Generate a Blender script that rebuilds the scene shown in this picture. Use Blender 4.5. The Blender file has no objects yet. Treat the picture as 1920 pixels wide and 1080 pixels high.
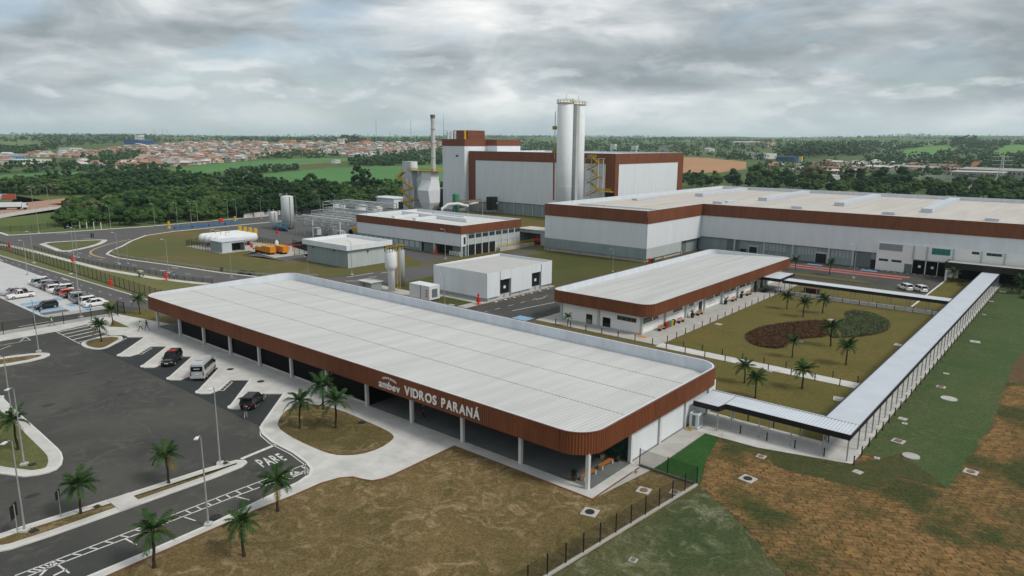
import bpy, bmesh, math, random
from math import sin, cos, pi, radians, sqrt, hypot, atan2, floor
from mathutils import Vector, Matrix, noise
random.seed(7)
scene = bpy.context.scene
COL = scene.collection
R = random.random
def U(a, b): return a + (b - a) * R()

# ------------------------------------------------------------------ camera
CAM_H = 33.0
F_PX, PITCH, ROLL, YAW = 1326.0, radians(11.65), radians(.43), radians(50.06)
cam_d = bpy.data.cameras.new('camera'); cam = bpy.data.objects.new('camera', cam_d); COL.objects.link(cam)
RT = Vector((sin(YAW), cos(YAW), 0)); FW = Vector((-cos(YAW), sin(YAW), 0)); UPZ = Vector((0, 0, 1))
f3 = FW * cos(PITCH) - UPZ * sin(PITCH); u3 = FW * sin(PITCH) + UPZ * cos(PITCH)
e1 = RT * cos(ROLL) + u3 * sin(ROLL); e2 = -RT * sin(ROLL) + u3 * cos(ROLL)
M = Matrix.Identity(4)
for i in range(3):
    M[i][0], M[i][1], M[i][2] = e1[i], e2[i], -f3[i]
M[2][3] = CAM_H
cam.matrix_world = M
cam_d.sensor_width = 36.0; cam_d.lens = 36.0 * F_PX / 1920.0
cam_d.clip_start = 0.5; cam_d.clip_end = 40000.0
scene.camera = cam

# ------------------------------------------------------------------ light
SUN_EL, SUN_AZ = radians(48), radians(14)          # azimuth measured from +X towards +Y
sun_d = bpy.data.lights.new('sun', 'SUN'); sun = bpy.data.objects.new('sun', sun_d); COL.objects.link(sun)
sun_d.energy = 2.0; sun_d.angle = radians(14); sun_d.color = (1.0, .95, .87)
sdir = Vector((cos(SUN_EL) * cos(SUN_AZ), cos(SUN_EL) * sin(SUN_AZ), sin(SUN_EL)))
sun.rotation_euler = (-sdir).to_track_quat('-Z', 'Y').to_euler()

world = bpy.data.worlds.new('World'); scene.world = world; world.use_nodes = True
def build_world():
    nt = world.node_tree; N = nt.nodes; L = nt.links; N.clear()
    def n(t, **k):
        o = N.new(t)
        for a, b in k.items(): setattr(o, a, b)
        return o
    out = n('ShaderNodeOutputWorld'); bg = n('ShaderNodeBackground'); L.new(bg.outputs[0], out.inputs[0])
    sky = n('ShaderNodeTexSky', sky_type='NISHITA', sun_disc=False, sun_elevation=SUN_EL, sun_rotation=pi / 2 - SUN_AZ)
    sk = n('ShaderNodeVectorMath', operation='SCALE'); L.new(sky.outputs[0], sk.inputs[0]); sk.inputs['Scale'].default_value = .11
    tc = n('ShaderNodeTexCoord'); sp = n('ShaderNodeSeparateXYZ'); L.new(tc.outputs['Generated'], sp.inputs[0])
    def m(op, a, b=None, c=None, clamp=False):
        o = n('ShaderNodeMath', operation=op, use_clamp=clamp)
        for i, v in enumerate((a, b, c)):
            if v is None: continue
            if isinstance(v, (int, float)): o.inputs[i].default_value = v
            else: L.new(v, o.inputs[i])
        return o.outputs[0]
    def ns(vec, sx, sz, detail, rough, dist, off):
        mp = n('ShaderNodeMapping'); mp.inputs['Location'].default_value = off; mp.inputs['Scale'].default_value = (sx, sx, sz); L.new(vec, mp.inputs[0])
        t = n('ShaderNodeTexNoise'); L.new(mp.outputs[0], t.inputs['Vector'])
        t.inputs['Scale'].default_value = 1.0; t.inputs['Detail'].default_value = detail
        t.inputs['Roughness'].default_value = rough; t.inputs['Distortion'].default_value = dist
        return t.outputs[0]
    def mr(s_, a, c, lo=0., hi=1., sm=True):
        r = n('ShaderNodeMapRange'); r.interpolation_type = 'SMOOTHSTEP' if sm else 'LINEAR'; L.new(s_, r.inputs[0])
        for i, v in enumerate((a, c, lo, hi)): r.inputs[i + 1].default_value = v
        return r.outputs[0]
    def mixc(f, c1, c2):
        x = n('ShaderNodeMixRGB')
        if isinstance(f, float): x.inputs[0].default_value = f
        else: L.new(f, x.inputs[0])
        for i, v in ((1, c1), (2, c2)):
            if isinstance(v, tuple): x.inputs[i].default_value = (*v, 1)
            else: L.new(v, x.inputs[i])
        return x.outputs[0]
    D = tc.outputs['Generated']
    # broad overcast deck: thin bright stretches and heavy grey undersides
    big = ns(D, 2.4, 10.0, 6, .52, .3, (6.3, 1.2, .7)); mid = ns(D, 7.0, 21.0, 6, .56, .5, (9.1, 1.4, 3.3))
    deck = m('ADD', m('MULTIPLY', big, .72), m('MULTIPLY', mid, .34))
    rp = n('ShaderNodeValToRGB'); L.new(deck, rp.inputs[0]); e = rp.color_ramp.elements
    e[0].position = .42; e[0].color = (.27, .31, .335, 1); e[1].position = .64; e[1].color = (.88, .88, .87, 1)
    for p_, c_ in ((.475, (.36, .40, .425, 1)), (.525, (.49, .525, .545, 1)), (.58, (.68, .70, .71, 1))):
        x = rp.color_ramp.elements.new(p_); x.color = c_
    # breaks where the blue sky shows through
    gap = mr(ns(D, 3.4, 11.0, 5, .5, .3, (5.5, 2.5, 7.7)), .55, .70, 0, .55)
    base = mixc(gap, rp.outputs[0], sk.outputs[0])
    # heaped cumulus low over the horizon
    cu = ns(D, 8.5, 24.0, 7, .54, .2, (4.0, 8.0, 1.0)); cu2 = ns(D, 8.5, 24.0, 7, .54, .2, (4.0, 8.0, 1.3))
    band = m('MULTIPLY', mr(sp.outputs[2], .0, .03), mr(sp.outputs[2], .16, .06))
    cov = m('MULTIPLY', mr(cu, .46, .58), band)
    lit = mr(m('SUBTRACT', cu, cu2), -.02, .15)
    mxo = mixc(m('MULTIPLY', cov, .62), base, mixc(lit, (.40, .455, .49), (.74, .765, .775)))
    class _O: pass
    mx = _O(); mx.outputs = [mxo]
    # air light near the horizon
    hz = n('ShaderNodeMapRange'); L.new(sp.outputs[2], hz.inputs[0]); hz.inputs[1].default_value = 0; hz.inputs[2].default_value = .075; hz.inputs[3].default_value = .6; hz.inputs[4].default_value = 0
    mh = n('ShaderNodeMixRGB'); L.new(hz.outputs[0], mh.inputs[0]); L.new(mx.outputs[0], mh.inputs[1]); mh.inputs[2].default_value = (.62, .70, .745, 1)
    L.new(mh.outputs[0], bg.inputs[0]); bg.inputs[1].default_value = .92
build_world()
scene.view_settings.view_transform = 'Standard'; scene.view_settings.look = 'None'
scene.view_settings.exposure = 0.32; scene.view_settings.gamma = 1.0
scene.render.engine = 'CYCLES'
scene.cycles.max_bounces = 6; scene.cycles.diffuse_bounces = 3; scene.cycles.glossy_bounces = 2
scene.cycles.transmission_bounces = 2; scene.cycles.transparent_max_bounces = 12; scene.cycles.volume_bounces = 1

# ------------------------------------------------------------------ where a point of the site stands (surveyed on the ground plane)
def _ray(px, py):
    x = (px - 960) / F_PX; y = (py - 540) / F_PX
    return e1 * x - e2 * y + f3
def A(px, py, z=0.0):
    r = _ray(px, py); t = (z - CAM_H) / r.z
    return (r.x * t, r.y * t)
def pix(x, y, z):
    d = Vector((x, y, z - CAM_H)); w = d.dot(f3)
    if w < .1: return (-9999, -9999)
    return (960 + F_PX * d.dot(e1) / w, 540 - F_PX * d.dot(e2) / w)
def inpoly(p, poly):
    x, y = p; c = False; j = len(poly) - 1
    for i in range(len(poly)):
        xi, yi = poly[i]; xj, yj = poly[j]
        if (yi > y) != (yj > y) and x < (xj - xi) * (y - yi) / (yj - yi) + xi: c = not c
        j = i
    return c

# ------------------------------------------------------------------ materials
MATS = {}
def mat(name, col, rough=.7, var=.12, vs=.8, col2=None, bump=0., bs=8., metal=0., spec=.3, streak=None):
    """principled surface with noise-driven variation between two real colours"""
    if name in MATS: return MATS[name]
    m = bpy.data.materials.new(name); m.use_nodes = True; MATS[name] = m
    nt = m.node_tree; N = nt.nodes; L = nt.links; b = N['Principled BSDF']
    b.inputs['Roughness'].default_value = rough; b.inputs['Metallic'].default_value = metal
    b.inputs['Specular IOR Level'].default_value = spec
    c1 = (*col, 1); c2 = (*(col2 if col2 else [v * (1 - var) for v in col]), 1)
    g = N.new('ShaderNodeNewGeometry'); t = N.new('ShaderNodeTexNoise')
    if streak:
        mp = N.new('ShaderNodeMapping'); mp.inputs['Scale'].default_value = streak; L.new(g.outputs['Position'], mp.inputs[0]); L.new(mp.outputs[0], t.inputs['Vector'])
    else: L.new(g.outputs['Position'], t.inputs['Vector'])
    t.inputs['Scale'].default_value = vs; t.inputs['Detail'].default_value = 6; t.inputs['Roughness'].default_value = .62
    r = N.new('ShaderNodeMapRange'); L.new(t.outputs[0], r.inputs[0]); r.inputs[1].default_value = .33; r.inputs[2].default_value = .67
    x = N.new('ShaderNodeMixRGB'); L.new(r.outputs[0], x.inputs[0]); x.inputs[1].default_value = c2; x.inputs[2].default_value = c1
    L.new(x.outputs[0], b.inputs['Base Color'])
    if bump:
        t2 = N.new('ShaderNodeTexNoise'); L.new(g.outputs['Position'], t2.inputs['Vector']); t2.inputs['Scale'].default_value = bs; t2.inputs['Detail'].default_value = 4
        bp = N.new('ShaderNodeBump'); bp.inputs['Strength'].default_value = bump; bp.inputs['Distance'].default_value = .1
        L.new(t2.outputs[0], bp.inputs['Height']); L.new(bp.outputs[0], b.inputs['Normal'])
    return m
def ground_mat(name, cols, scales=(.06, .45, 4.0), rough=.95, bump=.5, streak=None, bright=.35):
    """turf or paving: large patches, smaller tufts, fine grain, all in world metres"""
    m = bpy.data.materials.new(name); m.use_nodes = True; MATS[name] = m
    nt = m.node_tree; N = nt.nodes; L = nt.links; b = N['Principled BSDF']
    b.inputs['Roughness'].default_value = rough; b.inputs['Specular IOR Level'].default_value = .15
    g = N.new('ShaderNodeNewGeometry')
    def ns(s, d=5, ro=.6, off=0, dist=0.):
        mp = N.new('ShaderNodeMapping'); mp.inputs['Location'].default_value = (off, off * 1.7, 0); L.new(g.outputs['Position'], mp.inputs[0])
        t = N.new('ShaderNodeTexNoise'); L.new(mp.outputs[0], t.inputs['Vector']); t.inputs['Scale'].default_value = s; t.inputs['Detail'].default_value = d
        t.inputs['Roughness'].default_value = ro; t.inputs['Distortion'].default_value = dist; return t.outputs[0]
    def mr(s, a, c, lo=0., hi=1.):
        r = N.new('ShaderNodeMapRange'); L.new(s, r.inputs[0]); r.inputs[1].default_value = a; r.inputs[2].default_value = c
        r.inputs[3].default_value = lo; r.inputs[4].default_value = hi; return r.outputs[0]
    def mx(f, a, c, bt='MIX'):
        x = N.new('ShaderNodeMixRGB'); x.blend_type = bt
        if isinstance(f, float): x.inputs[0].default_value = f
        else: L.new(f, x.inputs[0])
        for i, v in ((1, a), (2, c)):
            if isinstance(v, tuple): x.inputs[i].default_value = (*v, 1)
            else: L.new(v, x.inputs[i])
        return x.outputs[0]
    c = mx(mr(ns(scales[0], 5, .6, 3, .6), .38, .62), cols[0], cols[1])
    f2 = N.new('ShaderNodeMath'); f2.operation = 'MULTIPLY'; L.new(mr(ns(scales[1], 6, .65, 11, 1.9), .48, .66), f2.inputs[0]); L.new(mr(ns(scales[0] * 1.6, 4, .55, 41, .5), .38, .58, .15, 1.0), f2.inputs[1])
    c = mx(f2.outputs[0], c, cols[2])
    if len(cols) > 3: c = mx(mr(ns(scales[0] * 2.3, 6, .7, 23, .8), .58, .7, 0, .85), c, cols[3])
    f = mr(ns(scales[2], 3, .7, 5), .3, .7, 1 - bright, 1 + bright)
    sc = N.new('ShaderNodeVectorMath'); sc.operation = 'SCALE'; L.new(c, sc.inputs[0]); L.new(f, sc.inputs['Scale'])
    L.new(sc.outputs[0], b.inputs['Base Color'])
    if bump:
        bp = N.new('ShaderNodeBump'); bp.inputs['Strength'].default_value = bump; bp.inputs['Distance'].default_value = .12
        L.new(ns(scales[2] * 1.5, 3, .7, 9), bp.inputs['Height']); L.new(bp.outputs[0], b.inputs['Normal'])
    return m
def foliage_mat(name, c1, c2, rough=.8, trans=.0):
    m = bpy.data.materials.new(name); m.use_nodes = True; MATS[name] = m
    nt = m.node_tree; N = nt.nodes; L = nt.links; b = N['Principled BSDF']
    b.inputs['Roughness'].default_value = rough; b.inputs['Specular IOR Level'].default_value = .2
    oi = N.new('ShaderNodeObjectInfo'); g = N.new('ShaderNodeNewGeometry')
    ad = N.new('ShaderNodeMath'); ad.operation = 'ADD'; L.new(oi.outputs['Random'], ad.inputs[0]); L.new(g.outputs['Random Per Island'], ad.inputs[1])
    fr = N.new('ShaderNodeMath'); fr.operation = 'MULTIPLY'; L.new(ad.outputs[0], fr.inputs[0]); fr.inputs[1].default_value = .5
    x = N.new('ShaderNodeMixRGB'); L.new(fr.outputs[0], x.inputs[0]); x.inputs[1].default_value = (*c1, 1); x.inputs[2].default_value = (*c2, 1)
    t = N.new('ShaderNodeTexNoise'); L.new(g.outputs['Position'], t.inputs['Vector']); t.inputs['Scale'].default_value = 1.3; t.inputs['Detail'].default_value = 3
    r = N.new('ShaderNodeMapRange'); L.new(t.outputs[0], r.inputs[0]); r.inputs[1].default_value = .3; r.inputs[2].default_value = .7; r.inputs[3].default_value = .6; r.inputs[4].default_value = 1.35
    s = N.new('ShaderNodeVectorMath'); s.operation = 'SCALE'; L.new(x.outputs[0], s.inputs[0]); L.new(r.outputs[0], s.inputs['Scale'])
    L.new(s.outputs[0], b.inputs['Base Color'])
    return m
def glass_mat(name, col, rough=.08):
    m = mat(name, col, rough, .3, .5, spec=.6); return m

BROWN = mat('brown_metal', (.20, .066, .027), .5, .28, .5, spec=.35, streak=(1.4, 1.4, .25))
BROWNCAP = mat('brown_flashing', (.17, .08, .055), .5)
WHITE = mat('white_panel', (.67, .71, .75), .45, .09, .6, streak=(1, 1, .12))
WALLW = mat('white_plaster', (.74, .75, .75), .8, .06, .6)
PARAP = mat('parapet_sheet', (.60, .655, .71), .5, .15, .8, streak=(1, 1, .3))
GREYP = mat('grey_panel', (.25, .31, .32), .5, .16, .7, streak=(1, 1, .15))
GREYL = mat('light_grey_panel', (.42, .47, .47), .55, .08, .3)
GREYD = mat('dark_grey_panel', (.13, .16, .165), .55, .1, .3)
CONC = mat('concrete', (.42, .41, .385), .9, .2, .5, bump=.15, bs=6)
CONCW = mat('pale_concrete', (.53, .525, .505), .9, .24, .45, bump=.12, bs=6)
KERB = mat('kerb_concrete', (.60, .59, .565), .9, .15, 1.2)
ROOFM = mat('roof_sheet', (.505, .51, .505), .5, .17, .35, streak=(1.6, .14, 1))
ROOFT = mat('hall_roof_sheet', (.51, .48, .44), .55, .18, .25, streak=(1.2, .12, 1))
CANOPY = mat('canopy_sheet', (.50, .54, .60), .4, .10, .4)
BLACK = mat('black_steel', (.012, .013, .014), .45)
DKGLASS = mat('dark_glazing', (.003, .004, .005), .5, .3, .5, spec=.04)
TEAL = glass_mat('green_glass', (.018, .06, .058), .06)
WINDOW = glass_mat('window_glass', (.03, .042, .042), .1)
STEEL = mat('galvanised_steel', (.36, .38, .39), .45, .15, 1.5, metal=.3)
STEELW = mat('white_steel', (.62, .65, .67), .45, .08, .5)
YELLOW = mat('yellow_paint', (.56, .36, .02), .5)
YELDK = mat('weathered_yellow', (.30, .22, .03), .6)
ORANGE = mat('orange_paint', (.62, .22, .012), .5)
RED = mat('red_paint', (.55, .035, .02), .5)
PAINT = mat('road_paint', (.62, .62, .60), .8, .28, 2.5)
PAINTY = mat('yellow_road_paint', (.50, .32, .12), .8, .3, 2.0)
PAINTB = mat('blue_road_paint', (.22, .38, .55), .8, .3, 1.2)
PAINTR = mat('red_road_paint', (.42, .13, .12), .85, .25, .8)
ASPH = ground_mat('asphalt', ((.050, .052, .049), (.072, .071, .063), (.088, .086, .077), (.040, .041, .039)), (.05, .35, 7.), .85, .12, bright=.16)
ASPH2 = ground_mat('old_asphalt', ((.085, .085, .085), (.10, .099, .097), (.092, .092, .09)), (.05, .3, 6.), .85, .1, bright=.12)
ASPHD = ground_mat('fresh_asphalt', ((.028, .033, .034), (.036, .042, .042), (.032, .037, .037)), (.08, .5, 7.), .8, .1, bright=.15)
DRY = ground_mat('dry_lawn', ((.145, .102, .044), (.086, .072, .026), (.265, .195, .108), (.060, .054, .017)), (.07, .42, 5.), bump=.7, bright=.42)
OLIVE = ground_mat('olive_lawn', ((.118, .098, .028), (.095, .09, .024), (.145, .105, .032), (.075, .078, .02)), (.06, .5, 5.), bump=.6, bright=.35)
LAWN = ground_mat('green_lawn', ((.046, .080, .026), (.062, .086, .032), (.088, .098, .044), (.036, .066, .022)), (.06, .5, 5.), bump=.6, bright=.35)
LAWNB = ground_mat('rich_green_lawn', ((.018, .075, .014), (.028, .085, .02), (.04, .082, .022)), (.1, .6, 5.), bump=.6, bright=.3)
BACKL = ground_mat('dark_olive_lawn', ((.055, .066, .018), (.078, .076, .022), (.085, .074, .026)), (.05, .4, 5.), bump=.5, bright=.3)
VERGE = ground_mat('verge_grass', ((.13, .125, .05), (.10, .125, .04), (.17, .14, .07)), (.06, .4, 4.), bump=.5, bright=.3)
BARE = ground_mat('worn_lawn', ((.040, .060, .022), (.075, .078, .034), (.14, .15, .085), (.21, .205, .135)), (.07, .35, 4.), bump=.5, bright=.35)
MEADG = ground_mat('wet_meadow', ((.075, .115, .028), (.11, .125, .04), (.055, .10, .022), (.15, .14, .06)), (.02, .12, 2.), bump=.4, bright=.3)
MEADOW = ground_mat('mown_meadow', ((.080, .095, .030), (.125, .100, .038), (.10, .085, .03), (.15, .115, .05)), (.035, .3, 4.), bump=.5, bright=.3)
ISLG = ground_mat('island_grass', ((.10, .105, .038), (.075, .095, .03), (.14, .125, .055)), (.08, .4, 5.), bump=.5, bright=.3)
SOIL = mat('soil', (.15, .06, .035), .95, .3, .8)
BEDB = ground_mat('brown_bedding', ((.060, .030, .010), (.045, .026, .012), (.085, .040, .014)), (.3, 1.6, 6.), bump=1., bright=.5)
BEDG = ground_mat('green_bedding', ((.055, .08, .03), (.04, .062, .024), (.085, .095, .042)), (.3, 1.6, 6.), bump=1., bright=.5)
DIRT = ground_mat('pale_dirt', ((.34, .20, .15), (.30, .21, .15), (.36, .25, .18)), (.02, .1, 1.), bump=.2, bright=.15)
BARK = mat('bark', (.075, .055, .038), .9, .4, 3.)
PALMBARK = mat('palm_bark', (.045, .032, .020), .95, .5, 6.)
PALM1 = foliage_mat('palm_leaf', (.014, .046, .011), (.044, .090, .022))
PALM2 = foliage_mat('palm_dry_leaf', (.10, .09, .025), (.16, .12, .04))
LEAF = [foliage_mat('leaf_dark', (.007, .028, .009), (.024, .062, .014)), foliage_mat('leaf_mid', (.018, .056, .010), (.052, .098, .018)), foliage_mat('leaf_pale', (.055, .08, .028), (.095, .11, .05))]
FARLEAF = foliage_mat('far_leaf', (.016, .046, .018), (.052, .105, .036))
TYRE = mat('tyre_rubber', (.014, .014, .014), .9)
RIM = mat('wheel_rim', (.45, .46, .47), .35, metal=.6)
LENS = mat('headlight_lens', (.6, .62, .63), .15)
TAIL = mat('tail_light', (.35, .012, .01), .25)
CARGLASS = mat('car_glass', (.006, .008, .009), .08, .3, .5, spec=.3)
SKIN = mat('skin', (.32, .18, .12), .6); HAIR = mat('hair', (.012, .009, .007), .7)
# ------------------------------------------------------------------ mesh helpers
ORG = {}
class MB:
    def __init__(s): s.v = []; s.f = []; s.mi = []; s.m = 0
    def face(s, pts):
        b = len(s.v); s.v += [tuple(p) for p in pts]; s.f.append(tuple(range(b, b + len(pts)))); s.mi.append(s.m); return s
    def idx(s, vs, fs):
        b = len(s.v); s.v += [tuple(p) for p in vs]; s.f += [tuple(b + i for i in f) for f in fs]; s.mi += [s.m] * len(fs); return s
    def box(s, x0, x1, y0, y1, z0, z1):
        return s.idx([(x0, y0, z0), (x1, y0, z0), (x1, y1, z0), (x0, y1, z0), (x0, y0, z1), (x1, y0, z1), (x1, y1, z1), (x0, y1, z1)],
                     [(0, 3, 2, 1), (4, 5, 6, 7), (0, 1, 5, 4), (1, 2, 6, 5), (2, 3, 7, 6), (3, 0, 4, 7)])
    def prism(s, poly, z0, z1):
        if sum(poly[i][0] * poly[(i + 1) % len(poly)][1] - poly[(i + 1) % len(poly)][0] * poly[i][1] for i in range(len(poly))) < 0: poly = poly[::-1]
        n = len(poly); vs = [(p[0], p[1], z0) for p in poly] + [(p[0], p[1], z1) for p in poly]
        fs = [tuple(range(n, 2 * n))] + [(i, (i + 1) % n, n + (i + 1) % n, n + i) for i in range(n)]
        return s.idx(vs, fs)
    def sheet(s, poly, z):
        if sum(poly[i][0] * poly[(i + 1) % len(poly)][1] - poly[(i + 1) % len(poly)][0] * poly[i][1] for i in range(len(poly))) < 0: poly = poly[::-1]
        return s.face([(p[0], p[1], z) for p in poly])
    def loft(s, rings, caps=True, closed=True):
        n = len(rings[0]); vs = [p for r in rings for p in r]; fs = []
        for k in range(len(rings) - 1):
            for i in range(n if closed else n - 1):
                j = (i + 1) % n; fs.append((k * n + i, k * n + j, (k + 1) * n + j, (k + 1) * n + i))
        if caps: fs.append(tuple(range(n))[::-1]); fs.append(tuple(range((len(rings) - 1) * n, len(rings) * n)))
        return s.idx(vs, fs)
    def cyl(s, x, y, r0, z0, z1, n=12, r1=None):
        r1 = r0 if r1 is None else r1
        return s.loft([[(x + r0 * cos(2 * pi * i / n), y + r0 * sin(2 * pi * i / n), z0) for i in range(n)], [(x + r1 * cos(2 * pi * i / n), y + r1 * sin(2 * pi * i / n), z1) for i in range(n)]])
    def lathe(s, x, y, prof, n=16):
        return s.loft([[(x + r * cos(2 * pi * i / n), y + r * sin(2 * pi * i / n), z) for i in range(n)] for r, z in prof])
    def tube(s, pts, r, n=6):
        pts = [Vector(p) for p in pts]; rings = []
        rr = r if isinstance(r, (list, tuple)) else [r] * len(pts)
        for k, p in enumerate(pts):
            d = (pts[min(k + 1, len(pts) - 1)] - pts[max(k - 1, 0)]).normalized()
            a = d.cross(Vector((0, 0, 1)) if abs(d.z) < .9 else Vector((1, 0, 0))).normalized(); b = d.cross(a)
            rings.append([tuple(p + (a * cos(2 * pi * i / n) + b * sin(2 * pi * i / n)) * rr[k]) for i in range(n)])
        return s.loft(rings)
    def bar(s, p, q, w, h):
        p = Vector(p); q = Vector(q); d = (q - p).normalized(); a = d.cross(Vector((0, 0, 1)) if abs(d.z) < .95 else Vector((1, 0, 0))).normalized() * w / 2; b = d.cross(a).normalized() * h / 2
        return s.loft([[tuple(c + a + b), tuple(c - a + b), tuple(c - a - b), tuple(c + a - b)] for c in (p, q)])
    def build(s, name, m, parent=None, smooth=False, org=None, local=False):
        o_ = Vector((0, 0, 0)) if local else Vector(org) if org else (ORG.get(parent.name, Vector((0, 0, 0))) if parent else Vector((0, 0, 0)))
        me = bpy.data.meshes.new(name)
        me.from_pydata([(v[0] - o_.x, v[1] - o_.y, v[2] - o_.z) for v in s.v], [], s.f)
        ms = m if isinstance(m, (list, tuple)) else [m]
        for k in ms: me.materials.append(k)
        if len(ms) > 1: me.polygons.foreach_set('material_index', s.mi)
        if smooth: me.polygons.foreach_set('use_smooth', [True] * len(me.polygons))
        me.update()
        o = bpy.data.objects.new(name, me); COL.objects.link(o)
        if org: o.location = org
        if parent: o.parent = parent
        ORG[o.name] = o_
        return o
def tag(o, label=None, cat=None, group=None, kind=None):
    if label: o['label'] = label
    if cat: o['category'] = cat
    if group: o['group'] = group
    if kind: o['kind'] = kind
    return o
def thing(name, label, cat, loc=(0, 0, 0), group=None):
    o = bpy.data.objects.new(name, None); COL.objects.link(o); o.location = loc; o.empty_display_size = .5
    ORG[o.name] = Vector(loc); return tag(o, label, cat, group)
def dup(o, loc=None, rz=None, label=None, parent=None, sc=None):
    c = o.copy(); COL.objects.link(c)
    if loc is not None: c.location = loc
    if rz is not None: c.rotation_euler = (0, 0, rz)
    if sc is not None: c.scale = (sc, sc, sc) if isinstance(sc, (int, float)) else sc
    if label: c['label'] = label
    if parent is not None: c.parent = parent
    for ch in CH.get(o.name, ()): dup(ch, parent=c)
    CH[c.name] = [x for x in ()]
    return c
CH = {}
def freeze(root):
    """remember the children of a prototype so that it can be copied quickly"""
    kids = {}
    for o in bpy.data.objects:
        if o.parent: kids.setdefault(o.parent.name, []).append(o)
    def walk(o):
        CH[o.name] = kids.get(o.name, [])
        for c in CH[o.name]: walk(c)
    walk(root); return root
def piece(src, parent, loc, rz=0., sc=None, name=None):
    """an alike piece sharing mesh data, placed at world loc under a thing"""
    o = bpy.data.objects.new(name or src.name.split('.')[0], src.data); COL.objects.link(o); o.parent = parent
    o.location = Vector(loc) - ORG.get(parent.name, Vector((0, 0, 0))); o.rotation_euler = (0, 0, rz)
    if sc: o.scale = sc
    return o
def structure(o): return tag(o, kind='structure')
def box_part(name, m, parent, x0, x1, y0, y1, z0, z1): return MB().box(x0, x1, y0, y1, z0, z1).build(name, m, parent)
def rrect(x0, x1, y0, y1, r, n=10):
    pts = []
    for cx, cy, a in ((x1 - r, y0 + r, -pi / 2), (x1 - r, y1 - r, 0), (x0 + r, y1 - r, pi / 2), (x0 + r, y0 + r, pi)):
        for i in range(n + 1):
            t = a + pi / 2 * i / n; pts.append((cx + r * cos(t), cy + r * sin(t)))
    return pts
def resample(loop, step, closed=True):
    L_ = [Vector((p[0], p[1])) for p in loop]
    if closed: L_ = L_ + [L_[0]]
    out = []; acc = 0.
    for a, b in zip(L_, L_[1:]):
        d = (b - a).length
        if d < 1e-6: continue
        t = (b - a) / d; nrm = Vector((t.y, -t.x)); s = -acc
        s = (step - acc) if acc > 0 else 0
        while s < d: out.append((a + t * s, nrm)); s += step
        acc = d - (s - step)
    return out
def ribbed(mb, loop, z0, z1, pitch=.3, depth=.07, closed=True):
    """corrugated cladding that follows an outline (counter-clockwise, outward ribs)"""
    pts = resample(loop, pitch / 4, closed); offs = (0, 0, depth, depth)
    P_ = [p + n * offs[i % 4] for i, (p, n) in enumerate(pts)]
    vs = [(p.x, p.y, z0) for p in P_] + [(p.x, p.y, z1) for p in P_]; n = len(P_)
    fs = [(i, (i + 1) % n, n + (i + 1) % n, n + i) for i in range(n if closed else n - 1)]
    return mb.idx(vs, fs)
def ring(mb, outer, inner, z0, z1):
    """closed band between two outlines of equal count"""
    n = len(outer); vs = [(p[0], p[1], z) for z in (z0, z1) for L_ in (outer, inner) for p in L_]
    fs = []
    for i in range(n):
        j = (i + 1) % n
        fs += [(i, j, 2 * n + j, 2 * n + i), (n + j, n + i, 3 * n + i, 3 * n + j), (2 * n + i, 2 * n + j, 3 * n + j, 3 * n + i), (j, i, n + i, n + j)]
    return mb.idx(vs, fs)
def offset_poly(poly, d, closed=True):
    n = len(poly); out = []
    for i in range(n):
        a = Vector(poly[i - 1] if closed or i else poly[i]); b = Vector(poly[i]); c = Vector(poly[(i + 1) % n] if closed or i < n - 1 else poly[i])
        t1 = (b - a); t2 = (c - b)
        if t1.length < 1e-6: t1 = t2
        if t2.length < 1e-6: t2 = t1
        n1 = Vector((t1.y, -t1.x)).normalized(); n2 = Vector((t2.y, -t2.x)).normalized(); m_ = (n1 + n2)
        m_ = m_.normalized() if m_.length > .1 else n1
        k = d / max(.45, m_.dot(n1)); out.append((b.x + m_.x * k, b.y + m_.y * k))
    return out
def strip(mb, line, w, z0, z1, closed=False):
    a = offset_poly(line, w / 2, closed); b = offset_poly(line, -w / 2, closed); n = len(line)
    vs = [(p[0], p[1], z) for z in (z0, z1) for L_ in (a, b) for p in L_]; fs = []
    for i in range(n if closed else n - 1):
        j = (i + 1) % n
        fs += [(i, 2 * n + i, 2 * n + j, j), (n + i, n + j, 3 * n + j, 3 * n + i), (2 * n + i, 3 * n + i, 3 * n + j, 2 * n + j)]
    return mb.idx(vs, fs)
def smooth_loop(pts, it=2, closed=True):
    for _ in range(it):
        o = []
        n = len(pts)
        for i in range(n if closed else n - 1):
            p, q = pts[i], pts[(i + 1) % n]
            o += [(.75 * p[0] + .25 * q[0], .75 * p[1] + .25 * q[1]), (.25 * p[0] + .75 * q[0], .25 * p[1] + .75 * q[1])]
        pts = o if closed else [pts[0]] + o + [pts[-1]]
    return pts
def rect(x0, x1, y0, y1): return [(x0, y0), (x1, y0), (x1, y1), (x0, y1)]
def ccw(poly):
    return poly if sum(poly[i][0] * poly[(i + 1) % len(poly)][1] - poly[(i + 1) % len(poly)][0] * poly[i][1] for i in range(len(poly))) > 0 else poly[::-1]

# ------------------------------------------------------------------ terrain: flat site, valley farmland, hills to the horizon
_HK = [(0, 0), (640, 0), (1000, 5), (1600, 13), (2300, 31), (3500, 52), (5200, 74), (7000, 88), (9500, 92), (16000, 94)]
def hgt(x, y):
    d = hypot(x, y)
    for (d0, h0), (d1, h1) in zip(_HK, _HK[1:]):
        if d <= d1: h = h0 + (h1 - h0) * (d - d0) / (d1 - d0); break
    else: h = 94
    if d > 640:
        k = min(1, (d - 640) / 2500)
        h += k * 13 * noise.noise((x / 900, y / 900, 3.3)) + k * 7 * noise.noise((x / 330, y / 330, 8.1))
        if d > 3000:
            q = min(1, (d - 3000) / 3000); h += q * 30 * noise.noise((x / 1500, y / 1500, 5.7)) + q * 7 * noise.noise((x / 420, y / 420, 2.2))
        if h > 30: h = 30 + (h - 30) * (.74 + .55 * (x * RT.x + y * RT.y) / d)
    return h
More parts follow.
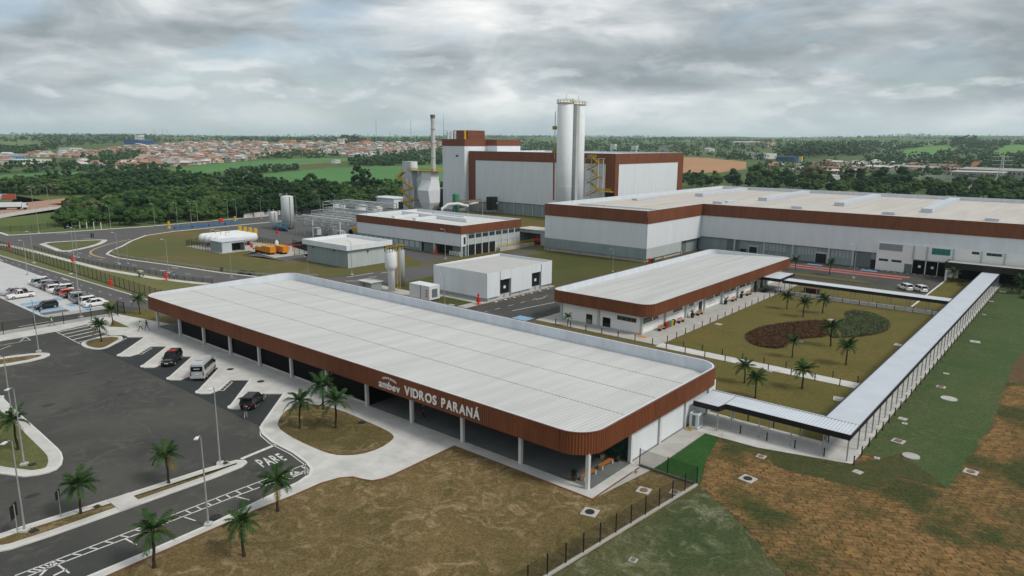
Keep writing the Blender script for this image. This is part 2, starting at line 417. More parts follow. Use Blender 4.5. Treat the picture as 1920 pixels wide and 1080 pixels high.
def T(px, py):
    """where the line of sight through a point of the survey photograph meets the terrain"""
    r = _ray(px, py); h_ = hypot(r.x, r.y); d = 200.
    while d < 15000:
        t = d / h_; x, y = r.x * t, r.y * t
        if CAM_H + r.z * t <= hgt(x, y): return (x, y, hgt(x, y))
        d *= 1.01
    return None
FIELDS = [  # outlines of the crops that lie on the far slopes
    ('green', [(395, 336), (480, 327), (640, 314), (838, 309), (845, 372), (560, 372), (400, 350)]),
    ('green', [(300, 318), (440, 304), (560, 297), (690, 296), (640, 303), (520, 312), (440, 318), (345, 330)]),
    ('green', [(0, 329), (80, 324), (150, 322), (140, 335), (60, 342), (0, 344)]),
    ('soil', [(555, 309), (570, 306), (612, 305), (614, 309), (560, 312)]),
    ('tan', [(1240, 293), (1330, 296), (1402, 304), (1400, 316), (1352, 323), (1240, 325)]),
    ('bright', [(1676, 291), (1700, 281), (1735, 275), (1775, 273), (1800, 283), (1760, 289), (1700, 293)]),
    ('bright', [(1846, 293), (1888, 273), (1940, 271), (1940, 292)]),
    ('pale', [(1660, 277), (1690, 269), (1760, 266), (1770, 271), (1720, 274)]),
    ('pale', [(1000, 262), (1090, 258), (1150, 261), (1100, 266), (1010, 268)]),
    ('pale', [(1280, 260), (1330, 257), (1350, 262), (1290, 266)]), ('pale', [(1380, 262), (1470, 258), (1560, 259), (1540, 263), (1420, 265)]),
    ('pale', [(1900, 310), (1940, 306), (1940, 316), (1905, 316)]),
    ('pale', [(0, 266), (60, 266), (90, 272), (40, 280), (0, 280)]),
]
FIELD_M = {
    'green': ground_mat('young_crop', ((.062, .165, .048), (.078, .19, .058), (.11, .20, .07)), (.006, .03, .3), bump=0, bright=.12),
    'bright': ground_mat('bright_pasture', ((.09, .20, .045), (.11, .22, .055), (.12, .20, .06)), (.006, .03, .3), bump=0, bright=.1),
    'pale': ground_mat('pale_pasture', ((.12, .17, .065), (.10, .15, .06), (.15, .18, .08)), (.006, .03, .3), bump=0, bright=.1),
    'tan': ground_mat('ploughed_field', ((.36, .20, .105), (.32, .19, .10), (.40, .23, .12)), (.012, .06, .4), bump=0, bright=.12),
    'soil': SOIL,
    'scrub': ground_mat('scrub_terrain', ((.045, .085, .026), (.075, .115, .036), (.11, .135, .052)), (.004, .03, .25), bump=0, bright=.3),
}
def build_terrain():
    va = atan2(FW.y, FW.x)
    az = [va + radians(a) for a in [i * .25 for i in range(-220, 221)]] + [va + radians(a) for a in range(60, 305, 5)]
    rs = [2, 60, 150, 250, 320]
    while rs[-1] < 15500: rs.append(rs[-1] * (1.014 if rs[-1] < 3000 else 1.035))
    V_ = [[(r * cos(a), r * sin(a), hgt(r * cos(a), r * sin(a))) for a in az] for r in rs]
    buckets = {}
    n = len(az)
    for k in range(len(rs) - 1):
        for i in range(n):
            j = (i + 1) % n; q = (V_[k][i], V_[k + 1][i], V_[k + 1][j], V_[k][j]); key = 'hills'
            if rs[k] > 420 and i < 440:
                c = [sum(p[t] for p in q) / 4 for t in range(3)]; pp = pix(*c)
                if -60 < pp[0] < 1990:
                    for fi, (kind, poly) in enumerate(FIELDS):
                        if inpoly(pp, poly): key = (fi, kind); break
                    if key == 'hills' and rs[k] > 2300:
                        v = noise.noise((c[0] / 520, c[1] / 520, 7.))
                        if v > .20: key = (99, 'pale')
                        elif v < -.30: key = (98, 'green')
            buckets.setdefault(key, []).append(q)
    for key, qs in buckets.items():
        vs = {}; vl = []; fs = []
        for q in qs:
            f = []
            for p in q:
                if p not in vs: vs[p] = len(vl); vl.append(p)
                f.append(vs[p])
            fs.append(tuple(f[::-1]))
        mb = MB(); mb.idx(vl, fs)
        structure(mb.build('hills' if key == 'hills' else 'field', FIELD_M['scrub' if key == 'hills' else key[1]], smooth=True))
build_terrain()

# ------------------------------------------------------------------ ground of the site
def sheet(name, poly, z, m, parent=None):
    mb = MB(); mb.prism(poly, -.05, z); o = mb.build(name, m, parent)
    if parent is None: structure(o)
    return o
G0 = .01
sheet('lawn', rect(-262, 130, -60, 330), G0, OLIVE)
sheet('lawn', [(-290, -60), (-262, -60), (-262, 330), (-290, 330)], G0, MEADG)
car_park = sheet('car_park', [(-137.4, -60), (-55.9, -60), (-55.9, 37.5), (-58, 39.5), (-72, 41), (-79, 51.5), (-127, 51.5), (-127.6, 45.6), (-138, 45.8)], .02, ASPH)
fresh = sheet('asphalt_patch', [(-126.5, 41.0), (-73, 41.0), (-79.5, 50.5), (-126.5, 50.5)], .026, ASPHD)
lower_lot = sheet('parking_lane', [(-275, -60), (-143.9, -60), (-143.9, 58), (-151.4, 58), (-151.4, 43.0), (-275, 43.0)], .02, ASPH)
lot = sheet('parking_lot', smooth_loop([(-275, 42.2), (-152, 42.2), (-149.4, 43.2), (-149.4, 56.4), (-275, 56.4)], 1), .05, mat('parking_paver', (.47, .48, .48), .9, .12, .4))
road_up = sheet('road', [(-300, 54.6), (-240, 56.5), (-150, 56.5), (-143, 58), (-132, 58), (-130, 61.9), (-160, 61.4), (-200, 60.2), (-300, 57.4)], .022, ASPH2)
# ring road and junction on the left
R1 = [(-310, 62), (-280, 64.6), (-262, 69), (-245, 71.5), (-219.5, 70.4), (-199.4, 72.4), (-182, 75.6), (-168, 77.2), (-158.5, 80.2), (-148, 86), (-136, 98), (-127.3, 100.4), (-126.9, 112), (-130.5, 160), (-132.5, 173), (-137.5, 173), (-140.3, 131.7), (-142.5, 106), (-146, 100.5), (-157.9, 91.2), (-169, 88.2), (-190, 84.6), (-205, 81.6), (-213, 80.5), (-222, 81.0), (-228, 84.5), (-236, 91), (-246, 97), (-257, 106), (-262, 118), (-264, 150), (-266, 250), (-288, 250), (-284.5, 150), (-283, 118), (-287, 90), (-291, 74), (-310, 74)]
ring_road = sheet('road', R1, .021, ASPH2)
yard_road = sheet('service_yard', [(-262, 128), (-236, 122), (-222, 128), (-200, 128), (-178, 118), (-172, 116), (-172, 108.5), (-185, 108.5), (-192, 106), (-192, 135), (-205, 140), (-160, 140), (-143, 132), (-143, 146.5), (-192, 146.5), (-192, 200), (-262, 262)], .018, ASPH2)
shed_lane = sheet('service_road', [(-97, 96), (-80, 96), (-80, 186), (-97, 186), (-97, 130), (-96.2, 108)], .02, ASPH)
court = sheet('service_court', [(-97, 180), (-28.3, 180), (-28.3, 210), (-97, 210)], .024, ASPH)
front_walk = sheet('pavement', [(-144.1, -60), (-137.5, -60), (-137.5, 40.4), (-138.8, 45.8), (-127.6, 45.5), (-126, 47), (-124.4, 51), (-126.5, 56), (-144.3, 52.2)], .13, CONCW)

# plaza in front of the entrance hall with its angled bays
bay_x = [-122.24 + 8.38 * k for k in range(6)]
def bays():
    o = [(-127.6, 45.5), (-126.0, 47.0), (-124.4, 47.0)]
    for k in range(6):
        xr = bay_x[k]
        o.append((xr, 49.0))
        if k < 5:
            # tongue between this bay and the next: narrow kerbed finger running at 45 degrees
            o += [(xr + 7.15, 42.2), (xr + 7.35, 41.72), (xr + 7.8, 41.5), (xr + 8.5, 41.75), (xr + 9.35, 42.55), (xr + 9.0, 44.0), (xr + 6.25, 47.05)]
    o += [(-72.9, 41.3), (-72.0, 40.6), (-70.4, 39.95), (-67.7, 39.45), (-63.5, 39.4), (-60.4, 38.95), (-58.7, 38.4), (-57.6, 37.4), (-57.2, 36.0), (-56.7, 31), (-56.2, 26.4), (-56.0, 20.2), (-56.0, -60),
          (-54.2, -60), (-55.0, 17.2), (-55.2, 23.1), (-55.45, 30.2), (-55.25, 34), (-55.35, 37.2), (-54.9, 39.0), (-54.1, 40.0), (-53.0, 40.3), (-51.95, 40.75), (-51.5, 41.8), (-51.37, 43), (-51.6, 51.99),
          (-33.45, 51.99), (-33.45, 61.0), (-34.6, 61.2), (-34.6, 53.5), (-127.8, 53.5), (-127.8, 52)]
    return o
PLAZA = bays()
plaza = sheet('plaza_paving', PLAZA, .14, CONCW)
KL = [p for p in PLAZA[2:2 + 8 * 5 + 1 + 14]]
structure(strip(MB(), KL, .28, -.02, .155).build('kerb', KERB))
sheet('pavement', [(-33.44, 52.0), (-32.2, 61.3), (-32.2, 80.2), (-34.9, 80.2), (-34.9, 61.2), (-33.44, 61.2)], .12, CONC)
# lawns of the front
sheet('dry_lawn', [(-55.0, -60), (-55.3, 17.2), (-55.2, 23.1), (-55.45, 30.2), (-55.25, 34), (-55.35, 37.2), (-54.9, 39.0), (-54.1, 40.0), (-53.0, 40.3), (-51.95, 40.75), (-51.5, 41.8), (-51.37, 43), (-51.6, 52.0), (-33.4, 52.0), (-33.4, 61.0), (-27.0, 61.0), (-29.2, 38), (-33, -10), (-33, -60)], .09, DRY)
def brick_edge(line): structure(strip(MB(), line, .16, -.02, .15).build('edging', mat('terracotta_edging', (.20, .085, .05), .9, .3, 2.)))
brick_edge([(-55.3, -20), (-55.0, 17.2), (-55.2, 23.1), (-55.45, 30.2), (-55.25, 34), (-55.35, 37.2), (-54.9, 39.0), (-54.1, 40.0), (-53.0, 40.3), (-51.95, 40.75), (-51.5, 41.8), (-51.37, 43), (-51.6, 51.9), (-33.4, 51.9), (-33.4, 60.6)])
ISL = smooth_loop([A(*p) for p in ((521, 802), (524, 788), (535, 773), (554, 763), (592, 759), (640, 772), (673, 786), (724, 809), (738, 819), (735, 827), (711, 843), (676, 854), (640, 856), (613, 851), (575, 835), (543, 819))], 1)
sheet('island_lawn', ISL, .17, DRY); brick_edge(ISL + ISL[:1])
def island(poly, rim, m=DRY, z=.15):
    poly = ccw(poly); sheet('traffic_island', poly, z - .01, CONCW)
    sheet('island_lawn', offset_poly(poly, -rim), z + .02, m)
    structure(strip(MB(), poly + poly[:1], .2, -.02, z + .012).build('kerb', KERB))
island(smooth_loop([(-130, 8), (-107, 24.6), (-105.8, 24.0), (-84.5, 23.3), (-81.2, 23.0), (-78.3, 21.8), (-78.0, 20.2), (-79.2, 18.3), (-90, 14), (-112, 4)], 1), 1.2, ISLG)
island(smooth_loop([(-65.3, 35.2), (-66.6, 34.0), (-67.3, 23.2), (-68.3, 13.5), (-67.5, 12.3), (-65.6, 12.6), (-64.8, 14.3), (-64.6, 24), (-64.4, 33.6)], 1), .85)
island(smooth_loop([(-123.0, 35.2), (-125.2, 34.0), (-126.6, 29), (-129, 14), (-124, 13), (-121.6, 28), (-121.2, 33)], 1), 1.0)
island(smooth_loop([(-127.6, 45.2), (-124.6, 46.7), (-121.3, 43.4), (-120.0, 41.7), (-120.8, 40.5), (-123.2, 39.9), (-126.0, 40.3), (-127.4, 42)], 1), .55)
sheet('pavement', [(-67.4, 22.2), (-64.5, 22.2), (-64.5, 24.1), (-67.4, 24.1)], .182, CONCW)
sheet('lawn', [(-143.5, 52.4), (-136, 53.0), (-128.5, 53.8), (-120, 56), (-120, 83), (-132, 83), (-132, 58), (-143.5, 57.6)], .09, OLIVE)
sheet('lawn', [A(*p) for p in ((212, 601), (243, 615), (205, 614))], .15, OLIVE)
# verge, footpath and grass along the boundary fence
sheet('grass_verge', [(-300, 57.8), (-200, 60.6), (-160, 61.8), (-130, 62.2), (-130, 86), (-158.5, 80.0), (-168, 77.0), (-182, 75.4), (-199.4, 72.2), (-219.5, 70.2), (-245, 71.3), (-262, 68.6), (-280, 64), (-300, 60)], .05, VERGE)
PATH = [(-300, 59), (-280, 63), (-262, 67), (-245.7, 68.0), (-230, 68.6), (-196, 70.0), (-173.6, 73.6), (-161.9, 77.0), (-150, 82)]
structure(strip(MB(), PATH, 1.7, -.02, .1).build('footpath', CONCW))
structure(strip(MB(), [(-300, 57.6), (-200, 60.4), (-160, 61.6), (-131, 62.0)], .3, -.02, .16).build('kerb', KERB))
tri = smooth_loop([(-262, 74.5), (-247, 73.6), (-236.5, 72.8), (-236, 77), (-243, 86), (-251, 91.5), (-255, 93), (-259, 86)], 1)
island(tri, 1.5, ISLG, .14)
structure(strip(MB(), [(-308, 75), (-291, 74.6), (-287, 90), (-283, 118), (-284.5, 150), (-288, 250)], 1.0, -.02, .12).build('kerb', KERB))
structure(strip(MB(), [(-264, 250), (-262.5, 150), (-260.6, 118), (-256, 106), (-245, 96.6), (-235.6, 90.2), (-228, 84), (-222, 80.5), (-213, 79.9), (-205, 81.2), (-190, 84.2), (-169, 87.8), (-157.9, 90.8), (-146, 100.2)], .6, -.02, .14).build('kerb', KERB))
sheet('lawn', [(-262, 120), (-256.5, 107), (-245.5, 97.4), (-236, 91), (-228, 85.2), (-222, 81.6), (-205, 82.4), (-190, 85.6), (-169, 89.2), (-157.9, 92.2), (-146.5, 101.6), (-143, 106), (-143, 131), (-172, 131), (-172, 108), (-192, 104), (-224, 104), (-228, 124), (-240, 124)], .06, MEADOW)
# back of the site
sheet('back_lawn', [(-126, 96), (-113.5, 96), (-113.5, 131), (-96.5, 131), (-96, 186), (-127, 186), (-129.9, 160), (-126.3, 112)], .06, BACKL)
sheet('pavement', [(-113.6, 98), (-96.6, 98), (-96.6, 131), (-113.6, 131)], .075, CONC)
sheet('lawn', [(-108, 97), (-99, 97), (-99, 105.5), (-108, 105.5)], .10, BACKL)
sheet('pavement', [(-80, 102.6), (-54.1, 102.6), (-54.1, 105), (-54.1, 176), (-80, 176)], .11, CONC)
sheet('garden_path', [(-54.1, 101.6), (-16.9, 101.6), (-16.9, 104.2), (-54.1, 104.2)], .12, CONCW)
sheet('garden_path', [(-54.1, 158.2), (-20.9, 158.2), (-20.9, 161.9), (-54.1, 161.9)], .12, CONCW)
sheet('walkway_floor', [(-21.0, 76.2), (-17.0, 76.2), (-17.0, 206), (-21.0, 206)], .10, CONCW)
sheet('walkway_floor', [(-34.5, 73.4), (-26, 73.6), (-16.9, 76.1), (-16.9, 80.0), (-34.5, 80.0)], .13, CONCW)
sheet('strip_lawn', [(-120, 83), (-16.9, 83), (-16.9, 101.5), (-80, 101.5), (-80, 97), (-120, 97)], .07, OLIVE)
sheet('garden_lawn', [(-54.0, 104.3), (-21.1, 104.3), (-21.1, 158.1), (-54.0, 158.1)], .08, OLIVE)
sheet('side_lawn', [(-16.9, 80.2), (-14.5, 78.5), (-8.04, 76.3), (-7.0, 100), (-7.8, 130), (-5.5, 165), (-3, 206), (-16.9, 206)], .07, LAWN)
sheet('side_lawn', [(-33, 61.2), (-27.0, 61.2), (-29.0, 67), (-30.5, 73.7), (-32.1, 73.7), (-32.1, 62.8)], .10, LAWNB)
sheet('corner_lawn', [(-29.2, 38), (-26.9, 61.0), (-22.6, 58.2), (-18.4, 54.7), (-14.2, 50.8), (-11.5, 44), (-11.5, -60), (-33, -60)], .075, BARE)
# ------------------------------------------------------------------ painted markings
def line(parent, p, q, w=.12, z=.03, m=PAINT, name='painted_line'):
    return strip(MB(), [p, q], w, z - .004, z).build(name, m, parent)
def pl_(parent, pts, w=.12, z=.03, m=PAINT, name='painted_line'):
    return strip(MB(), pts, w, z - .004, z).build(name, m, parent)
def lerp(p, q, t): return (p[0] + (q[0] - p[0]) * t, p[1] + (q[1] - p[1]) * t)
line(car_park, A(517, 834), A(452, 861), .45)
# ladder marking beside the kerb-side bays, and the bay dividers
UL = [A(*p) for p in ((581, 868), (440, 921), (306, 973), (104, 1051), (28, 1080))]; LL = [A(*p) for p in ((583, 879), (441, 931), (310, 982), (110, 1058), (50, 1082))]
pl_(car_park, UL, .14); pl_(car_park, LL, .14)
def along(L_, t):
    n = len(L_) - 1; k = min(int(t * n), n - 1); return lerp(L_[k], L_[k + 1], t * n - k)
for i in range(26):
    t = .02 + i * .036; line(car_park, along(UL, t + .012), along(LL, t - .006), .13)
for p, q in (((441, 931), (468, 938)), ((346, 970), (367, 977)), ((236, 1011), (256, 1022)), ((104, 1056), (130, 1075))): line(car_park, A(*p), A(*q), .14)
for p, q in (((572, 872), (575, 893)), ((545, 881), (548, 898)), ((586, 880), (541, 898)), ((540, 884), (588, 889)), ((104, 1051), (75, 1080)), ((125, 1068), (100, 1080))): line(car_park, A(*p), A(*q), .2)
pl_(car_park, [(-72.9, 41.0), (-70.4, 39.6), (-67.7, 39.1), (-63.5, 39.05), (-60.4, 38.6), (-58.7, 38.0), (-57.9, 37.1), (-57.5, 36)], .12)
def letters(parent, txt, size, matrix, m, ext=.0, emb=0., name='letter', width=None, gap=.12):
    """raised or painted letters, one object for each character, fitted to a total width"""
    got = []; x = 0.
    for ch in txt:
        if ch == ' ': x += size * .30; continue
        cu = bpy.data.curves.new('letter', 'FONT'); cu.body = ch; cu.size = size; cu.extrude = ext; cu.offset = emb
        ob = bpy.data.objects.new('letter', cu); COL.objects.link(ob)
        dg = bpy.context.evaluated_depsgraph_get(); me = bpy.data.meshes.new_from_object(ob.evaluated_get(dg))
        COL.objects.unlink(ob); bpy.data.objects.remove(ob)
        xs = [v.co.x for v in me.vertices]; got.append((me, x - min(xs))); x += max(xs) - min(xs) + size * gap
    k = width / (x - size * gap) if width else 1.0; o_ = ORG.get(parent.name, Vector((0, 0, 0)))
    for me, dx in got:
        for v in me.vertices: v.co = (matrix @ Vector(((v.co.x + dx) * k, v.co.y, v.co.z))) - o_
        me.materials.clear(); me.materials.append(m)
        ob = bpy.data.objects.new(name, me); COL.objects.link(ob); ob.parent = parent
def frame(o, xa, ya):
    xa = Vector(xa).normalized(); ya = Vector(ya).normalized(); za = xa.cross(ya)
    return Matrix(((xa.x, ya.x, za.x, o[0]), (xa.y, ya.y, za.y, o[1]), (xa.z, ya.z, za.z, o[2]), (0, 0, 0, 1)))
letters(car_park, 'PARE', 3.0, frame((-62.95, 35.45, .031), (.12, 1, 0), (-1, .12, 0)), PAINT, emb=.05, width=2.65)
# hatched bay, no-parking ladders beside the tongues
H = [A(*p) for p in ((103, 621), (150, 645), (208, 630), (163, 609))]
for i in range(4): line(car_park, H[i], H[(i + 1) % 4], .13)
for i in range(5):
    t = (i + .5) / 5; line(car_park, lerp(H[0], H[1], t), lerp(H[3], H[2], t), .32)
for k in range(1, 6):
    if k in (2, 3): continue
    xr = bay_x[k]; p0, p1 = (xr - 2.0, 46.6), (xr + .35, 44.0)
    o2 = (.85, .8)
    line(car_park, (p0[0] + o2[0], p0[1] + o2[1] * .4), (p1[0] + o2[0], p1[1] + o2[1] * .4), .12)
    for i in range(5):
        t = i / 4; a = lerp(p0, p1, t); line(car_park, a, (a[0] + .85, a[1] + .32), .12)
x0 = bay_x[0]
for i in range(5): a = lerp((x0 - 2.6, 46.3), (x0 - .6, 43.8), i / 4); line(car_park, a, (a[0] + .9, a[1] + .32), .12)
line(car_park, (x0 - 1.7, 46.62), (x0 + .3, 44.12), .12)
for p, q in (((0, 671), (38, 664)), ((0, 656), (20, 648)), ((38, 640), (57, 638)), ((57, 638), (48, 632)), ((38, 640), (48, 632)), ((0, 648), (40, 641))): line(car_park, A(*p), A(*q), .13)
# tyre sweeps polished into the car park
SWEEP = mat('polished_asphalt', (.085, .083, .077), .8, .3, 1.2)
for pts in (((0, 742), (120, 735), (240, 708), (330, 690)), ((230, 762), (300, 742), (420, 740), (450, 742)), ((40, 828), (160, 792), (260, 770)), ((120, 900), (190, 850), (270, 830)), ((150, 720), (260, 712), (340, 715)), ((60, 790), (150, 770), (210, 745)), ((20, 706), (120, 704), (190, 690)), ((250, 790), (275, 800), (282, 812)), ((232, 772), (262, 790), (300, 780))):
    pl_(car_park, smooth_loop([A(*p) for p in pts], 3, False), .22, .0245, SWEEP, 'tyre_track')
for px, py, r in ((330, 676, .5), (262, 660, .4), (300, 690, .6), (440, 735, .5), (470, 745, .6), (390, 715, .5), (150, 700, .5), (230, 740, .4), (90, 760, .5), (300, 860, .4), (60, 930, .4)):
    x, y = A(px, py); o_st = MB(); o_st.sheet([(x + r * (1 + .35 * noise.noise((cos(i) * 1.3 + px, sin(i) * 1.3, py))) * cos(i * .4), y + r * 1.6 * (1 + .35 * noise.noise((cos(i) + px, sin(i), 2.))) * sin(i * .4)) for i in range(16)], .0285); o_st.build('oil_stain', mat('oil_stain', (.026, .026, .025), .6, .3, 3.), car_park)
# car park rows on the left
for i in range(34): line(lot, (-262 + i * 2.45, 49.9), (-262 + i * 2.45, 55.6), .12, .06)
for i in range(9):
    line(lot, (-262 + i * 2.45 * 2, 42.6), (-262 + i * 4.9, 48.0), .12, .06)
for i, x in enumerate((-165.5, -161.5, -157.5, -153.5)): MB().box(x - 1.2, x + 1.2, 43.0, 47.6, .051, .058).build('painted_bay', PAINTB if i % 2 == 0 else mat('grey_bay', (.12, .12, .12), .9), lot)
for x in (-163.2, -159.4, -155.4): MB().box(x - .35, x + .35, 43.0, 47.6, .051, .058).build('painted_bay', PAINTB, lot)
for x, y in ((-158, 49.6), (-166, 49.8), (-152, 50.5)): MB().box(x - 1.6, x + 1.6, y - .5, y + .5, .051, .058).build('painted_bay', PAINTB, lot)
line(lower_lot, A(35, 613), A(92, 603), .3)
for i in range(22): line(road_up, (-262 + i * 5.2, 57.4 + i * .07), (-260.6 + i * 5.2, 57.42 + i * .07), .14, .032)
for p, q in (((93, 524), (107, 528)), ((115, 521), (130, 526)), ((0, 487), (6, 489))): line(road_up, A(*p), A(*q), .3, .032)
for i in range(12): p = along([(-240, 77), (-215, 75.5), (-190, 79), (-168, 82.5), (-150, 92)], i / 12); q = along([(-240, 77), (-215, 75.5), (-190, 79), (-168, 82.5), (-150, 92)], i / 12 + .025); line(ring_road, p, q, .16, .03)
pl_(ring_road, smooth_loop([A(*p) for p in ((197, 484), (178, 480), (168, 475), (172, 469), (190, 462), (215, 455), (245, 449))], 2, False), .6, .03, PAINTY)
for p, q in (((140, 442), (162, 441.5)), ((155, 448), (172, 447.5)), ((260, 449), (270, 449)), ((300, 507), (312, 508)), ((322, 502), (334, 503)), ((105, 439), (128, 438)), ((250, 456), (262, 455))): line(ring_road, A(*p), A(*q), .4, .03, PAINTY if p[0] == 140 else PAINT)
for p, q in (((648, 527), (675, 527)), ((692, 520), (706, 519)), ((715, 512), (730, 510)), ((650, 520), (700, 512))): line(ring_road, A(*p), A(*q), .3, .03)
for i in range(7): line(shed_lane, (-91.5, 100 + i * 4), (-91.5, 101.6 + i * 4), .15, .03)
for p, q in (((1005, 562), (1022, 558)), ((960, 583), (1040, 567))): line(shed_lane, A(*p), A(*q), .2, .03)
for i in range(14): line(shed_lane, (-95.9, 109 + i * 1.5), (-95.9, 109.8 + i * 1.5), .6, .031, PAINTR if i % 2 else PAINT)
MB().box(-84.5, -81, 100, 103.5, .024, .03).build('painted_bay', PAINTB, shed_lane)
MB().box(-78, -36, 199.2, 201.2, .03, .038).build('painted_band', PAINTR, court); MB().box(-66, -37, 195.8, 197.6, .03, .038).build('painted_band', PAINTR, court)
for i in range(14): line(court, (-52 + i * 1.55, 206.6), (-51.2 + i * 1.55, 206.6), .45, .036)
for x in (-60.5, -46.5): MB().box(x - 2, x + 2, 203.4, 205.2, .03, .036).build('painted_bay', PAINTB, court)
sheet('lawn', [(-97, 182.5), (-66, 183.5), (-44, 184), (-40, 185.2), (-44, 187), (-97, 187)], .12, OLIVE)
sheet('lawn', [(-28.2, 162.2), (-21.1, 162.2), (-21.1, 200), (-28.2, 200)], .10, OLIVE)
structure(strip(MB(), [(-28.3, 163), (-28.3, 201)], .35, -.02, .16).build('kerb', KERB))

# ------------------------------------------------------------------ buildings
def round_roof(root, x0, x1, y0, y1, r, z0, z1, zlow, axis, cuts, m=ROOFM, pitch=.5):
    """metal roof in ribbed strips that falls away from the front edge, behind a ribbed fascia with rounded corners"""
    i_ = .34; X0, X1, Y0, Y1 = x0 + i_, x1 - i_, y0 + i_, y1 - i_; rr = r - i_
    def lim(t, a0, a1, b0, b1):           # range of b at station t
        e = max(a0 + rr - t, t - (a1 - rr), 0); k = rr - sqrt(max(rr * rr - e * e, 0)); return b0 + k, b1 - k
    if axis == 'y': S0, S1, B0, B1 = X0, X1, Y0, Y1
    else: S0, S1, B0, B1 = Y0, Y1, X1, X0
    n = int((S1 - S0) / pitch * 4); ofs = (0, 0, .028, .028)
    C = [0] + cuts + [1]
    for c0, c1 in zip(C, C[1:]):
        vs = []; fs = []
        for i in range(n + 1):
            s_ = S0 + (S1 - S0) * i / n
            if axis == 'y': lo, hi = lim(s_, S0, S1, B0, B1)
            else: lo, hi = lim(s_, S0, S1, B1, B0)
            for c in (c0, c1):
                if axis == 'y': b = min(max(B0 + (B1 - B0) * c, lo), hi)
                else: b = min(max(B0 + (B1 - B0) * c, lo), hi)
                g_ = .0 if c == c0 else .045
                t = (b - B0) / (B1 - B0); z = (z1 - .06) + (zlow - z1 + .06) * t + ofs[i % 4] - (.025 if c == c0 and c0 > 0 else 0)
                vs.append((s_, b, z) if axis == 'y' else (b, s_, z))
        for i in range(n): fs.append((2 * i, 2 * i + 2, 2 * i + 3, 2 * i + 1))
        mb = MB(); mb.idx(vs, fs); mb.build('roof_sheet', m, root)
    for c in cuts:                         # lapped joint with gathered dirt
        t = B0 + (B1 - B0) * c; z = (z1 - .06) + (zlow - z1 + .06) * c + .02
        p, q = ((S0 + .6, t, z), (S1 - .6, t, z)) if axis == 'y' else ((t, S0 + .6, z), (t, S1 - .6, z))
        MB().bar(p, q, .09, .05).build('roof_joint', mat('joint_sealant', (.42, .39, .35), .9, .3, .6), root)
    out = rrect(x0, x1, y0, y1, r); inn = rrect(X0, X1, Y0, Y1, rr)
    ribbed(MB(), out, z0, z1, .30, .07).build('fascia', BROWN, root)
    ring(MB(), rrect(x0 - .1, x1 + .1, y0 - .1, y1 + .1, r + .1), rrect(x0 + .06, x1 - .06, y0 + .06, y1 - .06, r - .06), z1 + .002, z1 + .07).build('coping', BROWNCAP, root)
    mb = MB(); ring(mb, rrect(x0 + .08, x1 - .08, y0 + .08, y1 - .08, r - .08), inn, zlow - .1, z1); mb.build('parapet', PARAP, root)
    mb = MB(); mb.sheet(rrect(x0 + .05, x1 - .05, y0 + .05, y1 - .05, r), z0 + .05); mb.build('soffit', mat('soffit_panel', (.10, .10, .10), .8), root)
    return out
def windows_x(parent, X, y0, y1, z0, z1, n=1, d=.05, m=WINDOW):
    """a framed opening in a wall that faces +X, with its own panes"""
    fr = MB().box(X - .02, X + d, y0, y1, z0, z1).build('window', GREYD, parent)
    w = (y1 - y0) / n
    for k in range(n): MB().box(X, X + d + .012, y0 + k * w + .06, y0 + (k + 1) * w - .06, z0 + .06, z1 - .06).build('pane', m, fr)
    return fr
def windows_y(parent, Y, x0, x1, z0, z1, n=1, d=.05, m=WINDOW):
    fr = MB().box(x0, x1, Y - d, Y + .02, z0, z1).build('window', GREYD, parent)
    w = (x1 - x0) / n
    for k in range(n): MB().box(x0 + k * w + .06, x0 + (k + 1) * w - .06, Y - d - .012, Y, z0 + .06, z1 - .06).build('pane', m, fr)
    return fr
def sheet_wall_y(name, m, root, x0, x1, Y, z0, z1, pitch=1.0, dep=.03):
    mb = MB(); ribbed(mb, [(x0, Y), (x1, Y)], z0, z1, pitch, dep, False); return mb.build(name, m, root)
def sheet_wall_x(name, m, root, X, y0, y1, z0, z1, pitch=1.0, dep=.03):
    mb = MB(); ribbed(mb, [(X, y0), (X, y1)], z0, z1, pitch, dep, False); return mb.build(name, m, root)

# --- the long entrance building in front
mainb = thing('entrance_building', 'long low building with rounded brown ribbed fascia and white lettering in the foreground', 'building', (-82, 67, 0))
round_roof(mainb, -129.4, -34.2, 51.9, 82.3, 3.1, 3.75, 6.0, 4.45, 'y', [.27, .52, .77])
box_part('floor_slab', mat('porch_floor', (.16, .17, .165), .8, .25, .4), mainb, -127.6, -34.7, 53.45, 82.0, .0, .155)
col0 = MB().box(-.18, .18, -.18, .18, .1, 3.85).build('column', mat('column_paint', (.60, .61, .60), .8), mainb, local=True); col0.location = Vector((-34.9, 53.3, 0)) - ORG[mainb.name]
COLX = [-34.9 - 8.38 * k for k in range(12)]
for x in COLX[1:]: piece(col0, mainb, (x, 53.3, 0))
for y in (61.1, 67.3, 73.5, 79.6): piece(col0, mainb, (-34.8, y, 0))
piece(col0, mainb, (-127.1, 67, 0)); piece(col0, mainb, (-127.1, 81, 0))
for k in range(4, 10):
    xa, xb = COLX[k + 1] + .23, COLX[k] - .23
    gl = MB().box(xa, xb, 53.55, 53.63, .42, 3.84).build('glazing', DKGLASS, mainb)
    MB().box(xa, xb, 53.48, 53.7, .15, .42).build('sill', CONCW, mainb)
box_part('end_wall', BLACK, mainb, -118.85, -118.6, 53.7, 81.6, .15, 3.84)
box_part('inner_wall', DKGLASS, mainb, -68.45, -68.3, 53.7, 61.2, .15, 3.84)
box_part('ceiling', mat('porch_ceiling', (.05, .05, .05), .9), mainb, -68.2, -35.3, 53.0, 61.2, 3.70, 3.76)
gl = box_part('glass_wall', TEAL, mainb, -68.3, -35.1, 61.25, 61.33, .15, 3.84)
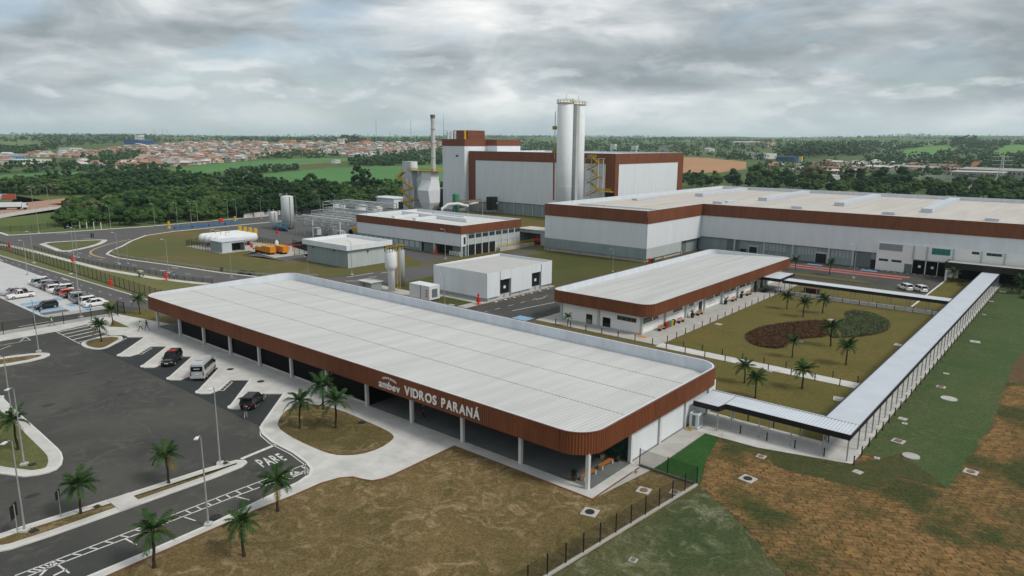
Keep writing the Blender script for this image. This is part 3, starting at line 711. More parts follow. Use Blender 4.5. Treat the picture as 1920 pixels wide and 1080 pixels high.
for k in range(14): MB().box(-68.3 + k * 2.52, -68.2 + k * 2.52, 61.17, 61.25, .15, 3.84).build('mullion', BLACK, gl)
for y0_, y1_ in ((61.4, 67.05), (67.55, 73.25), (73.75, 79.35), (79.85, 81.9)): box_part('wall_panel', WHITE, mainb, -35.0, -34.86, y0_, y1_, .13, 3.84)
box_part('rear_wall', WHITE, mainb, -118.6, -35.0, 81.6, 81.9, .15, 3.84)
sign = thing('building_sign', 'white raised lettering on the brown fascia of the entrance building', 'sign', (-55, 51.8, 3.9))
SY = 51.79
SW = mat('sign_white', (.82, .82, .81), .5)
letters(sign, 'VIDROS', 1.5, frame((-59.5, SY, 4.25), (1, 0, 0), (0, 0, 1)), SW, .05, .035, width=5.3)
letters(sign, 'PARANÁ', 1.5, frame((-53.4, SY, 4.25), (1, 0, 0), (0, 0, 1)), SW, .05, .035, width=5.75)
letters(sign, 'ambev', 1.3, frame((-64.1, SY, 4.18), (1, 0, 0), (0, 0, 1)), SW, .05, .018, width=3.8, gap=.09)
for i, ch in enumerate('CERVEJARIA'):
    t = (i - 4.5) / 4.5; letters(sign, ch, .34, frame((-62.25 + 1.12 * t, SY, 5.42 - .20 * t * t), (1, 0, -.36 * t), (.36 * t, 0, 1)), SW, .03, .008, width=.19)

# --- second low building beside the garden
b2 = thing('office_building', 'low white building with brown fascia and rounded corners beside the palm garden', 'building', (-68, 140, 0))
round_roof(b2, -78.8, -57.5, 105.3, 176.0, 2.3, 3.55, 5.75, 4.6, 'x', [.5])
box_part('wall', WALLW, b2, -76.5, -59.4, 106.3, 174.6, .1, 3.62)
box_part('plinth', GREYL, b2, -76.6, -59.35, 106.2, 174.7, .05, .35)
cg = MB().box(-.2, .2, -.2, .2, .1, 3.62).build('column', GREYL, b2, local=True); cg.location = Vector((-59.45, 106.3, 0)) - ORG[b2.name]
for k in range(1, 9): piece(cg, b2, (-59.3, 106.3 + 8.25 * k, 0))
for x in (-76.6, -68.3): piece(cg, b2, (x, 106.2, 0))
windows_y(b2, 106.28, -64.4, -60.5, 2.1, 2.85, 4)
for a, b in ((-71.0, -69.7), (-67.4, -65.8)):
    d = MB().box(a, b, 106.22, 106.32, .12, 2.05).build('door', BLACK, b2)
    MB().box(a + .15, b - .15, 106.19, 106.22, .2 if a < -70 else 1.1, 1.1 if a < -70 else 1.95).build('pane', DKGLASS if a > -70 else mat('pale_door_glass', (.18, .2, .17), .2), d)
for y0_, y1_, n in ((106.6, 109.9, 3), (110.3, 112.1, 2), (117.9, 121.5, 3), (124.4, 126.3, 2), (131.7, 135.4, 3), (136.1, 138.7, 2), (140.4, 143.6, 3), (144, 146.6, 2), (148.8, 152, 3), (152.6, 155, 2), (165, 171, 5)): windows_x(b2, -59.4, y0_, y1_, 2.0, 2.98, n)
for y0_ in (128.7, 157.2, 161.0): MB().box(-59.42, -59.33, y0_, y0_ + 1.4, .12, 2.25).build('door', BLACK, b2)
GT = mat('faded_lettering', (.30, .30, .30), .8)
for y0_, n in ((117.2, 1), (124.0, 1), (132.6, 3), (142, 1)):
    for k in range(n): MB().box(-59.4, -59.385, y0_ + .2 * k, y0_ + 3.2 + .5 * k, 1.62 - .35 * k, 1.74 - .35 * k).build('wall_lettering', GT if k or n == 1 else mat('orange_lettering', (.5, .22, .1), .8), b2)
box_part('entrance_mat', BLACK, b2, -58.2, -56.6, 156.5, 162.5, .115, .13)

# --- white store shed
sh = thing('store_shed', 'white flat-roofed store with two black doors behind the entrance building', 'shed', (-105, 119, 0))
box_part('plinth', GREYL, sh, -112.6, -97.4, 108.1, 129.9, 0, .9)
for k in range(5): box_part('pier', CONC, sh, -97.45, -97.2, 108.1 + k * 5.4, 108.5 + k * 5.4, 0, .9)
sheet_wall_y('wall', WHITE, sh, -113, -97, 107.7, .8, 6.17, 1.1, .02)
for a, b in ((107.7, 112.0), (115.6, 122.8), (126.3, 130.3)): sheet_wall_x('wall', WHITE, sh, -97, a, b, .8, 6.17, 1.1, .02)
for a, b in ((112.0, 115.6), (122.8, 126.3)):
    sheet_wall_x('wall', WHITE, sh, -97, a, b, 4.15, 6.17, 1.1, .02)
    d = box_part('door', BLACK, sh, -97.7, -97.6, a, b, .1, 4.15); MB().box(-97.6, -97.57, (a + b) / 2 - .1, (a + b) / 2 + .6, 2.0, 2.6).build('notice', WHITE, d)
    box_part('door_jamb', GREYL, sh, -97.7, -97.02, b - .12, b, .1, 4.15)
box_part('rear_wall', WHITE, sh, -113, -97.05, 130.2, 130.32, .8, 6.17); box_part('side_wall', WHITE, sh, -113.0, -112.9, 107.75, 130.2, .8, 6.17)
mb = MB(); ribbed(mb, [(-112.7, 107.9), (-97.3, 107.9)], 0, 1, .5, .03, False)
mb = MB(); mb.face([(-112.8, 107.9, 5.95), (-97.2, 107.9, 6.1), (-97.2, 130.1, 5.75), (-112.8, 130.1, 5.6)]); mb.build('roof', mat('shed_roof', (.44, .44, .43), .6, .1, .4), sh)

# --- grey switch house with white parapet
gb = thing('switch_house', 'small grey windowless block with a white parapet on the lawn', 'building', (-160, 120, 0))
sheet_wall_y('wall', GREYP, gb, -169.4, -151.2, 113.1, 0, 4.8, 4.5, .04); sheet_wall_x('wall', GREYL, gb, -151.2, 113.1, 127.0, 0, 4.8, 3.4, .04)
box_part('core', GREYD, gb, -169.3, -151.4, 113.3, 126.9, 0, 5.2)
for k in range(1, 4): box_part('joint_cover', GREYL, gb, -169.4 + k * 4.5, -169.3 + k * 4.5, 113.02, 113.12, 0, 4.8); box_part('joint_cover', STEELW, gb, -151.2, -151.1, 113.1 + k * 3.4, 113.2 + k * 3.4, 0, 4.8)
mb = MB(); ring(mb, rect(-170.5, -150.4, 112.3, 127.8), rect(-170.1, -150.8, 112.7, 127.4), 4.85, 6.2); mb.build('parapet', WHITE, gb)
box_part('roof', mat('roof_membrane', (.56, .56, .54), .7, .08, .3), gb, -170.1, -150.8, 112.7, 127.4, 4.9, 5.35)
for x in (-166.5, -157): MB().box(x, x + .35, 112.85, 113.1, 4.1, 4.4).build('floodlight', BLACK, gb)
MB().box(-151.1, -150.85, 119.5, 119.9, 3.8, 4.1).build('floodlight', BLACK, gb)

# --- utility building with brown fascia
ub = thing('utility_building', 'white utility building with a sharp-cornered brown fascia and roof ducts', 'building', (-167, 160, 0))
ribbed(MB(), ccw(rect(-191, -142.5, 147.0, 174.5)), 6.7, 9.1, .5, .07).build('fascia', BROWN, ub)
mb = MB(); ring(mb, rect(-190.95, -142.55, 147.05, 174.45), rect(-190.6, -142.9, 147.4, 174.1), 7.6, 9.14); mb.build('parapet', PARAP, ub)
box_part('roof', MATS['roof_membrane'], ub, -190.6, -142.9, 147.4, 174.1, 7.4, 8.35)
sheet_wall_y('wall', WHITE, ub, -190.8, -142.7, 147.15, 3.0, 6.72, 1.2, .02)
sheet_wall_y('lower_wall', GREYP, ub, -190.8, -159.3, 147.5, 0, 3.0, 2.0, .05)
for k in range(12): MB().box(-190 + k * 2.5, -188.3 + k * 2.5, 147.38, 147.46, .9, 2.7).build('louvre', GREYL, ub)
box_part('shutter', GREYD, ub, -159.2, -154.5, 147.7, 147.8, 0, 3.0); box_part('pier', GREYL, ub, -154.4, -153.8, 147.2, 148, 0, 3.0)
box_part('core', BLACK, ub, -153.8, -143.3, 149.5, 150, 0, 3.0); box_part('inner_wall', GREYP, ub, -148.2, -143.4, 149.2, 149.45, 0, 3.0)
box_part('core', GREYD, ub, -190.5, -154, 150, 174, 0, 6.6); box_part('core', GREYD, ub, -154, -143.4, 151, 174, 0, 6.6)
sheet_wall_x('side_wall', WHITE, ub, -142.7, 147.2, 149.4, 3.0, 6.72, 1.2, .02); box_part('pier', GREYL, ub, -143.1, -142.7, 147.3, 147.8, 0, 3.0); box_part('pier', GREYL, ub, -143.1, -142.7, 149.0, 149.4, 0, 3.0)
sheet_wall_x('side_wall', GREYL, ub, -142.9, 149.4, 174.3, 3.2, 6.72, 1.2, .02)
for k in range(8):
    y = 150.2 + k * 3.05; box_part('mullion', WHITE, ub, -142.95, -142.7, y - .1, y + .1, 0, 6.7)
    windows_x(ub, -142.86, y + .3, y + 2.7, 5.1, 6.2, 2)
    if k < 4: box_part('dark_opening', BLACK, ub, -143.1, -143.0, y + .1, y + 2.95, 0, 3.0)
    else: box_part('lower_wall', GREYL, ub, -143.1, -143.0, y + .1, y + 2.95, 0, 3.2)
windows_x(ub, -142.68, 148.2, 149.0, 3.6, 5.7)
def duct(p, q, w, h): MB().bar(p, q, w, h).build('roof_duct', STEELW, ub)
duct((-186, 163.5, 8.95), (-152.5, 160.5, 8.95), 1.6, 1.1); duct((-177, 151, 8.85), (-177, 161.5, 8.85), 1.6, .9); duct((-167.5, 151.5, 8.85), (-167.5, 160.8, 8.85), 1.6, .9); duct((-176, 168, 8.8), (-160, 167, 8.8), 1.0, .8)

# --- the long production hall
hall = thing('production_hall', 'very long white production hall with brown fascia and grey base along the right', 'building', (-60, 240, 0))
HX = 95.0
FL = [(-133, 174.3), (-97, 174.3), (-97, 208.5), (HX, 208.5), (HX, 305), (-133, 305)]
for a, b in zip(FL, FL[1:]): ribbed(MB(), [a, b], 11.0, 14.6, .5, .08, False).build('fascia', BROWN, hall)
def inset(poly, d): return offset_poly(poly, -d)
mb = MB(); ring(mb, inset(FL, .05), inset(FL, .4), 13.0, 14.62); mb.build('parapet', PARAP, hall)
mb = MB(); mb.sheet(inset(FL, .35), 13.35); mb.build('roof', ROOFT, hall)
for i in range(58): MB().box(-131.5 + i * 3.9, -131.42 + i * 3.9, 175 if i < 9 else 209.2, 304.2, 13.35, 13.42).build('roof_seam', ROOFT, hall)
sheet_wall_y('wall', WHITE, hall, -132.9, -97.1, 174.45, 4.0, 11.05, 1.1, .02); sheet_wall_y('lower_wall', GREYP, hall, -132.9, -97.1, 174.45, 1.0, 4.0, 1.1, .03)
sheet_wall_x('wall', WHITE, hall, -97.12, 174.5, 208.7, 4.0, 11.05, 1.1, .02)
sheet_wall_x('lower_wall', GREYL, hall, -97.12, 174.5, 195.8, 1.0, 4.0, 1.1, .03); sheet_wall_x('lower_wall', GREYP, hall, -98.1, 195.8, 208.7, 0, 4.0, 1.1, .03)
box_part('plinth', CONC, hall, -132.6, -97.5, 174.8, 196, 0, 1.02)
for k in range(4): box_part('pier', CONC, hall, -131.9 + k * 11.3, -131.4 + k * 11.3, 174.5, 174.8, 0, 1.0)
for y in (185, 195.9): box_part('pier', CONC, hall, -97.5, -97.2, y, y + .5, 0, 1.0)
box_part('door', GREYD, hall, -98.05, -97.95, 197.5, 200.6, 0, 3.6); box_part('side_wall', WHITE, hall, -132.95, -132.85, 174.5, 305, 0, 11.05)
sheet_wall_y('wall', WHITE, hall, -97.2, HX, 208.65, 4.4, 11.05, 1.1, .02)
sheet_wall_y('lower_wall', GREYP, hall, -98.1, -45.9, 209.3, 0, 4.4, 1.1, .03)
for a, b in ((-88.6, -84.6),): box_part('shutter', GREYD, hall, a, b, 209.15, 209.28, 0, 4.1)
for a, b in ((-76.6, -70.4), (-67.0, -61.6), (-57.9, -52.0)):
    for i in range(6):
        for j in range(5): MB().box(a + (b - a) * i / 6 + .1, a + (b - a) * (i + 1) / 6 - .1, 209.12, 209.26, 1.95 + j * .44, 2.22 + j * .44).build('louvre', GREYL, hall)
for a, b in ((-81.3, -79), (-61.9, -59.0)):
    box_part('door_frame', GREYL, hall, a - .35, b + .35, 209.0, 209.25, 0, 3.0); box_part('door', BLACK, hall, a, b, 208.9, 209.0, .05, 2.6)
box_part('shutter', GREYD, hall, -51.7, -47.6, 209.1, 209.28, .05, 4.1); box_part('door', BLACK, hall, -47.4, -46.2, 209.1, 209.28, .05, 2.4)
for x in (-86, -76.8, -68.4, -58.4, -52.0): box_part('pier', GREYL, hall, x - .25, x + .25, 208.75, 209.3, 0, 4.42)
off = box_part('office_front', WALLW, hall, -45.9, HX, 207.9, 208.6, 0, 7.35)
MB().box(-45.4, -39.8, 207.8, 207.9, 5.5, 7.2).build('louvre', mat('louvre_grey', (.3, .3, .32), .6, .3, 4.), off)
for a, b in ((-45.2, -42.9), (-42.1, -39.7)): windows_y(hall, 207.9, a, b, 2.5, 3.12, 2)
box_part('door', GREYD, hall, -38.9, -37.15, 207.8, 207.9, .05, 2.35)
for a, b in ((-37.0, -34.2), (-33.9, -31.4), (-31.2, -28.9)):
    d = box_part('gate_opening', DKGLASS, hall, a, b, 207.78, 207.9, .06, 3.6)
    if a < -33: MB().box((a + b) / 2 - .1, (a + b) / 2 + .5, 207.74, 207.78, 1.7, 2.3).build('notice', WHITE, d)
for x in (-37.15, -34.05, -28.2, -22.2, -17.4): box_part('pier', GREYL, hall, x - .2, x + .2, 207.7, 207.9, 3.7, 7.35)
box_part('band', GREYL, hall, -37.2, -28.4, 207.72, 207.9, 3.62, 3.9)
windows_y(hall, 207.9, -33.0, -28.9, 5.5, 7.1, 4, m=mat('turquoise_glass', (.02, .20, .17), .12)); windows_y(hall, 207.9, -24.3, -22.7, 6.45, 7.1, 1); windows_y(hall, 207.9, -21.2, -18.0, 6.4, 7.1, 3)
for (x0_, y0_), (x1_, y1_) in (((-119, 252), (-121, 300)), ((-93.5, 249), (-95, 300)), ((-67, 246), (-68.5, 300)), ((-41, 241), (-42.5, 300)), ((-14, 240), (-15, 300)), ((-127, 218), (-128.5, 240)), ((-100, 232), (-100.5, 240))):
    big = y1_ > 290
    MB().bar((x0_, y0_, 13.95 if big else 13.7), (x1_, y1_, 13.95 if big else 13.7), 3.0 if big else 2.0, 1.15 if big else .6).build('roof_vent', CANOPY, hall)
for x in (-100, -74, -48, -23): MB().box(x - 1.6, x + 1.6, 226, 228.4, 13.4, 14.1).build('roof_hatch', CANOPY, hall)
MB().box(-131, -98, 190, 191, 13.36, 13.8).build('roof_gutter', PARAP, hall)

# --- entrance canopy of the offices
ec = thing('entrance_canopy', 'deep black flat canopy over the office entrance at the far right', 'canopy', (-15, 206, 0))
box_part('fascia', BLACK, ec, -28.9, 40, 201.6, 201.8, 3.2, 4.75); box_part('end_fascia', BLACK, ec, -28.9, -28.7, 201.8, 207.5, 3.2, 4.75)
box_part('roof', CONC, ec, -28.7, 40, 201.8, 207.6, 4.3, 4.5)
for x in (-28.4, -10.5, 6): box_part('column', WALLW, ec, x - .25, x + .25, 202, 202.5, 0, 3.3)
box_part('glazing', DKGLASS, ec, -26.5, 20, 207.4, 207.6, .1, 3.6); box_part('beam', WALLW, ec, -25.5, -21.5, 206.8, 207.2, 2.6, 3.3)
for x in (-12, 0): box_part('screen_wall', BLACK, ec, x - 1.2, x, 202.2, 207.3, 0, 3.2)

# --- furnace house, batch tower
fh = thing('furnace_house', 'tall white furnace hall with a broad brown frame round its walls', 'building', (-198, 285, 0))
ribbed(MB(), [(-239.7, 253), (-157, 253)], 24.4, 28.7, .6, .09, False).build('brown_band', BROWN, fh)
ribbed(MB(), [(-239.7, 253), (-235.4, 253)], 5.5, 24.4, .6, .09, False).build('brown_band', BROWN, fh); ribbed(MB(), [(-161.5, 253), (-157, 253)], 13, 24.4, .6, .09, False).build('brown_band', BROWN, fh)
ribbed(MB(), [(-157, 253), (-157, 313.5)], 24.4, 28.7, .6, .09, False).build('brown_band', BROWN, fh)
ribbed(MB(), [(-157, 253), (-157, 256)], 11, 24.4, .6, .09, False).build('brown_band', BROWN, fh); ribbed(MB(), [(-157, 308.4), (-157, 313.5)], 11, 24.4, .6, .09, False).build('brown_band', BROWN, fh)
sheet_wall_y('wall', WHITE, fh, -235.4, -161.5, 253.1, 5.5, 24.4, 1.3, .03); sheet_wall_x('wall', WHITE, fh, -157.1, 256, 308.4, 10, 24.4, 1.3, .03)
sheet_wall_y('lower_wall', GREYP, fh, -239.7, -157.2, 253.6, 0, 5.5, 2.2, .06)
for k in range(9):
    box_part('pier', GREYL, fh, -239.6 + k * 5.6, -239.2 + k * 5.6, 253.3, 253.6, 0, 5.5)
    if k < 4:
        for j in range(4): box_part('louvre', mat('louvre_pale', (.33, .38, .39), .6), fh, -238.8 + k * 5.6 + j * 1.2, -237.9 + k * 5.6 + j * 1.2, 253.42, 253.5, 1.6, 5.0)
box_part('roof', PARAP, fh, -239.6, -157.2, 253.2, 313.4, 27.6, 28.1); mb = MB(); ring(mb, rect(-239.6, -157.1, 253.1, 313.4), rect(-239.3, -157.4, 253.4, 313.1), 27.5, 28.75); mb.build('parapet', PARAP, fh)
box_part('rear_wall', WHITE, fh, -239.6, -157.2, 313.2, 313.4, 0, 28); box_part('side_wall', BROWN, fh, -239.65, -239.5, 253.2, 313.3, 0, 27.5)
bt = thing('batch_tower', 'white batch tower with brown top rising above the furnace hall', 'building', (-246, 262, 0))
box_part('shaft', WHITE, bt, -255, -240.0, 250.3, 270, 0, 31.0); ribbed(MB(), ccw(rect(-255.1, -239.9, 250.2, 270.1)), 31.0, 34.3, .6, .09).build('brown_top', BROWN, bt)
box_part('roof', PARAP, bt, -254.9, -240.1, 250.4, 269.9, 33.0, 33.6)
box_part('wing', WHITE, bt, -240.0, -233.0, 266, 284, 28.3, 31.2); ribbed(MB(), ccw(rect(-240.2, -232.9, 265.9, 284.1)), 31.2, 34.2, .6, .09).build('brown_top', BROWN, bt)
ribbed(MB(), ccw(rect(-252, -242, 255, 267)), 34.3, 38.5, .6, .09).build('penthouse', BROWN, bt); box_part('roof', PARAP, bt, -251.9, -242.1, 255.1, 266.9, 38.2, 38.45)
MB().cyl(-243.3, 254.2, .55, 33.6, 38.4, 10).build('vent_pipe', YELLOW, bt)
box_part('window', BLACK, bt, -245.8, -244.2, 250.2, 250.32, 25.9, 26.7)
for k in range(3): MB().cyl(-253.6 + k * 1.5, 253 + k, .75, 33.6, 38.2 - .4 * (k == 0), 10).build('dust_filter', STEELW, bt)
mb = MB()
for k in range(8): mb.tube([(-254.9, 251.5, 33.5 + k * .7), (-252.0, 251.5, 33.5 + k * .7)], .05, 4)
mb.build('guard_rail', STEEL, bt); MB().tube([(-254.8, 251, 33.5), (-254.8, 251, 46.2)], [.18, .05], 6).build('antenna', STEEL, bt)
MB().box(-262, -255.1, 254, 260, 9.6, 10.0).build('side_roof', PARAP, bt); MB().box(-261.8, -255.1, 254.1, 259.9, 0, 9.6).build('side_bay', BLACK, bt)
# ------------------------------------------------------------------ process plant
def railing(mb, pts, h=1.1, step=1.2, b=.11):
    for k in range(len(pts) - 1):
        p, q = Vector(pts[k]), Vector(pts[k + 1]); n = max(1, int((q - p).length / step))
        for i in range(n + 1): c = p.lerp(q, i / n); mb.bar(c, c + Vector((0, 0, h)), b, b)
        for t in (.55, 1.0): mb.bar(p + Vector((0, 0, h * t)), q + Vector((0, 0, h * t)), b, b)
    return mb
def circle(x, y, z, r, n=16): return [(x + r * cos(2 * pi * i / n), y + r * sin(2 * pi * i / n), z) for i in range(n + 1)]
si = thing('silo_pair', 'two tall white silos joined side by side with yellow railings on top', 'silo', (-147, 208, 0))
for k, (x, y, t) in enumerate(((-147.4, 204, 46.3), (-147.2, 211.0, 46.0))):
    s_ = MB().lathe(x, y, [(2.75, 0), (2.75, t), (2.4, t + .35), (.3, t + .9)], 28).build('silo', mat('silo_white', (.68, .71, .73), .5, .06, .3), si, True)
    for z in range(6, 44, 6): MB().lathe(x, y, [(2.74, z - .05), (2.78, z), (2.74, z + .05)], 28).build('weld_seam', MATS['silo_white'], s_)
    railing(MB(), circle(x, y, t, 2.95), 1.2, 1.3, .08).build('railing', YELLOW, si); MB().lathe(x, y, [(2.7, t - .12), (3.05, t - .1), (3.05, t + .05), (2.7, t + .06)], 24).build('walkway', YELDK, si)
    MB().tube([(x, y, t + .5), (x + .4, y, t + 3.2)], .06, 5).build('vent', STEEL, si)
box_part('shaft', mat('shaft_sheet', (.40, .43, .43), .6, .15, .5), si, -146.6, -144.6, 206.9, 208.6, 0, 45.6)
MB().tube([(-150.4, 202.2, 13), (-150.6, 202.2, 27.5)], .28, 8).build('red_pipe', mat('faded_red', (.28, .05, .04), .6), si)
MB().tube([(-150.5, 202.4, 27), (-150.5, 202.4, 43.4), (-149.6, 202.9, 44.2)], .13, 6).build('fill_pipe', STEEL, si)
for k, z in enumerate((29.5, 37.4)): MB().box(-151.2, -150.1, 201.8, 202.9, z, z + 1.2).build('rest_platform', YELDK, si)

st = thing('stair_tower', 'open steel stair tower with yellow flights against the furnace hall', 'staircase', (-165, 251, 0))
mb = MB()
for x in (-169.3, -166.0): mb.bar((x, 249.0, 10), (x, 249.0, 26.6), .22, .22)
for z in (26.6,): mb.bar((-169.3, 249, z), (-162.5, 249, z), .2, .2)
mb.build('dark_frame', STEEL, st)
mb = MB()
for x in (-162.6, -160.2): mb.bar((x, 249.0, 10), (x, 249.0, 26.7), .22, .22)
for z in (14.0, 17.6, 21.2, 24.2, 26.7): mb.bar((-162.6, 249, z), (-159.6, 249, z), .2, .2)
mb.build('frame', STEELW, st)
for k in range(6):
    z = 11.0 + k * 2.7; a, b = ((-169, z), (-163, z + 2.7)) if k % 2 == 0 else ((-163, z), (-167, z + 2.7))
    f_ = MB().bar((a[0], 250.3, a[1]), (b[0], 250.3, b[1]), 1.2, .18).build('flight', YELDK, st)
    n = 9
    for i in range(n): c = lerp(a, b, (i + .5) / n); MB().box(c[0] - .14, c[0] + .14, 249.75, 250.85, c[1] + .08, c[1] + .2).build('tread', YELDK, f_)
    MB().bar((a[0], 249.65, a[1] + 1.0), (b[0], 249.65, b[1] + 1.0), .1, .35).build('handrail', YELLOW, f_)
    MB().box(b[0] - .9, b[0] + .9, 249.5, 251, b[1] - .05, b[1] + .1).build('landing', YELDK, st)
for x0_, x1_, z in ((-168.0, -163.6, 27.0), (-162.7, -160.3, 18.2), (-162.7, -160.3, 24.8), (-163.4, -156.2, 13.4)): railing(MB(), [(x0_, 248.9, z), (x1_, 248.9, z)], 1.15, .35).build('railing', YELLOW, st)
MB().box(-163.4, -156.2, 248.9, 251.2, 13.15, 13.35).build('landing', YELLOW, st)

ft = thing('filter_tower', 'grey flue gas filter wrapped by yellow stairs, with a slender chimney', 'chimney', (-234, 216, 0))
box_part('tall_casing', CANOPY, ft, -244.8, -239.2, 215, 219, 0, 24.2)
MB().loft([[(-239.2, 214.6, 0), (-237, 214.6, 0), (-237, 218.6, 0), (-239.2, 218.6, 0)], [(-239.2, 214.6, 24.2), (-238.8, 214.6, 24.2), (-238.8, 218.6, 24.2), (-239.2, 218.6, 24.2)]]).build('duct', STEELW, ft)
MB().lathe(-233.0, 218.5, [(4.4, 8), (4.4, 16.5), (3.2, 19.5), (3.0, 20.3)], 18).build('drum', mat('filter_grey', (.40, .46, .47), .6, .12, .4), ft)
box_part('upper_casing', STEELW, ft, -231.5, -225.6, 214.2, 219, 15.6, 20.2)
MB().loft([[(-231.7, 213.0, 6.8), (-225.2, 213.0, 6.8), (-225.2, 219, 6.8), (-231.7, 219, 6.8)], [(-231.7, 211.9, 12.2), (-224.9, 211.9, 12.2), (-224.9, 219, 12.2), (-231.7, 219, 12.2)], [(-231.4, 214.1, 16.4), (-225.4, 214.1, 16.4), (-225.4, 219, 16.4), (-231.4, 219, 16.4)]]).build('hood', STEELW, ft)
MB().loft([[(-230, 214, 3.5), (-227, 214, 3.5), (-227, 217, 3.5), (-230, 217, 3.5)], [(-231.7, 213, 6.8), (-225.2, 213, 6.8), (-225.2, 219, 6.8), (-231.7, 219, 6.8)]]).build('hopper', STEELW, ft)
ch = MB().lathe(-226.8, 217, [(1.05, 4), (1.0, 20), (.85, 41), (1.05, 44), (1.05, 44.2)], 16).build('chimney', mat('chimney_steel', (.56, .58, .57), .6, .25, .8), ft, True)
for z in (26, 32, 38): MB().lathe(-226.8, 217, [(.9, z), (1.08, z + .1), (1.08, z + .3), (.9, z + .4)], 16).build('flange', STEEL, ch)
MB().lathe(-226.8, 217, [(.9, 42.0), (1.08, 44.0), (1.09, 44.3)], 16).build('sooty_tip', mat('soot', (.17, .15, .11), .9), ch)
MB().box(-240, -223.6, 213.4, 219.5, 20.3, 20.5).build('top_platform', YELDK, ft); railing(MB(), [(-240, 213.4, 20.5), (-223.6, 213.4, 20.5), (-223.6, 219.5, 20.5)], 1.15, .5).build('railing', YELLOW, ft)
FLT = [((-240.4, 19.8), (-244.2, 17.2)), ((-244, 17.0), (-235.5, 12.6)), ((-235.5, 12.4), (-242, 11.2)), ((-242, 10.8), (-235.5, 7.6)), ((-235.5, 7.2), (-241, 6.4)), ((-241, 6.0), (-235, 3.4))]
for k, (a, b) in enumerate(FLT):
    f_ = MB().bar((a[0], 212.2, a[1]), (b[0], 212.2, b[1]), 1.2, .35).build('flight', YELDK, ft)
    for t in (.5, 1.0): MB().bar((a[0], 211.6, a[1] + t), (b[0], 211.6, b[1] + t), .1, .22).build('handrail', YELLOW, f_)
    MB().box(b[0] - 1.5, b[0] + 1.5, 211.6, 213, b[1] - .15, b[1]).build('landing', YELDK, ft); railing(MB(), [(b[0] - 1.5, 211.6, b[1]), (b[0] + 1.5, 211.6, b[1])], 1.1, .5).build('railing', YELLOW, ft)
for x, z0_, z1_ in ((-238.5, 0, 17), (-234.5, 0, 12.5)): MB().bar((x, 211.9, z0_), (x, 211.9, z1_), .25, .25).build('post', STEELW, ft)
gd = thing('flue_duct', 'fat pale pipework bending between filter and furnace hall', 'pipework', (-232, 230, 0))
MB().tube([(-229, 224, 0), (-229, 224, 3.4), (-228, 227, 5.2), (-226, 231, 5.4), (-223, 235, 4.2)], [.7, .7, .75, .75, .7], 12).build('duct', STEELW, gd, True)
MB().tube([(-236, 238, 4.0), (-228, 243, 5.6), (-222, 247, 5.6), (-218, 250, 4.8)], .6, 10).build('duct', STEEL, gd, True); MB().tube([(-232, 236, 3), (-224, 243, 5.4)], .8, 10).build('duct', STEEL, gd, True)
railing(MB(), [(-231, 233, 5.2), (-219, 239, 6.6)], 1.1, .5).build('railing', YELDK, gd); MB().bar((-231, 234, 5.1), (-219, 240, 6.5), 1.6, .2).build('gangway', YELDK, gd)
for x, y in ((-231, 234), (-219, 240), (-225, 237)): MB().bar((x, y, 0), (x, y, 5.5), .3, .3).build('support', STEEL, gd)
MB().box(-222, -218.5, 246, 250, 2, 8.0).build('dark_cabinet', BLACK, gd)
gs = thing('green_tank', 'small green tank beside the filter', 'tank', (-231, 233, 0)); MB().lathe(-232, 236, [(1.6, 0), (1.6, 9.2), (.4, 10)], 14).build('shell', mat('green_paint', (.06, .25, .15), .5), gs)

ws = thing('pump_shed', 'little white shed standing beside the filter tower', 'shed', (-285, 240, 0))
box_part('wall', WHITE, ws, -288, -270, 231, 241, 0, 5.0); box_part('roof', PARAP, ws, -288.3, -269.7, 230.7, 241.3, 5.0, 5.4); box_part('door', BLACK, ws, -270.0, -269.9, 234, 237.5, 0, 3.6); box_part('plinth', GREYD, ws, -288.1, -269.9, 230.9, 241.1, 0, .5)
bw = thing('yard_wall', 'low pale wall running behind the pipe racks', 'wall', (-283, 210, 0)); MB().bar((-286, 160, .9), (-289, 233, .9), .3, 1.8).build('panel', CONCW, bw); MB().bar((-286, 160, 1.85), (-289, 233, 1.85), .4, .12).build('coping', KERB, bw)

bay = thing('compressor_bay', 'grey open bay holding a red compressor between two halls', 'shed', (-142, 184, 0))
box_part('rear_wall', GREYP, bay, -150, -135, 188.5, 189, 0, 4.6); box_part('side_wall', GREYP, bay, -150, -149.5, 182.2, 188.5, 0, 4.6); box_part('partition', GREYL, bay, -140.5, -140.0, 182.2, 188.5, 0, 4.6); box_part('front_wall', GREYL, bay, -140, -135, 182.2, 182.6, 0, 4.6)
box_part('lintel', GREYL, bay, -150, -140, 182.1, 182.5, 3.7, 4.6); box_part('roof', CONCW, bay, -150.3, -134.8, 181.9, 189.2, 4.6, 4.9); box_part('door', BLACK, bay, -137.6, -136.2, 182.1, 182.2, 0, 2.2)
cp = thing('compressor', 'red compressor unit standing in the grey bay', 'machine', (-142.6, 184, 0))
MB().tube([(-144.2, 184, 1.3), (-141.2, 184, 1.3)], .75, 12).build('vessel', RED, cp); MB().box(-144.3, -141.0, 183.4, 184.6, .3, .7).build('skid', BLACK, cp)
for x in (-143.8, -142.8, -141.7): MB().cyl(x, 184, .2, 1.9, 2.7, 8).build('valve', RED, cp)

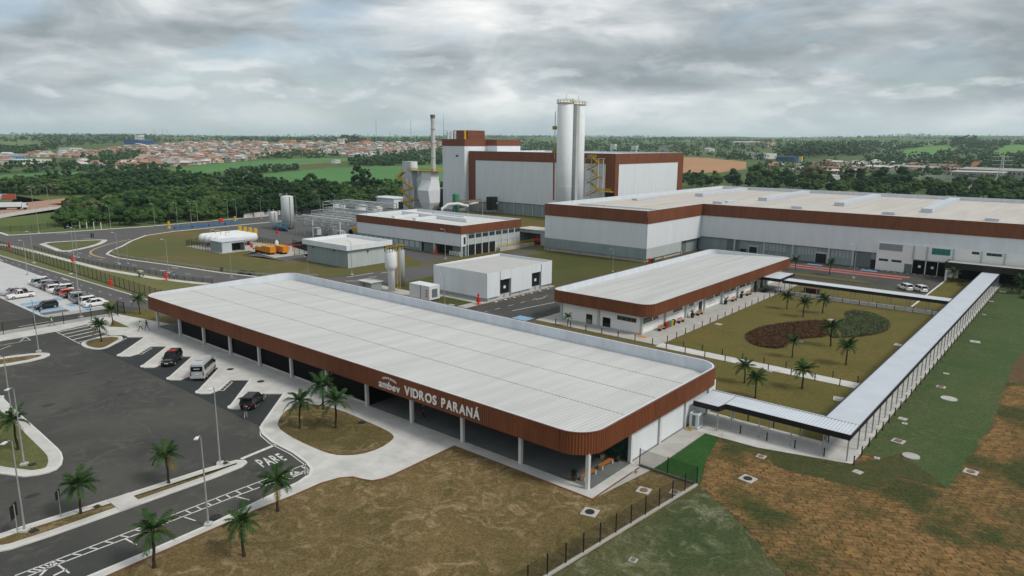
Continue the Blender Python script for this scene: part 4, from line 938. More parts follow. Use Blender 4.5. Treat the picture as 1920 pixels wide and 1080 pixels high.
# tanks
def tank(x, y, r, h, label):
    t = thing('storage_tank', label, 'tank', (x, y, 0), 'upright tanks by the pipe racks')
    MB().lathe(x, y, [(r, .5), (r, h - .6), (r * .85, h - .2), (r * .3, h)], 24).build('shell', mat('tank_paint', (.52, .56, .57), .55, .12, .5), t, True); MB().cyl(x, y, .2, h - .1, h + .7, 8).build('vent', STEEL, t)
    for k in range(4): MB().box(x + r * .75 * cos(k * pi / 2 + .7) - .15, x + r * .75 * cos(k * pi / 2 + .7) + .15, y + r * .75 * sin(k * pi / 2 + .7) - .15, y + r * .75 * sin(k * pi / 2 + .7) + .15, 0, .6).build('foot', STEEL, t)
    railing(MB(), [(x - r, y - r * .3, h - .4), (x - r * .8, y - r * .9, h - .4)], 1.0, .6).build('railing', STEEL, t)
    MB().bar((x + r + .1, y - .4, .3), (x + r + .1, y - .4, h - .3), .1, .4).build('ladder', STEEL, t)
tank(-238.5, 151.5, 2.3, 12.6, 'tall pale grey upright tank in front of the forest'); tank(-241, 147, 1.45, 6.8, 'short pale grey upright tank beside the tall one')
pm = thing('pump_skid', 'blue pump skid at the foot of the grey tanks', 'pump', (-234, 147, 0))
MB().box(-239, -231, 145.4, 146.4, .1, .5).build('frame', BLACK, pm)
for k in range(4): MB().tube([(-238.4 + k * 2, 145.9, 1.2), (-237 + k * 2, 145.9, 1.2)], .6, 10).build('motor', mat('blue_paint', (.03, .11, .19), .5), pm); MB().tube([(-237.7 + k * 2, 145.9, 1.6), (-237.7 + k * 2, 145.9, 2.6), (-237.7 + k * 2, 148, 2.6)], .16, 6).build('pipe', MATS['blue_paint'], pm)
def pipe_rack(x0, x1, y0, y1, h, label, cols, rows, seed):
    rs = random.Random(seed); t = thing('pipe_rack', label, 'pipe rack', ((x0 + x1) / 2, (y0 + y1) / 2, 0), 'pipe racks beside the utility building')
    for i in range(cols):
        x = x0 + (x1 - x0) * i / (cols - 1)
        for j in range(rows):
            y = y0 + (y1 - y0) * j / (rows - 1); MB().bar((x, y, 0), (x, y, h), .28, .28).build('column', STEEL if rs.random() > .2 else STEELW, t)
        for z in (h * .6, h * .82, h): MB().bar((x, y0, z), (x, y1, z), .22, .22).build('beam', STEEL, t)
    for j in range(rows):
        y = y0 + (y1 - y0) * j / (rows - 1)
        for z in (h * .62, h): MB().bar((x0, y, z), (x1, y, z), .2, .2).build('beam', STEEL, t)
        for i in range(cols - 1):
            if rs.random() < .35: xa = x0 + (x1 - x0) * i / (cols - 1); xb = x0 + (x1 - x0) * (i + 1) / (cols - 1); MB().bar((xa, y, 0), (xb, y, h * .6), .1, .1).build('brace', STEEL, t)
    for k in range(14):
        y = rs.uniform(y0 + .4, y1 - .4); z = rs.choice((h * .63, h * .85, h + .25)); r = rs.choice((.07, .09, .12, .18)); MB().tube([(x0 - 1, y, z), (x1 + 1, y, z)], r, 8).build('pipe', rs.choice((STEEL, STEEL, STEELW, GREYP)), t)
    for k in range(10):
        x = rs.uniform(x0, x1); y = rs.uniform(y0, y1); MB().tube([(x, y, .3), (x, y, h * .85), (x + rs.uniform(-2, 2), y, h * .85)], .14, 6).build('riser', rs.choice((STEELW, STEEL)), t)
    return t
pipe_rack(-222, -196, 144, 158, 6.4, 'tangled steel pipe rack nearest the white utility building', 6, 3, 3)
pipe_rack(-240, -205, 163, 176, 6.0, 'second steel pipe rack farther back towards the trees', 6, 3, 5)
pipe_rack(-262, -232, 184, 200, 7.0, 'farthest steel pipe rack beside the low wall', 5, 2, 8)
for k, (x, y, r, h) in enumerate(((-258, 190, 2.6, 5.6), (-248, 194, 2.6, 5.6), (-240, 196, 2.3, 5.2))):
    t = thing('process_tank', ('leftmost', 'middle', 'rightmost')[k] + ' squat steel tank on the farthest pipe rack', 'tank', (x, y, 0)); MB().lathe(x, y, [(r, .2), (r, h), (.4, h + .6)], 18).build('shell', STEELW, t, True); MB().cyl(x, y, .25, h + .5, h + 1.3, 8).build('vent', STEEL, t)
for k, (x, y) in enumerate(((-214, 147.5), (-207, 149), (-200, 147.5), (-212, 153))):
    t = thing('steel_cabinet', 'grey process cabinet ' + ('at the open end of', 'inside the middle of', 'at the wall end of', 'at the back of')[k] + ' the nearest pipe rack', 'cabinet', (x, y, 0)); MB().box(x - 1.4, x + 1.4, y - 1, y + 1, .2, 2.8).build('body', GREYL if k % 2 else STEELW, t); MB().box(x - .9, x + .9, y - 1.04, y - 1, .5, 2.4).build('door', GREYP, t)
ct = thing('cooling_tower', 'yellow topped cooling unit between pipe rack and white building', 'machine', (-193.5, 150, 0)); box_part('casing', GREYP, ct, -195, -192, 148.5, 152, 0, 3.0); box_part('top', YELLOW, ct, -195.2, -191.8, 148.3, 152.2, 3.0, 4.2)

# gas station
pad = sheet('gas_pad', [(-221, 103.4), (-198.6, 103.4), (-198.6, 112), (-180.5, 109.6), (-180.5, 122), (-198, 126), (-221, 122)], .12, CONC)
for k in range(4):
    x = -218.5 + k * 3.2; t = thing('gas_tank', ('leftmost', 'second', 'third', 'rightmost')[k] + ' of the white horizontal gas tanks behind the grey kiosk', 'tank', (x, 113, 0))
    MB().loft([[(x + r * cos(2 * pi * i / 16), y, 2.6 + r * sin(2 * pi * i / 16)) for i in range(16)] for y, r in ((106.6, .2), (106.9, .9), (107.5, 1.3), (108, 1.38), (120, 1.38), (120.6, 1.2), (121.2, .2))]).build('shell', STEELW, t, True)
    for y in (109.5, 118): MB().box(x - .8, x + .8, y - .2, y + .2, .1, 1.6).build('saddle', mat('rust_red', (.28, .07, .04), .8), t)
    MB().tube([(x, 110.5, 3.9), (x, 110.5, 4.9), (x, 112, 4.9)], .1, 6).build('pipe', YELLOW, t)
    MB().box(x - .5, x + .5, 120.2, 121.0, 3.6, 5.2).build('valve_frame', YELLOW, t)
kq = thing('gas_kiosk', 'small grey open-fronted kiosk at the gas tanks', 'kiosk', (-203, 107.7, 0))
box_part('front_wall', GREYP, kq, -206.4, -199.6, 104, 104.2, .1, 3.2); box_part('rear_wall', GREYP, kq, -206.4, -199.6, 111.3, 111.5, .1, 3.2); box_part('side_wall', GREYP, kq, -206.4, -206.2, 104.2, 111.3, .1, 3.2)
box_part('roof', CANOPY, kq, -206.6, -199.4, 103.8, 111.7, 3.2, 3.4); box_part('end_panel', CANOPY, kq, -199.75, -199.6, 104.2, 107.2, .1, 3.2); box_part('inner_back', BLACK, kq, -202.5, -202.3, 104.3, 111.2, .1, 3.1); box_part('lintel', CANOPY, kq, -199.75, -199.6, 107.2, 111.3, 2.7, 3.2)
vp = thing('vaporiser', 'white upright vaporiser bottle among red pipes', 'tank', (-191, 117, 0)); MB().lathe(-191, 117, [(.3, .2), (.55, .4), (.55, 2.9), (.25, 3.4)], 12).build('bottle', STEELW, vp, True); MB().cyl(-191, 117, .12, 3.3, 3.7, 6).build('valve', STEEL, vp)
rp = thing('gas_manifold', 'low maze of red gas pipes between the white tanks and the orange skids', 'pipework', (-195, 115, 0)); rs_ = random.Random(4)
for k in range(16):
    x = rs_.uniform(-199, -187); y = rs_.uniform(112.5, 122); z = rs_.uniform(.4, 1.5)
    MB().tube([(x, y, .1), (x, y, z), (x + rs_.uniform(-3, 3), y + rs_.uniform(-1, 4), z)], .12, 6).build('pipe', RED if k % 3 else MATS['rust_red'], rp)
for k, (x, y) in enumerate(((-189.6, 112.2), (-187.6, 115.2))):
    t = thing('orange_skid', ('nearer', 'farther')[k] + ' orange mobile tank skid parked on the gas pad', 'machine', (x, y, 0))
    MB().box(x - .5, x + 4.2, y - .9, y + 1.0, .7, 2.5).build('box_body', ORANGE, t); MB().box(x - 3.4, x - .6, y - .8, y + .9, .8, 2.0).build('engine_hood', ORANGE, t); MB().tube([(x - 4.6, y, 1.3), (x - 3.3, y, 1.3)], .75, 12).build('tank', YELDK, t)
    for dx in (-3.6, -.8, 2.8): w = MB().tube([(x + dx, y - 1.0, .45), (x + dx, y + 1.1, .45)], .42, 12).build('wheel', TYRE, t)
    for j in range(4): MB().box(x + j * 1.1, x + .06 + j * 1.1, y - .96, y - .9, .8, 2.4).build('rib', YELDK, t)
rl = thing('gas_fence', 'dark mesh fence round the gas tank pad', 'fence', (-210, 104, 0))
def posts_line(pts, sp): 
    out = []
    for p, q in zip(pts, pts[1:]):
        d = hypot(q[0] - p[0], q[1] - p[1]); n = max(1, int(d / sp)); out += [lerp(p, q, i / n) for i in range(n)]
    return out + [pts[-1]]
def wire_mat(name, col, a):
    m = mat(name, col, .6); nt = m.node_tree; N = nt.nodes; L = nt.links; b = N['Principled BSDF']
    tr = N.new('ShaderNodeBsdfTransparent'); mx = N.new('ShaderNodeMixShader'); mx.inputs[0].default_value = a
    L.new(tr.outputs[0], mx.inputs[1]); L.new(b.outputs[0], mx.inputs[2]); L.new(mx.outputs[0], N['Material Output'].inputs[0]); return m
WIRE = wire_mat('wire_mesh', (.02, .022, .02), .30)
def fence(root, pts, h, sp, wire=True, pm=BLACK, z=.05, pw=.09):
    ps = posts_line(pts, sp); p0 = MB().box(-pw / 2, pw / 2, -pw / 2, pw / 2, z, h).build('post', pm, root, local=True); p0.location = Vector((*ps[0], 0)) - ORG[root.name]
    for p in ps[1:]: piece(p0, root, (*p, 0))
    if wire:
        for p, q in zip(ps, ps[1:]): MB().face([(*p, z + .05), (*q, z + .05), (*q, h - .05), (*p, h - .05)]).build('mesh_panel', WIRE, root)
fence(rl, [(-198.6, 122.5), (-221, 122.5), (-221, 103.6), (-207, 103.6)], 2.2, 1.6)
rl2 = thing('yard_fence', 'dark mesh fence behind the orange skids', 'fence', (-188, 121, 0)); fence(rl2, [(-198, 127), (-181, 121.5), (-180.4, 116)], 2.2, 1.6)

# water tower, generator, hut
wt = thing('water_tower', 'white goblet-shaped water tower with a yellow cage ladder', 'water tower', (-120.5, 101.9, 0))
MB().lathe(-120.5, 101.9, [(.80, 0), (.80, 4.7), (.95, 5.0), (1.35, 5.4), (1.42, 5.9), (1.42, 8.9), (1.0, 9.25), (.3, 9.4)], 24).build('shell', STEELW, wt, True)
railing(MB(), circle(-120.5, 101.9, 9.0, 1.38, 14), 1.3, .6, .08).build('railing', YELLOW, wt)
mb = MB()
for k in range(26): mb.bar((-119.2, 102.4, .6 + k * .34), (-118.6, 102.8, .6 + k * .34), .08, .05)
for d in (0, .7): mb.bar((-119.2 + d * .85, 102.4 + d * .57, .3), (-119.2 + d * .85, 102.4 + d * .57, 10.2), .07, .07)
mb.build('cage_ladder', YELLOW, wt)
w2 = thing('grey_standpipe', 'plain grey cylinder tank behind the water tower', 'tank', (-123.6, 107.6, 0)); MB().lathe(-123.5, 107.4, [(.85, 0), (.85, 8.5), (.7, 8.7)], 20).build('shell', mat('tank_grey', (.36, .40, .41), .6, .1, .5), w2, True); railing(MB(), circle(-123.5, 107.4, 8.5, .85, 12), 1.1, .6, .08).build('railing', YELLOW, w2)
gn = thing('generator', 'white container generator beside the store shed', 'generator', (-109.5, 101.5, 0))
box_part('housing', STEELW, gn, -112.4, -106.2, 99.9, 102.9, .35, 3.3); box_part('skid', BLACK, gn, -112.2, -106.4, 100, 102.8, .08, .35); box_part('joint', BLACK, gn, -109.0, -108.85, 99.88, 99.9, .4, 3.3); box_part('vent', GREYD, gn, -106.2, -106.16, 100.6, 102.2, .8, 2.6)
for z in (1.4, 2.2): MB().box(-112.44, -112.4, 100.8, 101.5, z, z + .4).build('control_panel', BLACK, gn)
for k in range(3): MB().box(-107.3, -106.8, 99.87, 99.9, 1.0 + k * .6, 1.3 + k * .6).build('warning_label', RED, gn)
hu = thing('meter_hut', 'low grey hut at the foot of the water tower', 'hut', (-124.5, 99, 0)); box_part('wall', GREYP, hu, -126.5, -122.3, 97.5, 100.5, 0, 2.2); box_part('roof', CONCW, hu, -126.8, -122.0, 97.2, 100.8, 2.2, 2.4); box_part('door', GREYD, hu, -125.2, -124.3, 97.45, 97.5, .1, 1.9)
pn = sheet('pavement', [(-127, 97.2), (-105, 97.2), (-105, 104.5), (-127, 104.5)], .08, CONC)

# ------------------------------------------------------------------ covered walkways
def canopy_roof(root, x0, x1, y0, y1, z, axis, pitch=.35):
    n = int(((x1 - x0) if axis == 'y' else (y1 - y0)) / pitch * 4); ofs = (0, 0, .05, .05); vs = []; fs = []
    for i in range(n + 1):
        t = i / n; o = ofs[i % 4]
        vs += [(x0 + (x1 - x0) * t, y0, z + o), (x0 + (x1 - x0) * t, y1, z + o)] if axis == 'y' else [(x0, y0 + (y1 - y0) * t, z + o), (x1, y0 + (y1 - y0) * t, z + o)]
    for i in range(n): fs.append((2 * i, 2 * i + 2, 2 * i + 3, 2 * i + 1) if axis == 'y' else (2 * i, 2 * i + 1, 2 * i + 3, 2 * i + 2))
    mb = MB(); mb.idx(vs, fs); mb.build('roof_sheet', CANOPY, root)
wk = thing('covered_walkway', 'long straight covered walkway with pale blue roof running to the offices', 'walkway', (-19, 140, 0))
canopy_roof(wk, -20.95, -17.35, 80.1, 203.5, 3.06, 'x', .5)
for x in (-17.3, -21.05): box_part('fascia', BLACK, wk, x - .05, x + .05, 80.1 if x < -20 else 76.2, 203.6, 2.72, 3.17)
cp0 = MB().box(-.06, .06, -.06, .06, .1, 3.0).build('post', STEEL, wk, local=True); cp0.location = Vector((-17.45, 80.4, 0)) - ORG[wk.name]
n = 0
for k in range(1, 42):
    for x in (-17.45, -20.8): piece(cp0, wk, (x, 77.4 + k * 3.03, 0))
for k in range(0, 42, 2): MB().bar((-20.9, 77.6 + k * 3.03 + 3, 2.95), (-17.4, 77.6 + k * 3.03 + 3, 2.95), .12, .12).build('rafter', STEEL, wk)
wn = thing('covered_walkway', 'short covered walkway leaving the entrance building towards the long one', 'walkway', (-26, 77, 0))
canopy_roof(wn, -34.4, -31.3, 74.8, 80.0, 3.02, 'y'); canopy_roof(wn, -31.3, -17.4, 76.2, 80.0, 3.02, 'y')
for a, b in (((-34.4, 74.75), (-31.3, 74.75)), ((-31.3, 74.75), (-31.0, 76.15)), ((-31.0, 76.15), (-17.3, 76.15))): MB().bar((*a, 2.88), (*b, 2.88), .1, .62).build('fascia', BLACK, wn)
MB().bar((-34.4, 80.02, 3.0), (-21, 80.02, 3.0), .14, .3).build('gutter', CANOPY, wn)
for x in (-31.4, -30.3, -27.0, -23.4, -20.0, -17.5): piece(cp0, wn, (x, 75.0 if x < -31 else 76.35, 0), name='post')
for x in (-31.4, -27.0, -23.4, -20.9): piece(cp0, wn, (x, 79.8, 0), name='post')
w3 = thing('covered_walkway', 'narrow covered walkway across the far side of the garden', 'walkway', (-37, 160, 0))
canopy_roof(w3, -53.4, -21.1, 158.3, 162.2, 3.06, 'y', .5); MB().bar((-53.4, 158.25, 2.85), (-21.1, 158.25, 2.85), .1, .65).build('fascia', BLACK, w3); MB().bar((-53.45, 158.2, 2.85), (-53.45, 162.2, 2.85), .1, .65).build('fascia', BLACK, w3)
for k in range(10):
    for y in (158.5, 162.0): piece(cp0, w3, (-53 + k * 3.5, y, 0), name='post')
w4 = thing('entrance_porch', 'small black-edged porch roof at the door of the low white building', 'canopy', (-56, 161, 0))
canopy_roof(w4, -58.9, -53.7, 157.2, 166.5, 3.45, 'y', .5)
for a, b in (((-59, 157.15), (-53.6, 157.15)), ((-53.6, 157.15), (-53.6, 166.5))): MB().bar((*a, 3.2), (*b, 3.2), .1, .7).build('fascia', BLACK, w4)
for y in (157.5, 166.2): piece(cp0, w4, (-53.9, y, 0), sc=(1, 1, 1.1), name='post')

yr = thing('yard_railing', 'yellow handrail along the ramp between utility building and hall', 'railing', (-146, 177, 0)); railing(MB(), [(-142.0, 163, 1.0), (-141.6, 180, 1.0)], 1.1, 1.2, .12).build('rail', YELLOW, yr); MB().box(-142.3, -141.3, 163, 180, 0, 1.0).build('retaining_wall', CONC, yr)
gx = thing('garden_crate', 'dark box standing on the grass before the far garden walkway', 'box', (*A(1522, 549), .1)); x, y = A(1522, 549); MB().box(x - 1.6, x + 1.6, y - .6, y + .6, .1, 1.0).build('body', mat('crate_dark', (.03, .03, .025), .8), gx); MB().box(x - 1.65, x + 1.65, y - .65, y + .65, 1.0, 1.08).build('lid', mat('crate_red', (.12, .03, .025), .8), gx)
# ------------------------------------------------------------------ vehicles
def car(name, kind, L_=4.2, W=1.74, Hh=1.48, paint=None, label='', cat='car', group=None):
    """nose towards +x"""
    t = thing(name, label, cat, (0, 0, 0), group); w = W / 2
    suv = kind in ('suv', 'pickup'); gz = .26 if suv else .18; belt = .98 if suv else .88
    hood = belt - .02
    if kind == 'hatch': st_ = [(-.5, .55, .80), (-.485, .80, belt), (-.40, .92, belt), (.18, .95, belt), (.24, .95, hood), (.42, .90, hood - .10), (.485, .80, hood - .22), (.5, .62, .55)]
    else: st_ = [(-.5, .60, .78), (-.488, .82, belt - .04), (-.42, .93, belt), (.16, .95, belt), (.24, .95, hood), (.42, .90, hood - .10), (.487, .82, hood - .22), (.5, .62, .55)]
    rings = []
    for fx, ww, zt in st_:
        x = fx * L_; a = w * ww / .95
        rings.append([(x, -a * .93, gz), (x, -a, gz + .14), (x, -a, zt - .22 if zt > .7 else zt - .1), (x, -a * .93, zt), (x, a * .93, zt), (x, a, zt - .22 if zt > .7 else zt - .1), (x, a, gz + .14), (x, a * .93, gz)])
    body = MB().loft(rings).build('body', paint, t, False)
    if kind == 'pickup': c0, r0, r1, c1 = -.08, -.05, .10, .22
    elif kind == 'sedan': c0, r0, r1, c1 = -.36, -.20, .08, .25
    else: c0, r0, r1, c1 = -.485, -.41, .08, .25
    base = [(c0 * L_, -w * .92, belt - .02), (c1 * L_, -w * .90, belt - .04), (c1 * L_, w * .90, belt - .04), (c0 * L_, w * .92, belt - .02)]
    top = [(r0 * L_, -w * .76, Hh - .06), (r1 * L_, -w * .74, Hh - .06), (r1 * L_, w * .74, Hh - .06), (r0 * L_, w * .76, Hh - .06)]
    MB().loft([base, top]).build('windows', CARGLASS, t)
    rf = [(r0 * L_ - .05, -w * .77, Hh - .07), (r1 * L_ + .03, -w * .75, Hh - .07), (r1 * L_ + .03, w * .75, Hh - .07), (r0 * L_ - .05, w * .77, Hh - .07)]
    MB().loft([rf, [(x * .98 if abs(x) > .01 else x, y * .92, Hh) for x, y, z in rf]]).build('roof', paint, t)
    for s_ in (-1, 1):
        for bx, tx in ((c0, r0), (c1, r1), ((c0 + c1) / 2 + .02, (r0 + r1) / 2 + .02)):
            MB().bar((bx * L_, s_ * w * .915, belt - .02), (tx * L_, s_ * w * .77, Hh - .04), .07, .05).build('pillar', paint, t)
        MB().box(.47 * L_, .487 * L_, s_ * w * .72 - .17, s_ * w * .72 + .17, .62, .76).build('headlight', LENS, t)
        MB().box(-.497 * L_, -.486 * L_, s_ * w * .76 - .12, s_ * w * .76 + .12, .68, .90).build('tail_light', TAIL, t)
        MB().box(.17 * L_, .21 * L_, s_ * w * 1.06 - .09, s_ * w * 1.06 + .09, belt, belt + .13).build('mirror', paint, t)
        for fx in (-.31, .31):
            wh = MB().tube([(fx * L_, s_ * (w - .2), .31), (fx * L_, s_ * (w + .015), .31)], .33 if suv else .31, 14).build('wheel', TYRE, t)
            MB().tube([(fx * L_, s_ * (w - .05), .31), (fx * L_, s_ * (w + .03), .31)], .2, 10).build('rim', RIM, wh)
    MB().box(-.503 * L_, -.49 * L_, -.22, .22, .55, .66).build('number_plate', STEELW, t)
    if kind == 'pickup':
        MB().box(-.47 * L_, -.10 * L_, -w * .8, w * .8, belt + .001, belt + .012).build('load_bed', BLACK, t)
    return freeze(t)
def paint_mat(n, c): return mat('paint_' + n, c, .25, .04, .5, spec=.5)
PT = {'white': paint_mat('white', (.72, .72, .72)), 'silver': paint_mat('silver', (.38, .40, .42)), 'black': paint_mat('black', (.008, .009, .010)), 'grey': paint_mat('grey', (.10, .105, .11)), 'red': paint_mat('red', (.45, .03, .02)), 'wine': paint_mat('wine', (.12, .018, .018)), 'orange': paint_mat('orange', (.62, .09, .02)), 'blue': paint_mat('blue', (.03, .05, .09))}
protos = {'hatch': car('parked_car', 'hatch', 4.0, 1.72, 1.5, PT['white'], 'x'), 'sedan': car('parked_car', 'sedan', 4.45, 1.75, 1.47, PT['white'], 'x'), 'suv': car('parked_car', 'suv', 4.5, 1.82, 1.70, PT['white'], 'x'), 'pickup': car('parked_car', 'pickup', 5.0, 1.85, 1.72, PT['white'], 'x')}
used = set()
def place_car(kind, col, x, y, rz, label, group=None):
    p = protos[kind]
    if kind not in used:
        used.add(kind); o = p; o.location = (x, y, .06); o.rotation_euler = (0, 0, rz); kids = CH[p.name]
        o['label'] = label
    else:
        o = dup(p, (x, y, .06), rz, label); kids = None
    if group: o['group'] = group
    pend.append((o, col)); return o
pend = []
def paint_cars():
    kids = {}
    for o in bpy.data.objects:
        if o.parent: kids.setdefault(o.parent.name, []).append(o)
    for o, col in pend:
        for c in kids.get(o.name, ()):
            if c.name.split('.')[0] in ('body', 'roof', 'pillar', 'mirror'): c.material_slots[0].link = 'OBJECT'; c.material_slots[0].material = PT[col]
GR = 'cars parked in the left row'
row = [('hatch', 'white', 'white hatchback at the empty end of the back car row'), ('suv', 'silver', 'silver car second from the empty end of the back row'), ('sedan', 'silver', 'pale silver saloon third from the empty end of the back row'), ('hatch', 'blue', 'dark blue hatchback fourth from the empty end of the back row'), ('hatch', 'wine', 'wine red hatchback beside the dark blue one in the back row'), ('hatch', 'white', 'white hatchback right of the wine red one in the back row'), ('suv', 'white', 'white car with high roof in the middle of the back row'), ('hatch', 'grey', 'dark grey hatchback left of the bright orange car'), ('hatch', 'orange', 'bright orange hatchback in the back car row'), ('sedan', 'black', 'black saloon right of the bright orange car'), ('hatch', 'silver', 'silver hatchback right of the black saloon'), ('suv', 'grey', 'dark grey off-roader in the back row near the fence'), ('pickup', 'grey', 'grey pickup parked beside the white estate'), ('suv', 'white', 'white estate beside the last car of the back row'), ('sedan', 'white', 'white saloon at the fence end of the back row')]
for k, (kd, c, lb) in enumerate(row): place_car(kd, c, -187.6 + k * 2.42, 52.9 + U(-.25, .25), pi / 2 * (1 if k % 3 else -1) + U(-.03, .03), lb, GR)
for k, (kd, c, lb) in enumerate((('sedan', 'silver', 'silver car partly cut by the left edge in the front row'), ('hatch', 'wine', 'wine red car second in the front row at the left edge'), ('pickup', 'white', 'white pickup in the front row at the left edge'))): place_car(kd, c, -178.3 + k * 2.6, 45.2, -pi / 2, lb)
place_car('hatch', 'black', -158.5, 45.4, -pi / 2 + .05, 'black hatchback standing alone on the blue accessible bays')
place_car('hatch', 'white', *A(1697, 543), 2.3, 'left of the two white cars parked in the court before the hall'); place_car('hatch', 'white', *A(1724, 546), 2.3, 'right of the two white cars parked in the court before the hall')
paint_cars()
# dark police-style off-roader with red light bar, nose out of the bay
BD = radians(-43)
sv = car('parked_suv', 'suv', 4.6, 1.86, 1.78, PT['black'], 'black off-roader with a red light bar nosed out of an angled bay'); sv.location = (-104.9, 45.5, .03); sv.rotation_euler = (0, 0, BD - .02); tag(sv, cat='suv')
MB().box(-.3, .0, -.6, .6, 1.79, 1.92).build('light_bar', RED, sv); MB().box(2.28, 2.31, -.25, .25, .5, .62).build('number_plate', WHITE, sv); MB().box(1.2, 2.0, -.5, .5, .93, .945).build('bonnet_panel', PT['grey'], sv)
vn = thing('passenger_van', 'silver high-roofed passenger van backed out of an angled bay', 'van', (-95.9, 45.9, .03))
def van_build(t):
    Lh, w = 2.85, .99; prof = [(-Lh, .35, 2.35, .97), (-Lh + .12, .28, 2.52, 1.0), (-1.2, .28, 2.60, 1.0), (1.0, .28, 2.58, 1.0), (1.55, .28, 2.30, .98), (2.05, .28, 1.45, .97), (2.6, .30, 1.18, .95), (Lh, .38, .82, .86)]
    rings = []
    for x, zb, zt, k in prof:
        a = w * k; zs = min(zt - .08, zb + (zt - zb) * .86); rings.append([(x, -a * .94, zb), (x, -a, zb + .2), (x, -a * .99, zb + (zt - zb) * .5), (x, -a * .90, zs), (x, -a * .74, zt), (x, a * .74, zt), (x, a * .90, zs), (x, a * .99, zb + (zt - zb) * .5), (x, a, zb + .2), (x, a * .94, zb)])
    o0 = ORG[t.name]; S = lambda mb: [setattr(mb, 'v', [(p[0] + o0.x, p[1] + o0.y, p[2] + o0.z) for p in mb.v]), mb][1]
    S(MB().loft(rings)).build('body', PT['silver'], t)
    for s_ in (-1, 1):
        mb = MB(); y0_, y1_ = s_ * w * 1.003, s_ * w * .955
        for x0_, x1_ in ((-2.5, -1.35), (-1.25, -.1), (0, 1.05)): m2 = MB(); m2.idx([(x0_, y0_ - .012 * s_, 1.42), (x1_, y0_ - .012 * s_, 1.42), (x1_, y1_, 2.12), (x0_, y1_, 2.12), (x0_, y0_ - .03 * s_, 1.42), (x1_, y0_ - .03 * s_, 1.42), (x1_, y1_ - .03 * s_, 2.12), (x0_, y1_ - .03 * s_, 2.12)], [(0, 1, 2, 3), (4, 7, 6, 5), (0, 4, 5, 1), (1, 5, 6, 2), (2, 6, 7, 3), (3, 7, 4, 0)]); S(m2).build('side_window', CARGLASS, t)
        m2 = MB().box(1.15, 1.7, min(y1_, y1_ + .04 * s_), max(y1_, y1_ + .04 * s_), 1.42, 2.0); S(m2).build('door_window', CARGLASS, t)
        S(MB().box(1.5, 1.68, s_ * 1.1 - .12, s_ * 1.1 + .12, 1.4, 1.75)).build('mirror', BLACK, t)
        S(MB().box(-Lh - .015, -Lh + .05, s_ * .85 - .08, s_ * .85 + .08, .75, 1.35)).build('tail_light', TAIL, t); S(MB().box(Lh - .1, Lh + .01, s_ * .6 - .15, s_ * .6 + .15, .7, .85)).build('headlight', LENS, t)
        S(MB().box(-2.4, 2.2, s_ * .985 - .015, s_ * .985 + .03, .62, .72)).build('side_trim', BLACK, t)
        for x in (-1.75, 1.85):
            wh = S(MB().tube([(x, s_ * .76, .36), (x, s_ * 1.0, .36)], .36, 14)).build('wheel', TYRE, t); S(MB().tube([(x, s_ * .9, .36), (x, s_ * 1.01, .36)], .22, 10)).build('rim', RIM, wh)
    rw = S(MB().box(-Lh - .03, -Lh + .03, -.78, .78, 1.42, 2.08)).build('rear_window', CARGLASS, t); S(MB().box(-Lh - .04, -Lh - .03, -.42, .42, 1.72, 1.80)).build('sticker', WHITE, rw)
    S(MB().box(-Lh - .06, -Lh + .1, -.95, .95, .42, .68)).build('rear_bumper', PT['silver'], t); S(MB().box(-Lh - .03, -Lh, -.25, .25, .95, 1.08)).build('number_plate', WHITE, t)
    S(MB().loft([[(1.62, -.84, 2.2), (1.62, .84, 2.2), (1.6, .8, 2.17), (1.6, -.8, 2.17)], [(2.06, -.9, 1.5), (2.06, .9, 1.5), (2.0, .9, 1.45), (2.0, -.9, 1.45)]])).build('windscreen', CARGLASS, t)
    S(MB().box(-1.6, .2, -.5, .5, 2.60, 2.68)).build('roof_unit', PT['silver'], t)
van_build(vn); vn.rotation_euler = (0, 0, radians(136))
hb = car('parked_hatchback', 'hatch', 4.4, 1.78, 1.6, PT['black'], 'black estate car with its tailgate raised at the last angled bay', 'car'); hb.location = (-79.9, 44.2, .03); hb.rotation_euler = (0, 0, radians(128))
MB().loft([[(-1.75, -.7, 1.56), (-1.75, .7, 1.56), (-1.75, .7, 1.62), (-1.75, -.7, 1.62)], [(-2.75, -.66, 1.72), (-2.75, .66, 1.72), (-2.75, .66, 1.78), (-2.75, -.66, 1.78)]]).build('tailgate', PT['black'], hb); MB().box(-1.2, .1, -.5, .5, 1.605, 1.62).build('sunroof', CARGLASS, hb)
# lorries in the far yard
def lorry(x, y, rz, label, bodycol, name='lorry'):
    t = thing(name, label, 'truck', (0, 0, 0))
    MB().loft([[(3.2, -1.2, .9), (5.2, -1.2, .9), (5.2, 1.2, .9), (3.2, 1.2, .9)], [(3.2, -1.2, 3.0), (4.9, -1.2, 3.0), (4.9, 1.2, 3.0), (3.2, 1.2, 3.0)]]).build('cab', WHITE, t)
    MB().box(4.9, 5.15, -1.0, 1.0, 1.8, 2.7).build('windscreen', CARGLASS, t); MB().box(-8, 3.0, -1.25, 1.25, 1.3, 3.3).build('trailer', bodycol, t); MB().box(-8, 5, -.5, .5, .8, 1.2).build('chassis', BLACK, t)
    for x_ in (-6.8, -5.4, -4.0, 1.6, 4.2):
        for s_ in (-1, 1): MB().tube([(x_, s_ * .85, .52), (x_, s_ * 1.2, .52)], .52, 12).build('wheel', TYRE, t)
    t.location = (x, y, .1); t.rotation_euler = (0, 0, rz)
p = A(28, 393); lorry(*p, radians(62), 'lorry with a white trailer in the far yard at left', WHITE)
